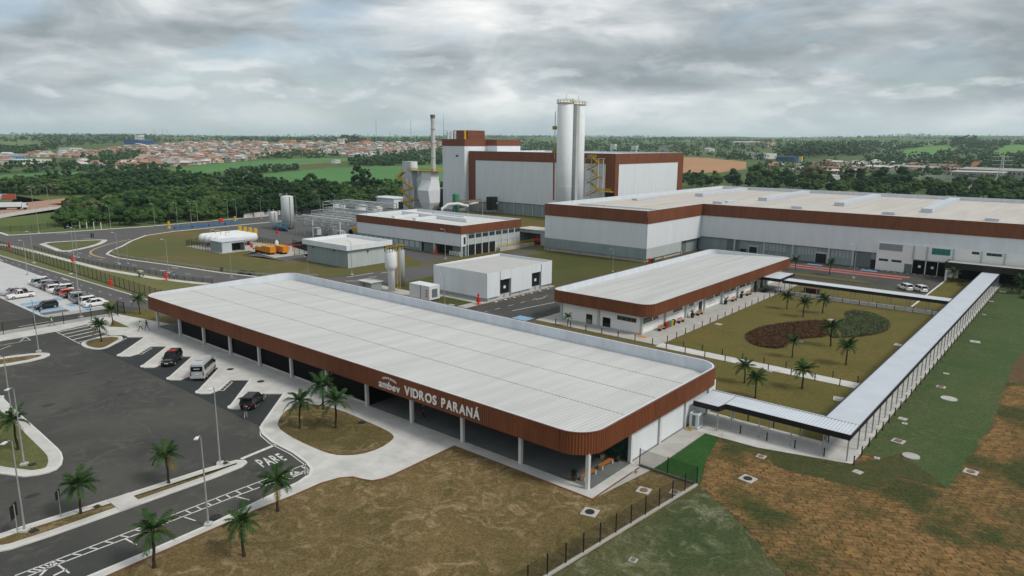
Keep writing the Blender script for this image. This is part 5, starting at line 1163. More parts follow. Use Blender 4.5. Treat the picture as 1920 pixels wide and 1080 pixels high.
for k, (px, py) in enumerate(((2, 374), (18, 374))):
    p = A(px, py); t = thing('shipping_container', ('grey container at the left picture edge in the far yard', 'rust red container in the far yard')[k], 'container', (*p, 0)); t.rotation_euler = (0, 0, radians(70))
    c_ = MB(); ribbed(c_, ccw(rect(-3, 3, -1.25, 1.25)), .1, 2.9, .5, .05); c_.box(-3.02, 3.02, -1.27, 1.27, 2.88, 2.95); c_.v = [(v[0] + p[0], v[1] + p[1], v[2]) for v in c_.v]; c_.build('box', (CANOPY, mat('container_red', (.35, .08, .05), .7))[k], t)
    m2 = MB().box(p[0] + 3.0, p[0] + 3.06, p[1] - 1.2, p[1] + 1.2, .2, 2.85); m2.build('door', GREYP, t)
sheet('yard', [A(*q) for q in ((-60, 399), (0, 385), (120, 372), (195, 372), (160, 377), (90, 383), (150, 387), (95, 390), (40, 400), (-60, 415))], .05, DIRT)
sheet('yard_road', [A(*q) for q in ((-60, 414), (0, 402), (95, 388), (145, 387), (100, 393), (30, 404), (-60, 421))], .09, CONC)
sheet('meadow', [A(*q) for q in ((-80, 372), (30, 367), (240, 367), (215, 383), (150, 392), (0, 410), (-80, 425), (-80, 445), (0, 440), (120, 430), (120, 418), (200, 395))], .03, MEADG)

# ------------------------------------------------------------------ people
def person(x, y, rz, label, shirt, legs, pose='stand', z=.14, held=None):
    t = thing('person', label, 'person', (x, y, z))
    swing = {'walk': .42, 'stand': .06, 'lean': .1}[pose]
    fa, fb = swing, -swing
    V = [(0, 0, .95), (0, 0, 1.18), (.01, 0, 1.38), (.02, 0, 1.50), (.03, 0, 1.62), (.03, 0, 1.74)]
    Rr = [.135, .125, .15, .055, .10, .08]; E_ = [(0, 1), (1, 2), (2, 3), (3, 4), (4, 5)]
    def chain(st, pts, rr):
        p_ = st
        for q, r in zip(pts, rr): V.append(q); Rr.append(r); E_.append((p_, len(V) - 1)); p_ = len(V) - 1
        return p_
    for s_, f in ((-1, fa), (1, fb)):
        chain(0, [(.02, s_ * .10, .86), (f * .5 + .05, s_ * .10, .48), (f * .95 - (.12 if f < 0 else 0), s_ * .10, .09), (f * .95 + .12 - (.12 if f < 0 else 0), s_ * .10, .045)], [.085, .062, .045, .038])
        af = -f if pose != 'lean' else .9
        w_ = chain(2, [(.01, s_ * .19, 1.40), (af * .3, s_ * .235, 1.14), (af * .75 + .05, s_ * .22, .92 if pose != 'lean' else 1.1), (af * .85 + .06, s_ * .215, .84 if pose != 'lean' else 1.1)], [.058, .044, .032, .034])
        hx, hy, hz = V[w_]
        for k in range(4): chain(w_, [(hx + .022 * (k - 1.5), hy, hz - .05), (hx + .022 * (k - 1.5) + .012, hy - s_ * .012, hz - .085 - .008 * (k in (1, 2)))], [.0095, .008])
        chain(w_, [(hx + .045, hy - s_ * .02, hz - .02), (hx + .06, hy - s_ * .03, hz - .05)], [.010, .008])
    me = bpy.data.meshes.new('body'); me.from_pydata(V, E_, []); ob = bpy.data.objects.new('body', me); COL.objects.link(ob)
    md = ob.modifiers.new('s', 'SKIN'); sk = me.skin_vertices[0].data
    for i, r in enumerate(Rr): sk[i].radius = (r, r * (1.25 if i in (0, 1, 2) else 1)); sk[i].use_root = (i == 0)
    ob.modifiers.new('u', 'SUBSURF').levels = 1
    dg = bpy.context.evaluated_depsgraph_get(); m2 = bpy.data.meshes.new_from_object(ob.evaluated_get(dg)); bpy.data.objects.remove(ob)
    for mm in (shirt, legs, SKIN, HAIR, BLACK): m2.materials.append(mm)
    for f in m2.polygons:
        c = f.center; k = 0
        if c.z < .08: k = 4
        elif c.z < .93 and abs(c.y) < .20: k = 1
        elif abs(c.y) > .2 and c.z < 1.2: k = 2
        elif c.z > 1.50: k = 3 if (c.z > 1.70 or c.x < -.01) else 2
        f.material_index = k; f.use_smooth = True
    o = bpy.data.objects.new('body', m2); COL.objects.link(o); o.parent = t
    h = MB().lathe(x + .0, y, [(.108, z + 1.69), (.112, z + 1.75), (.085, z + 1.83), (.02, z + 1.86)], 10).build('hair' if held != 'helmet' else 'helmet', HAIR if held != 'helmet' else WHITE, t, True)
    f_ = MB(); f_.tube([(x + .12, y, z + 1.66), (x + .155, y, z + 1.63)], [.012, .018], 5); f_.build('nose', SKIN, t)
    for s_ in (-1, 1): MB().box(x + .01, x + .05, y + s_ * .105 - .012, y + s_ * .105 + .012, z + 1.61, z + 1.67).build('ear', SKIN, t); MB().box(x + .118, x + .128, y + s_ * .04 - .012, y + s_ * .04 + .012, z + 1.665, z + 1.685).build('eye', HAIR, t)
    t.rotation_euler = (0, 0, rz); return t
HV = mat('hi_vis', (.35, .62, .22), .8); DKC = mat('dark_cloth', (.02, .022, .028), .9); NAVY = mat('navy_cloth', (.03, .06, .13), .9); KHA = mat('khaki_cloth', (.34, .29, .23), .9); GRC = mat('grey_cloth', (.12, .12, .13), .9); LBL = mat('light_blue_cloth', (.16, .28, .50), .9)
person(*A(98, 613), radians(95), 'person in pale green vest walking along the fence pavement', HV, GRC, 'walk')
person(*A(264, 622), radians(-60), 'person in bright green vest walking to the entrance building', HV, DKC, 'walk')
person(*A(276, 620), radians(-60), 'person in dark clothes walking beside the green vest', DKC, GRC, 'walk')
person(*A(461, 785), radians(128), 'person in dark top and khaki trousers at the raised tailgate', DKC, KHA, 'lean', .03)
person(*A(327, 525), radians(200), 'person in blue top standing on the footpath beside the road', LBL, DKC, 'stand', .1)
person(*A(794, 786), radians(-110), 'person in dark clothes standing in the shade of the porch', DKC, DKC, 'stand', .155)
cart = thing('garden_cart', 'small dark cart left on the footpath by the fence', 'cart', (*A(264, 519), .1)); x, y = A(264, 519)
MB().loft([[(x - .5, y - .35, .5), (x + .5, y - .35, .5), (x + .5, y + .35, .5), (x - .5, y + .35, .5)], [(x - .75, y - .5, 1.2), (x + .75, y - .5, 1.2), (x + .75, y + .5, 1.2), (x - .75, y + .5, 1.2)]]).build('tub', GREYD, cart); MB().box(x - .7, x + .7, y - .45, y + .45, 1.2, 1.6).build('load', mat('straw', (.42, .36, .25), .9), cart)
for s_ in (-1, 1): MB().tube([(x + .3, y + s_ * .4, .32), (x + .3, y + s_ * .48, .32)], .28, 12).build('wheel', TYRE, cart)
# ------------------------------------------------------------------ street lamps
def lamp_proto():
    t = thing('street_lamp', 'x', 'street lamp', (0, 0, 0), 'galvanised street lamps')
    MB().tube([(0, 0, .2), (0, 0, 8.3)], [.09, .05], 8).build('pole', STEEL, t); MB().box(-.3, .3, -.3, .3, 0, .3).build('base_block', CONCW, t)
    MB().tube([(0, 0, 8.25), (-.25, 0, 8.5), (-.8, 0, 8.6)], .035, 6).build('arm', STEEL, t); MB().loft([[(-.75, -.12, 8.55), (-.75, .12, 8.55), (-.75, .12, 8.65), (-.75, -.12, 8.65)], [(-1.35, -.16, 8.58), (-1.35, .16, 8.58), (-1.35, .16, 8.66), (-1.35, -.16, 8.66)]]).build('lamp_head', STEELW, t)
    MB().box(-1.3, -.8, -.1, .1, 8.535, 8.56).build('lens', LENS, t)
    return freeze(t)
lp = lamp_proto(); first = [lp]
def lamp(px, py, label, rz=0., sc=1.0):
    x, y = A(px, py)
    if first: o = first.pop(); o.location = (x, y, .05); o.rotation_euler = (0, 0, rz); o['label'] = label; o.scale = (sc,) * 3
    else: o = dup(lp, (x, y, .05), rz, label, sc=sc)
for a in ((391, 987, 'tall lamp standing on the pavement beside the dry front lawn', 2.4), (413, 872, 'tall lamp at the tip of the median by the PARE lettering', 2.4), (46, 874, 'tall lamp on the green island near the palm at left edge', 2.4), (47, 999, 'tall lamp at the left end of the grass median', 2.4), (25, 797, 'tall lamp farther back on the green island at left edge', 2.4), (73, 661, 'tall lamp on the small grass median before the hatched bay', 2.4), (152, 596, 'lamp beside the white saloon at the fence end of the car row', 2.0), (52, 516, 'lamp rising above the empty striped bays', .5), (147, 545, 'lamp on the verge behind the parked car row', .5), (64, 494, 'lamp on the grass by the boundary fence at far left', .5), (139, 482, 'lamp on the kerb before the grass triangle, left of a pair', .5), (146, 484, 'lamp on the kerb before the grass triangle, right of a pair', .5), (223, 496, 'lamp at the bend of the ring road', .5), (240, 495, 'low lamp just right of the road bend', .5, .6), (316, 513, 'lamp beside the ring road before the gas kiosk', .5), (434, 519, 'lamp on the lawn before the gas kiosk', .5, .7), (578, 520, 'short lamp behind the rounded far corner of the entrance roof', .5, .6), (660, 516, 'lamp in front of the grey switch house', .5), (834, 572, 'lamp beside the generator and white store', .5, .75), (835, 486, 'lamp before the brown-roofed utility building', .5), (1149, 510, 'lone lamp on the dark lawn before the production hall', .5, .7), (1600, 522, 'lamp in the court before the production hall', .5),
          (73, 437, 'lamp beyond the ring road at far left', .5), (208, 430, 'lamp against the forest, leftmost of the far lamps', .5), (291, 424, 'second of the far lamps against the forest', .5), (333, 421, 'third of the far lamps against the forest', .5), (359, 418, 'fourth of the far lamps against the forest', .5), (371, 417, 'fifth of the far lamps against the forest', .5), (428, 413, 'sixth of the far lamps against the forest', .5), (444, 412, 'seventh of the far lamps against the forest', .5), (490, 410, 'eighth of the far lamps against the forest', .5), (556, 404, 'ninth of the far lamps against the forest', .5), (601, 401, 'tenth of the far lamps against the forest', .5), (629, 398, 'eleventh of the far lamps against the forest', .5), (92, 388, 'floodlight post in the far yard, right of two', .5, 1.2), (62, 386, 'floodlight post in the far yard, left of two', .5, 1.1)): lamp(*a)

# ------------------------------------------------------------------ palms
def frond_mesh(seed, droop, length=2.2):
    rs = random.Random(seed); mb = MB(); n = 17; pts = []
    for i in range(n + 1):
        t = i / n; pts.append(Vector((length * (t - .16 * droop * t * t), 0, length * (.50 * t - (.22 + .85 * droop) * t * t))))
    mb.tube(pts, [.026 * (1 - .8 * i / n) + .005 for i in range(n + 1)], 3)
    for i in range(3, n + 1):
        t = i / n; L_ = (.30 + .42 * sin(pi * min(1, .1 + t * .8))) * length / 2.2
        p = pts[i]; d = (pts[i] - pts[i - 1]).normalized()
        for s_ in (-1, 1):
            for h in (0, .34, .67):
                q = p - d * (h * length / n); a = rs.uniform(.6, 1.0); sd = rs.uniform(.45, .85)
                e = q + Vector((d.x * L_ * a, s_ * L_ * sd, d.z * L_ * a - L_ * rs.uniform(.15, .6) + (.12 * L_ if rs.random() < .3 else 0)))
                m_ = (q + e) * .5 + Vector((0, 0, .06 * L_)); w = Vector((d.x, 0, d.z)) * .025
                mb.face([q - w, m_ - w * 1.3, e, m_ + w * 1.3, q + w])
    return mb
def palm_proto(seed):
    rs = random.Random(seed); t = thing('palm_tree', 'x', 'palm tree', (0, 0, 0), 'young feather palms')
    mb = MB(); lean = rs.uniform(-.15, .15); k = 9; zt = 3.0
    rings = [((lean * (i / k) ** 2, .04 * sin(i), zt * i / k), .125 - .03 * i / k + (.06 if i == 0 else 0) + .012 * (i % 2)) for i in range(k + 1)]
    mb.tube([r[0] for r in rings], [r[1] for r in rings], 9); mb.build('trunk', PALMBARK, t)
    c = Vector((lean, 0, zt)); MB().lathe(c.x, c.y, [(.10, zt - .1), (.15, zt + .15), (.05, zt + .5)], 8).build('crownshaft', mat('crownshaft_fibre', (.07, .06, .03), .9), t)
    wind = rs.uniform(-.3, .3)
    nf = rs.choice((17, 20, 22))
    for i in range(nf):
        a = i * 2.39996 + rs.uniform(-.25, .25); lev = i / (nf - 1); droop = .05 + .95 * lev ** 1.15 + rs.uniform(-.08, .12)
        o = frond_mesh(seed * 50 + i, droop, rs.uniform(1.45, 2.1)).build('frond', PALM2 if (lev > .93 and rs.random() < .6) else PALM1, t)
        o.location = c + Vector((0, 0, .22 - .2 * lev)); o.rotation_euler = (rs.uniform(-.2, .2), -.78 * (1 - lev) + rs.uniform(-.12, .12), a)
    return freeze(t)
pp = [palm_proto(1), palm_proto(2), palm_proto(5), palm_proto(8), palm_proto(13)]; pf = [True] * 5; pc = [0]
def palm(px, py, label, sc=1.0, xy=None, z=.1):
    x, y = xy or A(px, py); k = pc[0] % 5; pc[0] += 1
    if pf[k]: pf[k] = False; o = pp[k]; o.location = (x, y, z); o.scale = (sc,) * 3; o['label'] = label
    else: o = dup(pp[k], (x, y, z), 0, label, sc=(sc * U(.9, 1.08), sc * U(.9, 1.08), sc * U(.88, 1.12)))
    o.rotation_euler = (U(-.07, .07), U(-.07, .07), U(0, 6))
for px, py, s_, lb in ((290, 1066, 1.1, 'palm nearest the bottom edge left of centre on the dry lawn'), (458, 1045, 1.0, 'palm on the dry lawn right of the tall pavement lamp'), (521, 960, 1.0, 'palm on the dry lawn beside the PARE lane end'), (317, 908, 1.02, 'palm on the median nearest its right end'), (152, 966, 1.0, 'palm in the middle of the grass median'), (34, 846, 1.05, 'palm on the green island cut by the left edge'), (562, 806, 1.1, 'left palm of the three on the island lawn'), (606, 770, 1.1, 'rear palm of the three on the island lawn'), (630, 805, 1.15, 'right palm of the three on the island lawn'), (191, 642, .95, 'palm on the kerbed island beside the hatched bay'), (212, 610, .9, 'palm on the small grass wedge by the fence gate'), (263, 590, .95, 'palm at the far left corner of the entrance building'),
                       (1475, 580, .9, 'garden palm nearest the porch of the low white building'), (1505, 595, 1.0, 'second garden palm in the far left group of three'), (1542, 588, 1.05, 'third garden palm in the far left group of three'), (1485, 671, .9, 'garden palm in front of the brown flower bed'), (1557, 650, 1.1, 'garden palm between brown and green flower beds'), (1586, 685, .95, 'garden palm right of the flower beds toward the walkway'), (1396, 719, .95, 'left palm of three on the strip lawn before the path'), (1416, 747, 1.0, 'nearest palm of three on the strip lawn before the path'), (1504, 730, 1.05, 'right palm of three on the strip lawn before the path'),
                       (1555, 516, .95, 'right palm on the court verge before the hall'), (1491, 507, .95, 'left palm on the court verge before the hall'), (1784, 530, 1.0, 'palm in front of the office entrance canopy'), (1912, 552, 1.0, 'palm at the right edge beside the covered walkway'), (1064, 612, .55, 'small palm by the front wall of the low white building')): palm(px, py, lb, s_ * .9)
def shrub(x, y, r, h, label, seed, m=LEAF[1]):
    rs = random.Random(seed); t = thing('shrub', label, 'shrub', (x, y, 0)); mb = MB()
    for k in range(int(130)):
        a = rs.uniform(0, 6.28); rr = r * sqrt(rs.random()); z = .1 + h * rs.random() * (1 - .4 * rr / r); p = Vector((x + rr * cos(a), y + rr * sin(a), z)); d = Vector((rs.uniform(-1, 1), rs.uniform(-1, 1), rs.uniform(-.2, 1))).normalized() * .32; e = d.cross(Vector((0, 0, 1))).normalized() * .13
        mb.face([p - d, p + e, p + d, p - e])
    mb.build('leaves', m, t); MB().tube([(x, y, 0), (x, y, h * .6)], .05, 5).build('stem', BARK, t)
shrub(-13.0, 196, 2.6, 2.0, 'dark shrub under the office canopy at right edge', 3, LEAF[0]); shrub(-11, 190, 1.3, 1.0, 'low bushy shrub beside the far end of the walkway', 4); shrub(-23, 197, 2.2, 1.2, 'low plants left of the walkway at the office entrance', 5, LEAF[0])
shrub(*A(455, 513), 1.0, .8, 'left of two small bushes on the verge above the entrance roof', 6); shrub(*A(472, 515), .9, .8, 'right of two small bushes on the verge above the entrance roof', 7)

# ------------------------------------------------------------------ fences
fb = thing('boundary_fence', 'long dark mesh fence along the road behind the parked cars', 'fence', (-200, 63.3, 0)); fence(fb, [(-268, 63.3), (-143, 63.3)], 2.5, 2.6)
MB().bar((-268, 63.3, .12), (-143, 63.3, .12), .16, .24).build('plinth', mat('dark_plinth', (.10, .095, .085), .9), fb)
ff = thing('car_park_fence', 'thin mesh fence between the pavement and the car park lane', 'fence', (-140.9, 20, 0)); fence(ff, [(-140.9, -8), (-142.0, 52.3)], 2.3, 4.6)
fg = thing('pedestrian_gate', 'black pedestrian gate frame in the fence by the parked cars', 'gate', (-143.4, 53.5, 0))
for p in ((-144.2, 53.2), (-142.2, 53.6)): MB().bar((*p, 0), (*p, 2.4), .14, .14).build('post', BLACK, fg)
for z in (.25, 1.3, 2.3): MB().bar((-144.2, 53.2, z), (-142.2, 53.6, z), .09, .09).build('rail', BLACK, fg)
MB().face([(-144.2, 53.2, .3), (-142.2, 53.6, .3), (-142.2, 53.6, 2.3), (-144.2, 53.2, 2.3)]).build('mesh_panel', WIRE, fg)
fh2 = thing('path_fence', 'low mesh fence between the footpath and the ring road', 'fence', (-200, 71, 0)); fence(fh2, [(-250, 69.8), (-219, 69.9), (-198, 71.6), (-181, 75.0), (-166, 76.6), (-158, 79.4)], 1.2, 2.6)
fl = thing('lawn_fence', 'dark mesh fence on a concrete plinth at the corner of the entrance building', 'fence', (-29, 50, 0))
FP = [(-31.4, 18), (-27.2, 61.0), (-33.6, 61.0)]; fence(fl, FP, 2.1, 2.15, True, BLACK, .1, .08)
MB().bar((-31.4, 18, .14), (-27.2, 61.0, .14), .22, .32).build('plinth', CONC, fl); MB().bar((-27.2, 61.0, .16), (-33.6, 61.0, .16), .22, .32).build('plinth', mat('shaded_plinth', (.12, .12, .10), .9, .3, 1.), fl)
fr = thing('guard_rail', 'steel guard rail on the outside of the ring road bend', 'guard rail', (-205, 82, 0))
gp = smooth_loop([(-228, 85.2), (-222, 81.7), (-213, 81.1), (-205, 82.3), (-190, 85.3), (-169, 88.9), (-157.9, 91.9), (-147, 100.6)], 1, False)
for p, q in zip(gp, gp[1:]): MB().bar((*p, .62), (*q, .62), .06, .3).build('beam', STEEL, fr)
for p in posts_line(gp, 3.0): MB().bar((*p, 0), (*p, .75), .1, .1).build('post', STEEL, fr)
fw = thing('forest_fence', 'line of white concrete fence posts at the edge of the trees', 'fence', (-300, 90, 0)); fence(fw, [A(120, 415), A(128, 424), A(150, 428), A(190, 430)], 2.6, 3.2, False, STEELW, 0, .22)
fy = thing('meadow_fence', 'dark posts along the meadow at far left', 'fence', (-300, 75, 0)); fence(fy, [A(-20, 436), A(60, 433), A(105, 427)], 2.2, 3.0)

# ------------------------------------------------------------------ bollards
bp = MB().box(-.055, .055, -.055, .055, 0, .95).build('bollard', BLACK, None); BF = [bp]
def bollards(pts, label, group):
    for p in pts:
        o = BF.pop() if BF else bp.copy()
        if o is not bp: COL.objects.link(o)
        o.location = (*p, .1); tag(o, label, 'bollard', group)
mbv = MB(); mbv.box(-.055, .055, -.055, .055, 0, .95); mbv.box(-.075, .075, -.075, .075, .95, 1.0)
me_ = bp.data; bp.data = mbv.build('bollard', BLACK).data; bpy.data.objects.remove(bpy.data.objects['bollard.001'])
bollards([(-54.0, 105.6 + 3.35 * k) for k in range(17)], 'black bollard lining the pavement of the low white building', 'bollards by the low white building')
bollards([(-75.2 + 3.35 * k, 102.5) for k in range(7)], 'black bollard on the grass edge behind the entrance roof', 'bollards behind the entrance roof')
bollards([(-50.4 + 3.35 * k, 104.35) for k in range(9)], 'black bollard on the garden side of the near white path', 'bollards on the garden side of the path')
bollards([(-52.0 + 3.35 * k, 101.45) for k in range(11)], 'black bollard on the near side of the white garden path', 'bollards on the near side of the path')
bollards([(-16.7, 76.0 + 3.03 * k) for k in range(40)], 'black bollard along the right edge of the long covered walkway', 'bollards along the long walkway')
bollards([(-29.0 + 3.1 * k, 76.0) for k in range(4)], 'black bollard in front of the short covered walkway', 'bollards before the short walkway')
bollards([(-29.8 + 3.1 * k, 80.3) for k in range(4)], 'black bollard behind the short covered walkway', 'bollards behind the short walkway')
bollards([(-50.5 + 3.35 * k, 157.9) for k in range(9)], 'black bollard before the far garden walkway', 'bollards before the far walkway')

# ------------------------------------------------------------------ inspection covers
LID = mat('iron_lid', (.02, .021, .022), .7); LIDR = mat('rusty_lid', (.20, .13, .09), .9, .3, 3.)
def cover(px, py, w, label, lid='round', m=LID, z=.1):
    w *= .84; x, y = A(px, py); t = thing('inspection_cover', label, 'manhole cover', (x, y, z), 'inspection covers in the lawns'); a = U(-.25, .25)
    mb = MB().box(x - w / 2, x + w / 2, y - w / 2, y + w / 2, 0, z + .06); mb.build('slab', CONC, t)
    if lid == 'round': MB().cyl(x, y, w * .3, z, z + .12, 16).build('lid', m, t)
    elif lid == 'square': MB().box(x - w * .28, x + w * .28, y - w * .28, y + w * .28, z, z + .12).build('lid', m, t)
    else: MB().box(x - w * .1, x + w * .1, y - w * .04, y + w * .04, z, z + .11).build('handle', STEEL, t)
    t.rotation_euler = (0, 0, a); return t
for a in ((1106, 963, 1.7, 'concrete slab with black round lid on the dry lawn by the corner column'), (1207, 922, 1.5, 'concrete slab with rusty round lid beside the lawn fence', 'round', LIDR), (1265, 925, 1.1, 'small slab with dark lid just inside the fence corner', 'square', LIDR), (1192, 888, .7, 'tiny round lid by the last white column', 'round', LIDR), (1187, 1053, .75, 'small slab on the bare lawn near the bottom edge', 'square', LIDR), (1402, 900, 1.7, 'large slab with dark lid between green and dry turf', 'round', LID), (1427, 858, 1.1, 'slab with square rusty lid before the short walkway', 'square', LIDR), (1820, 887, 1.5, 'slab with pale round lid on the dry turf at right', 'round', LIDR), (1354, 818, .9, 'small plain slab on rich green turf by the walkway', 'plain'), (1608, 887, 1.0, 'plain slab at the walkway corner', 'plain'), (1684, 829, 1.5, 'slab with dark square lid on the green strip', 'square', LIDR), (1692, 787, 1.1, 'left plain slab of a close pair on the green strip', 'plain'), (1696, 796, .7, 'right plain slab of a close pair on the green strip', 'plain'), (1644, 861, .7, 'little plain slab beside the walkway bollards', 'plain'), (1764, 727, 1.3, 'slab with pale lid halfway up the green strip', 'square', LIDR), (1774, 702, .9, 'plain slab higher up the green strip', 'plain'), (678, 795, 1.9, 'slab with black lid on the island lawn edge', 'round', LID), (1575, 750, 2.0, 'wide slab against the long walkway', 'square', CONC), (1685, 648, 1.6, 'slab on the garden lawn by the walkway', 'plain'), (1560, 601, 1.4, 'pale slab behind the brown bed', 'plain'), (1498, 642, 1.2, 'pale slab on the garden lawn near the palms', 'plain'), (1443, 697, .9, 'pale slab on the strip lawn', 'plain'), (1347, 609, 1.3, 'pale slab on the lawn by the bollards', 'plain'), (61, 874, 1.3, 'slab with dark lid beside the island lamp', 'square', LID), (64, 999, 1.3, 'slab with dark lid at the median end', 'square', LID), (182, 953, 1.0, 'slab with lid in the middle of the median', 'square', LID), (423, 871, 1.0, 'slab with lid at the median tip', 'square', LID), (845, 573, 1.6, 'left concrete slab by the generator lawn', 'plain'), (869, 575, 1.6, 'right concrete slab by the generator lawn', 'plain'), (1858, 566, 1.0, 'plain slab near the far end of the green strip', 'plain'), (1880, 548, 1.5, 'long slab below the right edge palm', 'plain'), (1845, 591, .8, 'small slab in the upper green strip', 'plain'), (1828, 642, 1.8, 'broken pale slab on the upper green strip', 'plain')): cover(*a)
for px, py, r, lb in ((1708, 857, 1.05, 'large pale concrete disc on the green strip'), (1779, 749, 1.2, 'pale concrete disc farther up the green strip')):
    x, y = A(px, py); t = thing('concrete_disc', lb, 'manhole cover', (x, y, .1)); r *= .82; MB().cyl(x, y, r, 0, .17, 24).build('ring', CONC, t); MB().cyl(x, y, r * .85, .1, .18, 24).build('lid', CONC, t)
for px, py, lb in ((432, 694, 'round iron lid in the plaza behind the van'), (489, 717, 'round iron lid in the plaza beyond the fourth column'), (404, 972, 'round iron lid in the pavement by the tall lamp')):
    x, y = A(px, py); o = tag(MB().cyl(0, 0, .5, 0, .012, 20).build('iron_lid', LID, None), lb, 'manhole cover'); o.location = (x, y, .141)

# ------------------------------------------------------------------ furniture and equipment
def bench(x, y, rz, label, m, L_=2.2, back=False):
    t = thing('bench', label, 'bench', (0, 0, 0))
    for k in range(4): MB().box(-L_ / 2, L_ / 2, -.26 + k * .135, -.15 + k * .135, .42, .47).build('slat', m, t)
    for s_ in (-1, 1): MB().box(s_ * L_ * .42 - .12, s_ * L_ * .42 + .12, -.25, .26, 0, .42).build('leg', CONC if not back else BLACK, t)
    if back:
        for k in range(3): MB().box(-L_ / 2, L_ / 2, .27, .31, .55 + k * .14, .65 + k * .14).build('back_slat', m, t)
    t.location = (x, y, .15 if not back else .12); t.rotation_euler = (0, 0, rz)
WOOD = mat('orange_wood', (.42, .15, .03), .7, .3, 2.)
bench(-36.2, 55.4, pi / 2, 'nearer orange bench under the rounded corner', WOOD, 2.3); bench(-36.2, 58.6, pi / 2, 'farther orange bench under the rounded corner', WOOD, 2.3); bench(-38.6, 60.0, 0, 'dark orange bench against the green glass wall', WOOD, 2.6)
def planter(x, y, r, label, h=.7, leaf=LEAF[0], seed=1, tall=1.0):
    rs = random.Random(seed); t = thing('potted_plant', label, 'potted plant', (x, y, .14)); MB().lathe(x, y, [(r * .7, .12), (r, .14 + h), (r * .9, .14 + h), (r * .85, .1 + h)], 12).build('pot', mat('pot_brown', (.05, .03, .022), .8), t)
    mb = MB()
    for k in range(34):
        a = rs.uniform(0, 6.28); e = rs.uniform(.3, 1.2); p = Vector((x, y, .14 + h)); q = p + Vector((cos(a) * cos(e), sin(a) * cos(e), sin(e))) * rs.uniform(.4, .9) * tall; w = Vector((-sin(a), cos(a), 0)) * .06; mid = (p + q) / 2 + Vector((0, 0, .1)); mb.face([p, mid + w, q, mid - w])
    mb.build('leaves', leaf, t); MB().tube([(x, y, h), (x, y, h + .4 * tall)], .03, 5).build('stem', BARK, t)
planter(-36.9, 53.9, .3, 'dark potted plant behind the corner column', .5, seed=2); planter(-35.9, 60.3, .3, 'dark potted plant by the glass wall', .6, seed=3, tall=1.4)
for k, (y, lb) in enumerate(((124.0, 'second'), (139.4, 'third'), (147.6, 'fourth'), (155.6, 'fifth'))): planter(-58.4, y, .42, lb + ' potted plant along the wall of the low white building', .8, LEAF[1], 10 + k, 1.6)
for k, (y, lb) in enumerate(((111.6, 'nearest'), (119.0, 'second'), (127.0, 'third'), (143.6, 'fourth'), (151.5, 'farthest'))): bench(-58.3, y, pi / 2, lb + ' pale wooden bench along the low white building', mat('pale_wood', (.40, .20, .11), .8, .2, 2.), 1.9, True)
def bin_(x, y, m, label):
    t = thing('waste_bin', label, 'bin', (x, y, .11)); MB().lathe(x, y, [(.28, .11), (.36, 1.1)], 12).build('tub', m, t); MB().lathe(x, y, [(.38, 1.1), (.36, 1.18), (.1, 1.22)], 12).build('lid', m, t)
for k, (m, n_) in enumerate(((mat('bin_brown', (.16, .05, .03), .5), 'brown'), (RED, 'red'), (mat('bin_teal', (.02, .25, .26), .5), 'teal'), (YELLOW, 'yellow'), (mat('bin_dark', (.05, .03, .025), .6), 'dark brown'))): bin_(-58.4, 113.2 + k * .78, m, n_ + ' recycling bin against the low white building')
t = thing('wet_floor_mat', 'orange mat lying at the corner of the low white building', 'mat', (*A(1203, 632), .12)); x, y = A(1203, 632); MB().box(x - .9, x + .9, y - .5, y + .5, .11, .15).build('mat', ORANGE, t)
ac = thing('air_conditioner', 'white air conditioning unit beside the short covered walkway', 'air conditioner', (-33.6, 74.3, .12))
MB().box(-34.3, -33.2, 73.7, 74.9, .2, 2.0).build('case', STEELW, ac); MB().box(-33.95, -33.55, 73.66, 73.7, .5, 1.8).build('grille', GREYD, ac); MB().box(-33.2, -33.16, 73.9, 74.7, .5, 1.8).build('grille', GREYP, ac); MB().cyl(-33.75, 74.3, .42, 2.0, 2.06, 14).build('fan_guard', GREYD, ac)
for k in range(4): MB().box(-34.2 + .9 * (k % 2), -34.1 + .9 * (k % 2), 73.8 + .9 * (k // 2), 73.9 + .9 * (k // 2), .1, .2).build('foot', BLACK, ac)
hs = thing('coiled_hose', 'yellow hose lying at the foot of the air conditioner', 'hose', (-33.8, 73.2, .13)); MB().tube([(-34.2 + .5 * cos(k * .7) * (1 - k * .02) + k * .02, 73.1 + .3 * sin(k * .7), .16 + .01 * k) for k in range(20)], .035, 5).build('coil', YELLOW, hs)
def hydrant(px, py, label, h=2.4):
    x, y = A(px, py); t = thing('hydrant_post', label, 'hydrant', (x, y, 0), 'red fire hydrant posts'); MB().box(x - .35, x + .35, y - .3, y + .3, .5, h * .62).build('hose_cabinet', RED, t); MB().cyl(x, y, .12, 0, h, 8).build('standpipe', RED, t); MB().tube([(x - .3, y, h * .8), (x + .3, y, h * .8)], .1, 8).build('outlet', RED, t); MB().box(x - .6, x + .6, y - .6, y + .6, 0, .14).build('base', CONCW if h < 2 else mat('red_base', (.4, .12, .09), .8), t)
for a in ((208, 538, 'red hydrant on the verge nearest the entrance building'), (137, 493, 'red hydrant on the grass before the footpath, left of centre'), (18, 467, 'red hydrant at the far left end of the footpath'), (312, 526, 'red hydrant beside the footpath and the blue-topped person'), (897, 571, 'red hydrant before the white store shed'), (520, 441, 'red hydrant on the kerb by the grey tanks'), (817, 477, 'red hydrant at the open bay of the utility building'), (551, 470, 'red hydrant beside the gas manifold', 1.6) if False else (472, 466, 'red hydrant beside the gas kiosk', 1.8)): hydrant(*a)
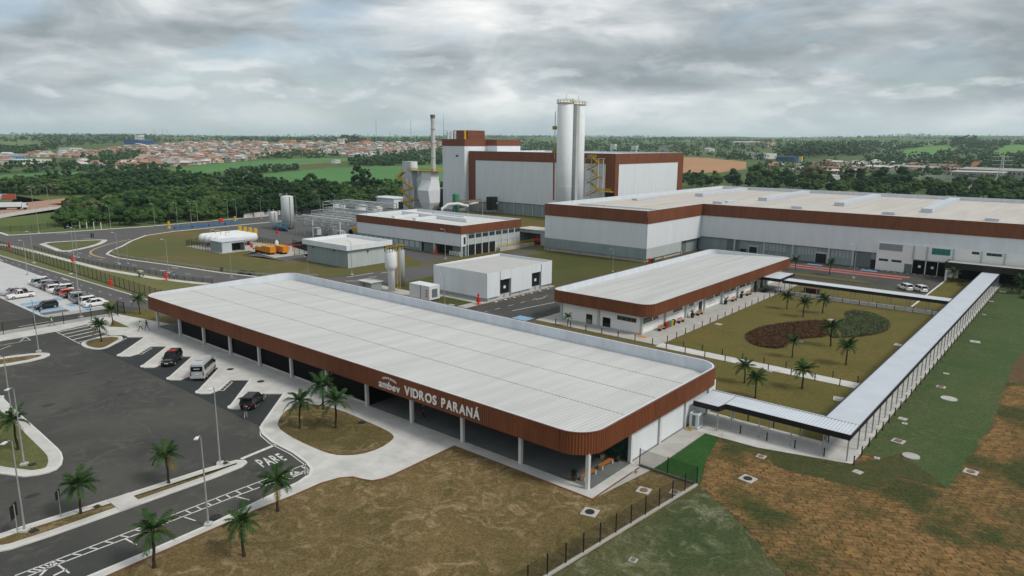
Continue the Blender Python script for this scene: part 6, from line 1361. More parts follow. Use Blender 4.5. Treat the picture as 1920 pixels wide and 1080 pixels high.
def road_sign(px, py, h, w, hh, label, rz=0., m=BLACK):
    x, y = A(px, py); t = thing('road_sign', label, 'road sign', (x, y, .1)); MB().cyl(x, y, .045, .1, h, 8).build('post', STEEL, t); MB().box(x - .08, x - .05, y - w / 2, y + w / 2, h - hh, h + .05).build('panel', m, t); t.rotation_euler = (0, 0, rz)
road_sign(34, 1005, 2.9, 1.15, 1.2, 'dark back of a road sign at the left end of the median', .9); road_sign(115, 971, 2.6, .85, .75, 'dark back of a small road sign on the median', .9); road_sign(417, 518, 2.2, 1.0, 1.0, 'black sign board standing in the ring road lane', .5); road_sign(174, 450, 2.2, 1.3, 1.5, 'black sign board on the junction asphalt', .5); road_sign(77, 595, 1.6, .9, .5, 'small black sign by the accessible bays', .9)
# traffic calming barriers in blue along the ring road
for k in range(4):
    y0_ = 121.5 + k * 6.7; t = thing('water_barrier', ('nearest', 'second', 'third', 'farthest')[k] + ' run of blue plastic barriers on the ring road', 'barrier', (-267.5, y0_, 0))
    for j in range(3): MB().loft([[(-268.1, y0_ + j * 2.1, .03), (-266.9, y0_ + j * 2.1, .03), (-266.9, y0_ + 2 + j * 2.1, .03), (-268.1, y0_ + 2 + j * 2.1, .03)], [(-267.7, y0_ + j * 2.1, 1.0), (-267.3, y0_ + j * 2.1, 1.0), (-267.3, y0_ + 2 + j * 2.1, 1.0), (-267.7, y0_ + 2 + j * 2.1, 1.0)]]).build('block', mat('barrier_blue', (.02, .09, .20), .6), t)
for px, py, lb in ((317, 428, 'yellow post at the near end of the blue barriers'), (441, 418, 'tall yellow post at the far end of the blue barriers')):
    x, y = A(px, py); t = thing('marker_post', lb, 'post', (x, y, 0)); MB().cyl(x, y, .45, 0, 2.6, 10).build('post', YELLOW, t); MB().cyl(x, y, .6, 0, .4, 10).build('base', CONCW, t)
x, y = A(415, 420); t = thing('red_cabinet', 'red cabinet on the verge before the forest', 'cabinet', (x, y, 0)); MB().box(x - .8, x + .8, y - .6, y + .6, 0, 2.2).build('case', mat('cabinet_red', (.55, .10, .05), .6), t); MB().box(x + .8, x + .84, y - .4, y + .4, .2, 2.0).build('door', RED, t)
t = thing('drum_row', 'row of pale drums against the utility building', 'drums', (-146, 147.8, 0))
for k in range(5): MB().cyl(-148 + k * 1.0, 148.0, .34, 0, 1.2, 10).build('drum', STEELW, t)
t = thing('striped_crossing_bin', 'black bin standing at the hall corner door', 'bin', (-83, 208.4, 0)); MB().loft([[(-83.5, 207.9, 0), (-82.5, 207.9, 0), (-82.5, 208.7, 0), (-83.5, 208.7, 0)], [(-83.7, 207.8, 1.6), (-82.3, 207.8, 1.6), (-82.3, 208.8, 1.6), (-83.7, 208.8, 1.6)]]).build('tub', BLACK, t); MB().box(-83.75, -82.25, 207.75, 208.85, 1.6, 1.75).build('lid', BLACK, t); t['label'] = 'black wheeled bin against the recessed hall wall'; t.name = 'wheeled_bin'
t = thing('red_extinguisher_box', 'red fire box at the corner of the production hall', 'fire box', (-95.8, 175.4, 0)); MB().box(-96.6, -95.6, 174.9, 175.9, .1, 1.3).build('box', RED, t); MB().box(-95.4, -95.0, 175.0, 175.8, .1, 1.4).build('post', mat('dark_green', (.02, .08, .06), .6), t); t.name = 'fire_box'

# ------------------------------------------------------------------ flower beds
bed1 = smooth_loop([A(*p) for p in ((1395, 634), (1402, 624), (1430, 614), (1475, 606), (1530, 602), (1552, 604), (1555, 615), (1552, 633), (1520, 635), (1480, 640), (1474, 650), (1465, 655), (1440, 654), (1410, 648))], 2)
bed2 = smooth_loop([A(*p) for p in ((1553, 612), (1580, 602), (1590, 596), (1582, 588), (1600, 583), (1640, 590), (1665, 602), (1671, 614), (1655, 626), (1620, 632), (1580, 635), (1552, 634))], 2)
def bed(name, poly, m, lm, label, h, n, seed):
    rs = random.Random(seed); sheet('bed_soil', poly, .1, SOIL); xs = [p[0] for p in poly]; ys = [p[1] for p in poly]; mb = MB(); k = 0
    while k < n:
        x, y = rs.uniform(min(xs), max(xs)), rs.uniform(min(ys), max(ys))
        if not inpoly((x, y), poly): continue
        k += 1; z = .1 + h * rs.random(); p = Vector((x, y, z)); d = Vector((rs.uniform(-1, 1), rs.uniform(-1, 1), rs.uniform(-.1, .8))).normalized() * rs.uniform(.10, .2); e = d.cross(Vector((0, 0, 1))).normalized() * .08
        mb.face([p - d, p + e, p + d, p - e])
    tag(mb.build(name, lm, None), label, 'plants', kind='stuff')
bed('brown_bedding_plants', bed1, BEDB, foliage_mat('brown_leaf', (.038, .018, .009), (.085, .042, .015)), 'rust brown planting in the left half of the garden bed', .32, 16000, 1)
bed('green_bedding_plants', bed2, BEDG, foliage_mat('sage_leaf', (.035, .055, .02), (.095, .11, .05)), 'sage green planting in the right half of the garden bed', .4, 16000, 2)

# ------------------------------------------------------------------ laid turf squares
turf = sheet('turf_area', [(-26.9, 61.1), (-22.6, 58.3), (-18.4, 54.8), (-14.2, 50.9), (-11.4, 44), (-11.4, -40), (110, -40), (110, 230), (-3, 206), (-5.5, 165), (-7.8, 130), (-7.0, 100), (-8.0, 76.3), (-14.5, 78.5), (-16.8, 80.2), (-17, 76.0), (-31.2, 74.3), (-30.5, 73.6), (-29.0, 67)], .055, mat('turf_joint', (.105, .067, .029), .95, .4, .8))
TPOLY = [(-26.9, 61.1), (-22.6, 58.3), (-18.4, 54.8), (-14.2, 50.9), (-11.4, 44), (-11.4, 20), (60, 20), (60, 230), (-3, 206), (-5.5, 165), (-7.8, 130), (-7.0, 100), (-8.0, 76.3), (-14.5, 78.5), (-16.8, 80.2), (-17, 76.0), (-31.2, 74.3), (-30.5, 73.6), (-29.0, 67)]
def sod_mat():
    m = bpy.data.materials.new('turf_square'); m.use_nodes = True; nt = m.node_tree; N = nt.nodes; L = nt.links; b = N['Principled BSDF']; b.inputs['Roughness'].default_value = .95; b.inputs['Specular IOR Level'].default_value = .1
    g = N.new('ShaderNodeNewGeometry'); oi = N.new('ShaderNodeObjectInfo')
    def ns(s, off, d=5, ro=.6):
        mp = N.new('ShaderNodeMapping'); mp.inputs['Location'].default_value = (off, off, 0); L.new(g.outputs['Position'], mp.inputs[0]); t = N.new('ShaderNodeTexNoise'); L.new(mp.outputs[0], t.inputs[0]); t.inputs['Scale'].default_value = s; t.inputs['Detail'].default_value = d; t.inputs['Roughness'].default_value = ro; return t.outputs[0]
    def mr(s, a, c, lo, hi):
        r = N.new('ShaderNodeMapRange'); L.new(s, r.inputs[0])
        for i, v in enumerate((a, c, lo, hi)): r.inputs[i + 1].default_value = v
        return r.outputs[0]
    ad = N.new('ShaderNodeMath'); ad.operation = 'ADD'; L.new(oi.outputs['Random'], ad.inputs[0]); L.new(g.outputs['Random Per Island'], ad.inputs[1]); fr = N.new('ShaderNodeMath'); fr.operation = 'FRACT'; L.new(ad.outputs[0], fr.inputs[0])
    x1 = N.new('ShaderNodeMixRGB'); L.new(fr.outputs[0], x1.inputs[0]); x1.inputs[1].default_value = (.145, .086, .034, 1); x1.inputs[2].default_value = (.220, .132, .055, 1)
    x2 = N.new('ShaderNodeMixRGB'); L.new(mr(ns(.085, 6.0, 6, .62), .49, .60, 0, 1), x2.inputs[0]); L.new(x1.outputs[0], x2.inputs[1]); x2.inputs[2].default_value = (.040, .055, .018, 1)
    x3 = N.new('ShaderNodeMixRGB'); L.new(mr(ns(.9, 2.0), .45, .7, 0, .8), x3.inputs[0]); L.new(x2.outputs[0], x3.inputs[1]); x3.inputs[2].default_value = (.075, .062, .026, 1)
    sc = N.new('ShaderNodeVectorMath'); sc.operation = 'SCALE'; L.new(x3.outputs[0], sc.inputs[0]); L.new(mr(ns(5, 1.0, 3), .3, .7, .7, 1.3), sc.inputs['Scale']); L.new(sc.outputs[0], b.inputs['Base Color']); return m
SODM = sod_mat()
GREENZ = [A(*p) for p in ((1350, 812), (1470, 842), (1590, 870), (1602, 872), (1690, 852), (1780, 918), (1690, 896), (1650, 915), (1560, 905), (1470, 880), (1410, 850), (1360, 840))]
sheet('strip_turf', GREENZ, .085, ground_mat('mixed_turf', ((.040, .055, .018), (.055, .062, .022), (.10, .075, .03), (.03, .05, .016)), (.12, .7, 5.), bump=.7, bright=.4))
def sods():
    rs = random.Random(9); cells = []; a = radians(33); ca, sa = cos(a), sin(a)
    for i in range(-120, 130):
        for j in range(-190, 200):
            u = i * .82 + (.4 if j % 2 else 0) + rs.uniform(-.12, .12) + .5 * noise.noise((j * .11, 3.3, 0)); v = j * .52 + rs.uniform(-.06, .06) + .5 * noise.noise((i * .09, j * .05, 7)); x = 5 + u * ca - v * sa; y = 85 + u * sa + v * ca
            if hypot(x, y) > 120 or not inpoly((x, y), TPOLY) or inpoly((x + .8 * noise.noise((x * .5, y * .5, 0)), y + 1.2 * noise.noise((x * .4, y * .4, 9))), GREENZ): continue
            p = pix(x, y, .1)
            if -40 < p[0] < 1990 and 560 < p[1] < 1120: cells.append((hypot(x, y) - (0 if 0 < p[0] < 1920 and p[1] < 1075 else -500), x, y))
    cells.sort(); proto = None
    sh_ = MB(); w, h = .40, .25
    def cell(mb, x, y, r):
        c, s_ = cos(r), sin(r); q = [(x + (px * c - py * s_), y + (px * s_ + py * c)) for px, py in ((-w, -h), (w, -h), (w, h), (-w, h))]; qt = [(x + .93 * (p[0] - x), y + .93 * (p[1] - y)) for p in q]; z = .08 + rs.uniform(0, .014)
        mb.idx([(*p, .04) for p in q] + [(*p, z) for p in qt], [(4, 5, 6, 7), (0, 1, 5, 4), (1, 2, 6, 5), (2, 3, 7, 6), (3, 0, 4, 7)])
    for k, (d, x, y) in enumerate(cells):
        r = a + rs.uniform(-.11, .11)
        if k < 300:
            if proto is None:
                mb = MB(); cell(mb, 0, 0, 0); proto = mb.build('turf_square', SODM, turf); proto.location = (x, y, 0); proto.rotation_euler = (0, 0, r)
            else: piece(proto, turf, (x, y, rs.uniform(-.01, .015)), r, name='turf_square')
        else: cell(sh_, x, y, r)
    tag(sh_.build('turf_squares', SODM, turf), kind='stuff')
sods()
# ------------------------------------------------------------------ trees
ICO = None
def ico(sub=1):
    bm = bmesh.new(); bmesh.ops.create_icosphere(bm, subdivisions=sub, radius=1); vs = [tuple(v.co) for v in bm.verts]; fs = [tuple(v.index for v in f.verts) for f in bm.faces]; bm.free(); return vs, fs
I1 = ico(1); I2 = ico(2)
def crown_mesh(rs, R_, Hc, z0, nl, leaves, ic=I1, shape='round'):
    """many uneven leaf clumps through a crown volume plus loose leaf sprays on the outside"""
    mb = MB(); cl = []
    for k in range(nl):
        a = rs.uniform(0, 2 * pi); t = rs.random()
        prof = sin(pi * min(1, .12 + t * .86)) ** .6 if shape == 'round' else ((1 - t) ** .7 * .9 + .1 if shape == 'cone' else (.35 + .65 * sin(pi * t)))
        rr = R_ * prof * sqrt(rs.uniform(.15, 1)) * .82; r = R_ * rs.uniform(.22, .40) * (.75 if t > .8 else 1)
        c = (rr * cos(a), rr * sin(a), z0 + Hc * t); cl.append((c, r))
        ph = rs.uniform(0, 50)
        vs = []
        for v in ic[0]:
            d = 1 + .38 * noise.noise((v[0] * 1.7 + ph, v[1] * 1.7, v[2] * 1.7)); vs.append((c[0] + v[0] * r * d * 1.08, c[1] + v[1] * r * d * 1.08, c[2] + v[2] * r * d * .82))
        mb.idx(vs, ic[1])
    for k in range(leaves):
        c, r = rs.choice(cl); d = Vector((rs.gauss(0, 1), rs.gauss(0, 1), rs.gauss(.25, 1))).normalized(); p = Vector(c) + Vector((d.x, d.y, d.z * .82)) * r * rs.uniform(.95, 1.22)
        t1 = d.cross(Vector((rs.uniform(-1, 1), rs.uniform(-1, 1), 1))).normalized(); t2 = (d.cross(t1) + d * rs.uniform(-.6, .6)).normalized(); s_ = R_ * rs.uniform(.05, .10)
        mb.face([p - t1 * s_, p - t2 * s_ * .7, p + t1 * s_, p + t2 * s_ * .7])
    return mb
def tree_proto(seed, R_, Hc, z0, m, nl=30, leaves=420, shape='round'):
    rs = random.Random(seed); t = thing('broadleaf_tree', 'x', 'tree', (0, 0, 0)); mb = MB(); mb.tube([(0, 0, 0), (.1, .05, z0 * .6), (.2, 0, z0 + Hc * .5)], [R_ * .075, R_ * .055, R_ * .02], 7)
    for k in range(5): a = k * 1.3; mb.tube([(.1, 0, z0 * .8), (R_ * .45 * cos(a), R_ * .45 * sin(a), z0 + Hc * .35)], [R_ * .035, R_ * .012], 5)
    mb.build('trunk', BARK, t); crown_mesh(rs, R_, Hc, z0, nl, leaves, I1, shape).build('crown', m, t); return freeze(t)
TP = [tree_proto(11, 4.4, 6.2, 2.6, LEAF[0]), tree_proto(12, 5.0, 5.6, 2.4, LEAF[1]), tree_proto(13, 3.8, 7.4, 2.8, LEAF[0]), tree_proto(14, 4.6, 5.4, 2.2, LEAF[1]), tree_proto(15, 4.8, 5.0, 3.2, LEAF[2], 24), tree_proto(16, 3.4, 10.5, 3.4, LEAF[0], 34, 420, 'oval')]
tf = [True] * 6
def tree(k, x, y, sc, label, group, z=0.):
    rz = U(0, 6.28)
    if tf[k]: tf[k] = False; o = TP[k]; o.location = (x, y, z); o.rotation_euler = (0, 0, rz); o.scale = (sc, sc, sc); o['label'] = label
    else: o = dup(TP[k], (x, y, z), rz, label, sc=(sc * U(.9, 1.15), sc * U(.9, 1.15), sc * U(.88, 1.12)))
    o['group'] = group
KL_ = ['dense dark green tree of the forest behind the plant', 'mid green rounded tree of the forest behind the plant', 'tall dark green tree of the forest behind the plant', 'low mid green tree of the forest behind the plant', 'pale grey-green tree of the forest behind the plant', 'slender tall dark tree of the forest behind the plant']
FOREST = [(110, 426), (160, 428), (240, 425), (330, 419.5), (560, 402.5), (640, 397), (740, 383), (835, 374), (835, 352), (760, 358), (700, 359), (640, 362), (600, 358), (540, 360), (470, 352), (400, 348), (350, 337), (190, 340), (0, 352), (-40, 354), (-40, 367), (240, 366), (215, 385), (170, 395), (120, 412)]
pts = []; rs_ = random.Random(21)
def grid_pts(x0, x1, y0, y1, sp):
    x = x0
    while x < x1:
        y = y0
        while y < y1:
            yield x + rs_.uniform(-.42, .42) * sp, y + rs_.uniform(-.42, .42) * sp
            y += sp
        x += sp
for x, y in grid_pts(-760, -280, 20, 520, 6.6):
    if inpoly(pix(x, y, 0), FOREST): pts.append((hypot(x, y), x, y))
pts.sort()
def forest_kind(x, y):
    n = noise.noise((x / 45, y / 45, 1.0)); r = rs_.random()
    if r < .07: return 4
    if n > .12: return 5 if r < .4 else 2 if r < .6 else 0
    return 1 if r < .45 else 3 if r < .8 else 0
far_pts = []
for i, (d, x, y) in enumerate(pts):
    k = forest_kind(x, y); near = min(1, max(0, (d - 305) / 50)); sc = (.62 + .38 * near) * rs_.uniform(.78, 1.15) * (1.15 if k in (2, 5) and d > 390 else 1)
    if i < 135: tree(k, x, y, sc, KL_[k], 'forest trees behind the plant')
    else: far_pts.append((k, x, y, sc))
RB = ['dense dark tree in the belt behind the long hall', 'bright green rounded tree in the belt behind the long hall', 'tall dark tree in the belt behind the long hall', 'low green tree in the belt behind the long hall', 'pale green tree in the belt behind the long hall', 'slender tree in the belt behind the long hall']
n = 0
while n < 150:
    px = rs_.uniform(1255, 1965); t_ = (px - 1283) / 640; lo = 352 + 33 * t_; hi = 330 + 22 * min(1, max(0, t_ * 1.4)); py = hi + (lo - hi) * rs_.random() ** .8
    x, y = A(px, py); k = rs_.choice((0, 1, 3, 3, 1, 2, 0, 0)); tree(k, x, y, rs_.uniform(.75, 1.15), RB[k], 'tree belt behind the hall'); n += 1
for px, py, k, s_ in ((1420, 345, 1, 1.9), (1450, 346, 1, 1.6), (1375, 350, 0, 1.5), (1475, 350, 0, 1.5), (1525, 352, 4, 1.8), (1590, 348, 2, 1.4), (1612, 345, 2, 1.4), (1650, 356, 0, 1.9), (1690, 358, 0, 1.9), (1340, 350, 3, 1.3), (1880, 360, 3, 1.4), (1840, 362, 1, 1.3)):
    x, y = A(px, py); tree(k, x, y, s_, 'large ' + RB[k], 'tree belt behind the hall')
for px, py, k, s_ in ((672, 372, 5, 1.45), (690, 372, 5, 1.2), (712, 372, 2, 1.0), (455, 368, 2, 1.5), (480, 368, 2, 1.55), (585, 365, 0, 1.4), (605, 368, 2, 1.1)):
    x, y = A(px, py); tree(k, x, y, s_, 'large ' + KL_[k], 'forest trees behind the plant')
# everything beyond the nearest few hundred trees: one mass of foliage
def woods(name, label, items, m, nl, leaves, z_of):
    rs = random.Random(5); vars_ = []
    for k in range(6): vars_.append(crown_mesh(rs, *((4.4, 6.2, 1.6), (5.0, 5.6, 1.4), (3.8, 7.4, 1.8), (4.6, 5.4, 1.2), (4.8, 5.0, 1.6), (3.4, 10.5, 1.8))[k], nl, leaves, I1, 'oval' if k == 5 else 'round'))
    import array
    V = []; F_ = []; MI = []
    for k, x, y, sc in items:
        b = len(V); a = rs.uniform(0, 6.28); c, s_ = cos(a) * sc, sin(a) * sc; z = z_of(x, y); v0 = vars_[k]
        V += [(x + p[0] * c - p[1] * s_, y + p[0] * s_ + p[1] * c, z + p[2] * sc) for p in v0.v]; F_ += [tuple(b + i for i in f) for f in v0.f]
    mb = MB(); mb.v = V; mb.f = F_; mb.mi = [0] * len(F_); return tag(mb.build(name, m), label, 'trees', kind='stuff')
for mi, ks in ((0, (0, 2, 5)), (1, (1, 3)), (2, (4,))):
    it = [q for q in far_pts if q[0] in ks]
    if it: woods('forest_canopy', ('deep dark crowns of the forest mass', 'mid green crowns of the forest mass', 'pale crowns scattered in the forest mass')[mi], it, LEAF[mi], 11, 50, hgt)
WOODS = [([(0, 316), (60, 312), (150, 312), (330, 318), (345, 330), (190, 326), (90, 325), (0, 329)], 90, 1.0), ([(150, 297), (200, 288), (262, 282), (270, 298), (230, 310), (160, 310)], 90, .9), ([(-20, 262), (60, 258), (250, 262), (250, 268), (120, 276), (60, 292), (-20, 300)], 420, 1.1), ([(240, 264), (430, 262), (430, 266), (320, 268), (240, 269)], 90, 1.1),
         ([(655, 309), (690, 298), (780, 287), (850, 279), (850, 309), (760, 312), (690, 312)], 220, 1.15), ([(470, 298), (500, 290), (560, 286), (640, 292), (640, 297), (560, 299)], 70, 1.0), ([(430, 261), (850, 262), (850, 269), (700, 269), (560, 267), (430, 266)], 330, 1.3), ([(395, 336), (480, 323), (560, 318), (560, 321), (480, 328), (400, 341)], 60, .9), ([(640, 308), (700, 305), (740, 309), (690, 313)], 30, 1.0),
         ([(965, 262), (1280, 262), (1500, 266), (1500, 280), (1280, 284), (965, 280)], 560, 1.2), ([(1440, 290), (1500, 281), (1612, 282), (1612, 292), (1500, 298)], 150, 2.1), ([(1620, 276), (1700, 272), (1940, 276), (1940, 320), (1700, 318), (1620, 310)], 520, 1.15), ([(1500, 270), (1940, 268), (1940, 277), (1500, 279)], 330, 1.5), ([(1285, 292), (1420, 288), (1440, 303), (1360, 303), (1285, 298)], 70, 1.3), ([(965, 276), (1285, 282), (1285, 292), (965, 292)], 160, 1.2), ([(1420, 298), (1940, 315), (1940, 336), (1700, 330), (1420, 318)], 130, .9), ([(1345, 275), (1368, 275), (1368, 282), (1345, 282)], 5, 2.4), ([(1780, 268), (1830, 266), (1835, 270), (1790, 272)], 24, 2.2), ([(640, 265), (672, 264), (672, 268), (640, 268)], 14, 2.4)]
WOODS.append(([(150, 300), (330, 310), (560, 296), (780, 284), (850, 276), (850, 269), (430, 267), (190, 282), (60, 291)], 260, .6)); WOODS.append(([(1420, 300), (1940, 316), (1940, 345), (1700, 338), (1420, 322)], 190, .75))
items = []; FX = [f[1] for f in FIELDS]
rs2 = random.Random(31)
for poly, n, s_ in WOODS:
    xs = [p[0] for p in poly]; ys = [p[1] for p in poly]; c = 0; tries = 0
    while c < n and tries < n * 12:
        tries += 1; p = (rs2.uniform(min(xs), max(xs)), rs2.uniform(min(ys), max(ys)))
        if not inpoly(p, poly) or any(inpoly(p, f) for f in FX): continue
        g_ = T(*p)
        if not g_: continue
        c += 1; d = hypot(g_[0], g_[1]); items.append((rs2.choice((0, 1, 2, 3, 5)), g_[0], g_[1], s_ * rs2.uniform(.8, 1.3) * (1 + max(0, d - 2500) / 4000)))
woods('distant_woods', 'distant woods and hedges on the hills', items, FARLEAF, 6, 16, lambda x, y: hgt(x, y) - .5)
items = []
while len(items) < 4200:
    a = atan2(FW.y, FW.x) + rs2.uniform(-.72, .72); d = rs2.uniform(2400, 8200); x, y = d * cos(a), d * sin(a)
    if noise.noise((x / 620, y / 620, 4.4)) + .4 * noise.noise((x / 150, y / 150, 1.4)) < .17 or noise.noise((x / 520, y / 520, 7.)) > .17: continue
    items.append((rs2.choice((0, 1, 2, 5)), x, y, rs2.uniform(.9, 1.6) * (1 + max(0, d - 3000) / 6000)))
woods('hill_woods', 'far belts of woodland along the hill tops', items, FARLEAF, 3, 4, lambda x, y: hgt(x, y) - 1.5)

# ------------------------------------------------------------------ the town on the hill
ROOFS = [mat('tile_orange', (.38, .20, .13), .9, .2, .3), mat('tile_red', (.30, .125, .085), .9, .2, .3), mat('tile_brown', (.24, .17, .14), .9, .2, .3), mat('fibre_grey', (.36, .35, .34), .9, .2, .3), mat('sheet_white', (.56, .56, .55), .7, .1, .3)]
RN = ['orange tiled', 'red tiled', 'brown tiled', 'grey fibre', 'white sheet']
HWALL = [mat('house_white', (.66, .64, .60), .9, .15, .2), mat('house_cream', (.56, .44, .33), .9, .15, .2), mat('house_pink', (.42, .24, .17), .9, .15, .2), mat('house_grey', (.30, .30, .30), .9, .15, .2)]
def house_geo(mw, mr, w, l, h, rr, flat=False):
    mw.box(-w / 2, w / 2, -l / 2, l / 2, -2, h)
    if flat: mr.box(-w / 2 - .2, w / 2 + .2, -l / 2 - .2, l / 2 + .2, h, h + .35)
    else:
        e = .5; mr.idx([(-w / 2 - e, -l / 2 - e, h - .1), (w / 2 + e, -l / 2 - e, h - .1), (w / 2 + e, l / 2 + e, h - .1), (-w / 2 - e, l / 2 + e, h - .1), (0, -l / 2 - e + (1.5 if rr < 1.6 else 0), h + rr), (0, l / 2 + e - (1.5 if rr < 1.6 else 0), h + rr)], [(0, 1, 4), (1, 2, 5, 4), (2, 3, 5), (3, 0, 4, 5), (3, 2, 1, 0)])
TOWN = [(-10, 312), (-10, 296), (60, 294), (150, 297), (150, 312), (240, 318), (330, 312), (440, 303), (480, 300), (470, 297), (560, 285), (640, 291), (680, 297), (720, 296), (780, 286), (850, 277), (850, 268), (700, 270), (560, 268), (430, 267), (330, 269), (260, 276), (190, 282), (110, 288), (60, 290)]
NOT = [WOODS[1][0], WOODS[5][0], WOODS[4][0]] + FX
hs_ = []; rs3 = random.Random(77)
while len(hs_) < 1250:
    p = (rs3.uniform(-10, 850), rs3.uniform(266, 319))
    if not inpoly(p, TOWN) or any(inpoly(p, f) for f in NOT): continue
    g_ = T(*p)
    if g_: hs_.append((hypot(g_[0], g_[1]), g_))
hs_.sort(key=lambda q: q[0])
protos_h = []
for k in range(10):
    w, l, h = rs3.uniform(6, 9), rs3.uniform(8, 13), rs3.choice((3.0, 3.2, 5.6)); a_, b_ = MB(), MB(); house_geo(a_, b_, w, l, h, rs3.uniform(1.3, 2.2), k in (4, 9)); wd = MB()
    for s_ in (-1, 1):
        for j in (-.28, .05, .3): wd.box(s_ * (w / 2 + .01) - .03, s_ * (w / 2 + .01) + .03, l * j - .6, l * j + .6, 1.0, 2.2)
        wd.box(-.5 + s_ * w * .25, .5 + s_ * w * .25, -l / 2 - .04, -l / 2 + .04, 1.0, 2.2)
    protos_h.append((a_, b_, wd))
pm_ = {}
mw_all = {i: MB() for i in range(4)}; mr_all = {i: MB() for i in range(5)}
for i, (d, g_) in enumerate(hs_):
    k = rs3.randrange(10); rk = 4 if k in (4,) else 3 if k == 9 else rs3.choice((0, 0, 1, 2, 2, 3, 3, 4)); wk_ = rs3.choice((0, 0, 1, 1, 2, 3)); rz = radians(rs3.choice((20, 110, 35, 125)) + rs3.uniform(-8, 8)); a_, b_, wd = protos_h[k]; sc = rs3.uniform(.85, 1.15) * (1.0 if d < 1700 else 1.25)
    if i < 300:
        key = (k, rk, wk_)
        if key not in pm_:
            o1 = a_.build('house', HWALL[wk_]); o2 = b_.build('roof', ROOFS[rk], o1); o3 = wd.build('windows', WINDOW, o1); pm_[key] = (o1, o2, o3); o = o1
        else:
            o1, o2, o3 = pm_[key]; o = o1.copy(); COL.objects.link(o); q = o2.copy(); q.parent = o; COL.objects.link(q); q = o3.copy(); q.parent = o; COL.objects.link(q)
        o.location = g_; o.rotation_euler = (0, 0, rz); o.scale = (sc,) * 3
        tag(o, 'small %s house with %s roof in the distant town' % (('white', 'cream', 'pinkish', 'grey')[wk_], RN[rk]), 'house', 'houses of the distant town')
    else:
        c, s_ = cos(rz) * sc, sin(rz) * sc
        for src, dst in ((a_, mw_all[wk_]), (b_, mr_all[rk])): dst.idx([(g_[0] + p[0] * c - p[1] * s_, g_[1] + p[0] * s_ + p[1] * c, g_[2] + p[2] * sc) for p in src.v], src.f)
RH = [(1435, 308), (1560, 306), (1700, 310), (1860, 318), (1880, 328), (1700, 326), (1580, 330), (1440, 318)]; k_ = 0
while k_ < 44:
    p = (rs3.uniform(1435, 1880), rs3.uniform(305, 330))
    if not inpoly(p, RH): continue
    g_ = T(*p); k = rs3.randrange(10); rk = rs3.choice((0, 1, 2, 3, 4, 4)); wk_ = rs3.choice((0, 0, 1, 2)); key = ('r', k, rk, wk_); a_, b_, wd = protos_h[k]; k_ += 1
    if key not in pm_: o1 = a_.build('house', HWALL[wk_]); o2 = b_.build('roof', ROOFS[rk], o1); o3 = wd.build('windows', WINDOW, o1); pm_[key] = (o1, o2, o3); o = o1
    else:
        o1, o2, o3 = pm_[key]; o = o1.copy(); COL.objects.link(o); q = o2.copy(); q.parent = o; COL.objects.link(q); q = o3.copy(); q.parent = o; COL.objects.link(q)
    o.location = g_; o.rotation_euler = (0, 0, rs3.uniform(0, 3)); o.scale = (rs3.uniform(.8, 1.2),) * 3
    tag(o, 'small %s house with %s roof in the settlement behind the hall' % (('white', 'cream', 'pinkish', 'grey')[wk_], RN[rk]), 'house', 'houses behind the hall')
tw = MB(); mlist = HWALL + ROOFS
for j, mbx in enumerate(list(mw_all.values()) + list(mr_all.values())): tw.m = j; tw.idx(mbx.v, mbx.f)
tag(tw.build('distant_houses', mlist), 'mass of small houses farther up the town slope', 'houses', kind='stuff')
def big(px, py, w, l, h, wm, rm, label, rr=1.5, flat=True, rz=30, cat='building', dist=None):
    g_ = T(px, py) if dist is None else dist; 
    t = thing('far_building', label, cat, g_); t.rotation_euler = (0, 0, radians(rz)); a_, b_ = MB(), MB(); house_geo(a_, b_, w, l, h, rr, flat); wd = MB()
    sh = lambda mb: [setattr(mb, 'v', [(p[0] + g_[0], p[1] + g_[1], p[2] + g_[2]) for p in mb.v]), mb][1]
    sh(a_).build('wall', wm, t); sh(b_).build('roof', rm, t)
    n = max(2, int(l / 5))
    for j in range(n):
        for s_ in (-1, 1): sh(MB().box(s_ * w / 2 - .05, s_ * w / 2 + .05, -l / 2 + (j + .3) * l / n, -l / 2 + (j + .7) * l / n, h * .45, h * .75)).build('window', WINDOW, t)
BLUE = mat('blue_sheet', (.02, .08, .24), .6)
big(262, 270, 45, 75, 9, BLUE, BLUE, 'large blue-roofed warehouse at the top of the town', 3, False, 40); big(262, 265, 14, 24, 18, HWALL[0], HWALL[0], 'white block standing behind the blue warehouse'); big(545, 272, 18, 32, 13, mat('apricot', (.55, .28, .13), .8), ROOFS[2], 'apricot apartment block high in the town'); big(525, 276, 20, 36, 9, HWALL[0], ROOFS[3], 'long white block left of the apricot one'); big(562, 278, 16, 30, 9, HWALL[0], ROOFS[4], 'white block right of the apricot one'); big(685, 271, 18, 42, 8, HWALL[1], mat('scarlet_roof', (.5, .06, .03), .8), 'building with a scarlet roof near the wood', 3, False, 20); big(133, 284, 22, 30, 6, HWALL[0], ROOFS[4], 'pale flat-roofed shop in the left town'); big(50, 308, 24, 46, 5, HWALL[0], ROOFS[4], 'long white shed in the lower left town'); big(10, 300, 20, 40, 5, LBL, mat('pale_blue_sheet', (.28, .40, .52), .7), 'pale blue shed at the left edge of town'); big(703, 284, 22, 30, 9, HWALL[0], ROOFS[3], 'large white house in the right town'); big(710, 288, 8, 12, 8, mat('turquoise', (.03, .3, .25), .8), mat('turquoise', (.03, .3, .25), .8), 'turquoise house in the right town'); big(642, 268, 18, 30, 12, HWALL[0], ROOFS[3], 'tall pale block before the skyline wood'); big(780, 294, 12, 18, 4, HWALL[1], ROOFS[0], 'orange-roofed farmhouse among the trees by the chimney', 2, False); big(812, 278, 12, 22, 5, HWALL[0], ROOFS[0], 'orange-roofed house right of the chimney', 2, False); big(630, 306, 6, 16, 4, HWALL[0], ROOFS[4], 'small white farm shed by the dark soil')
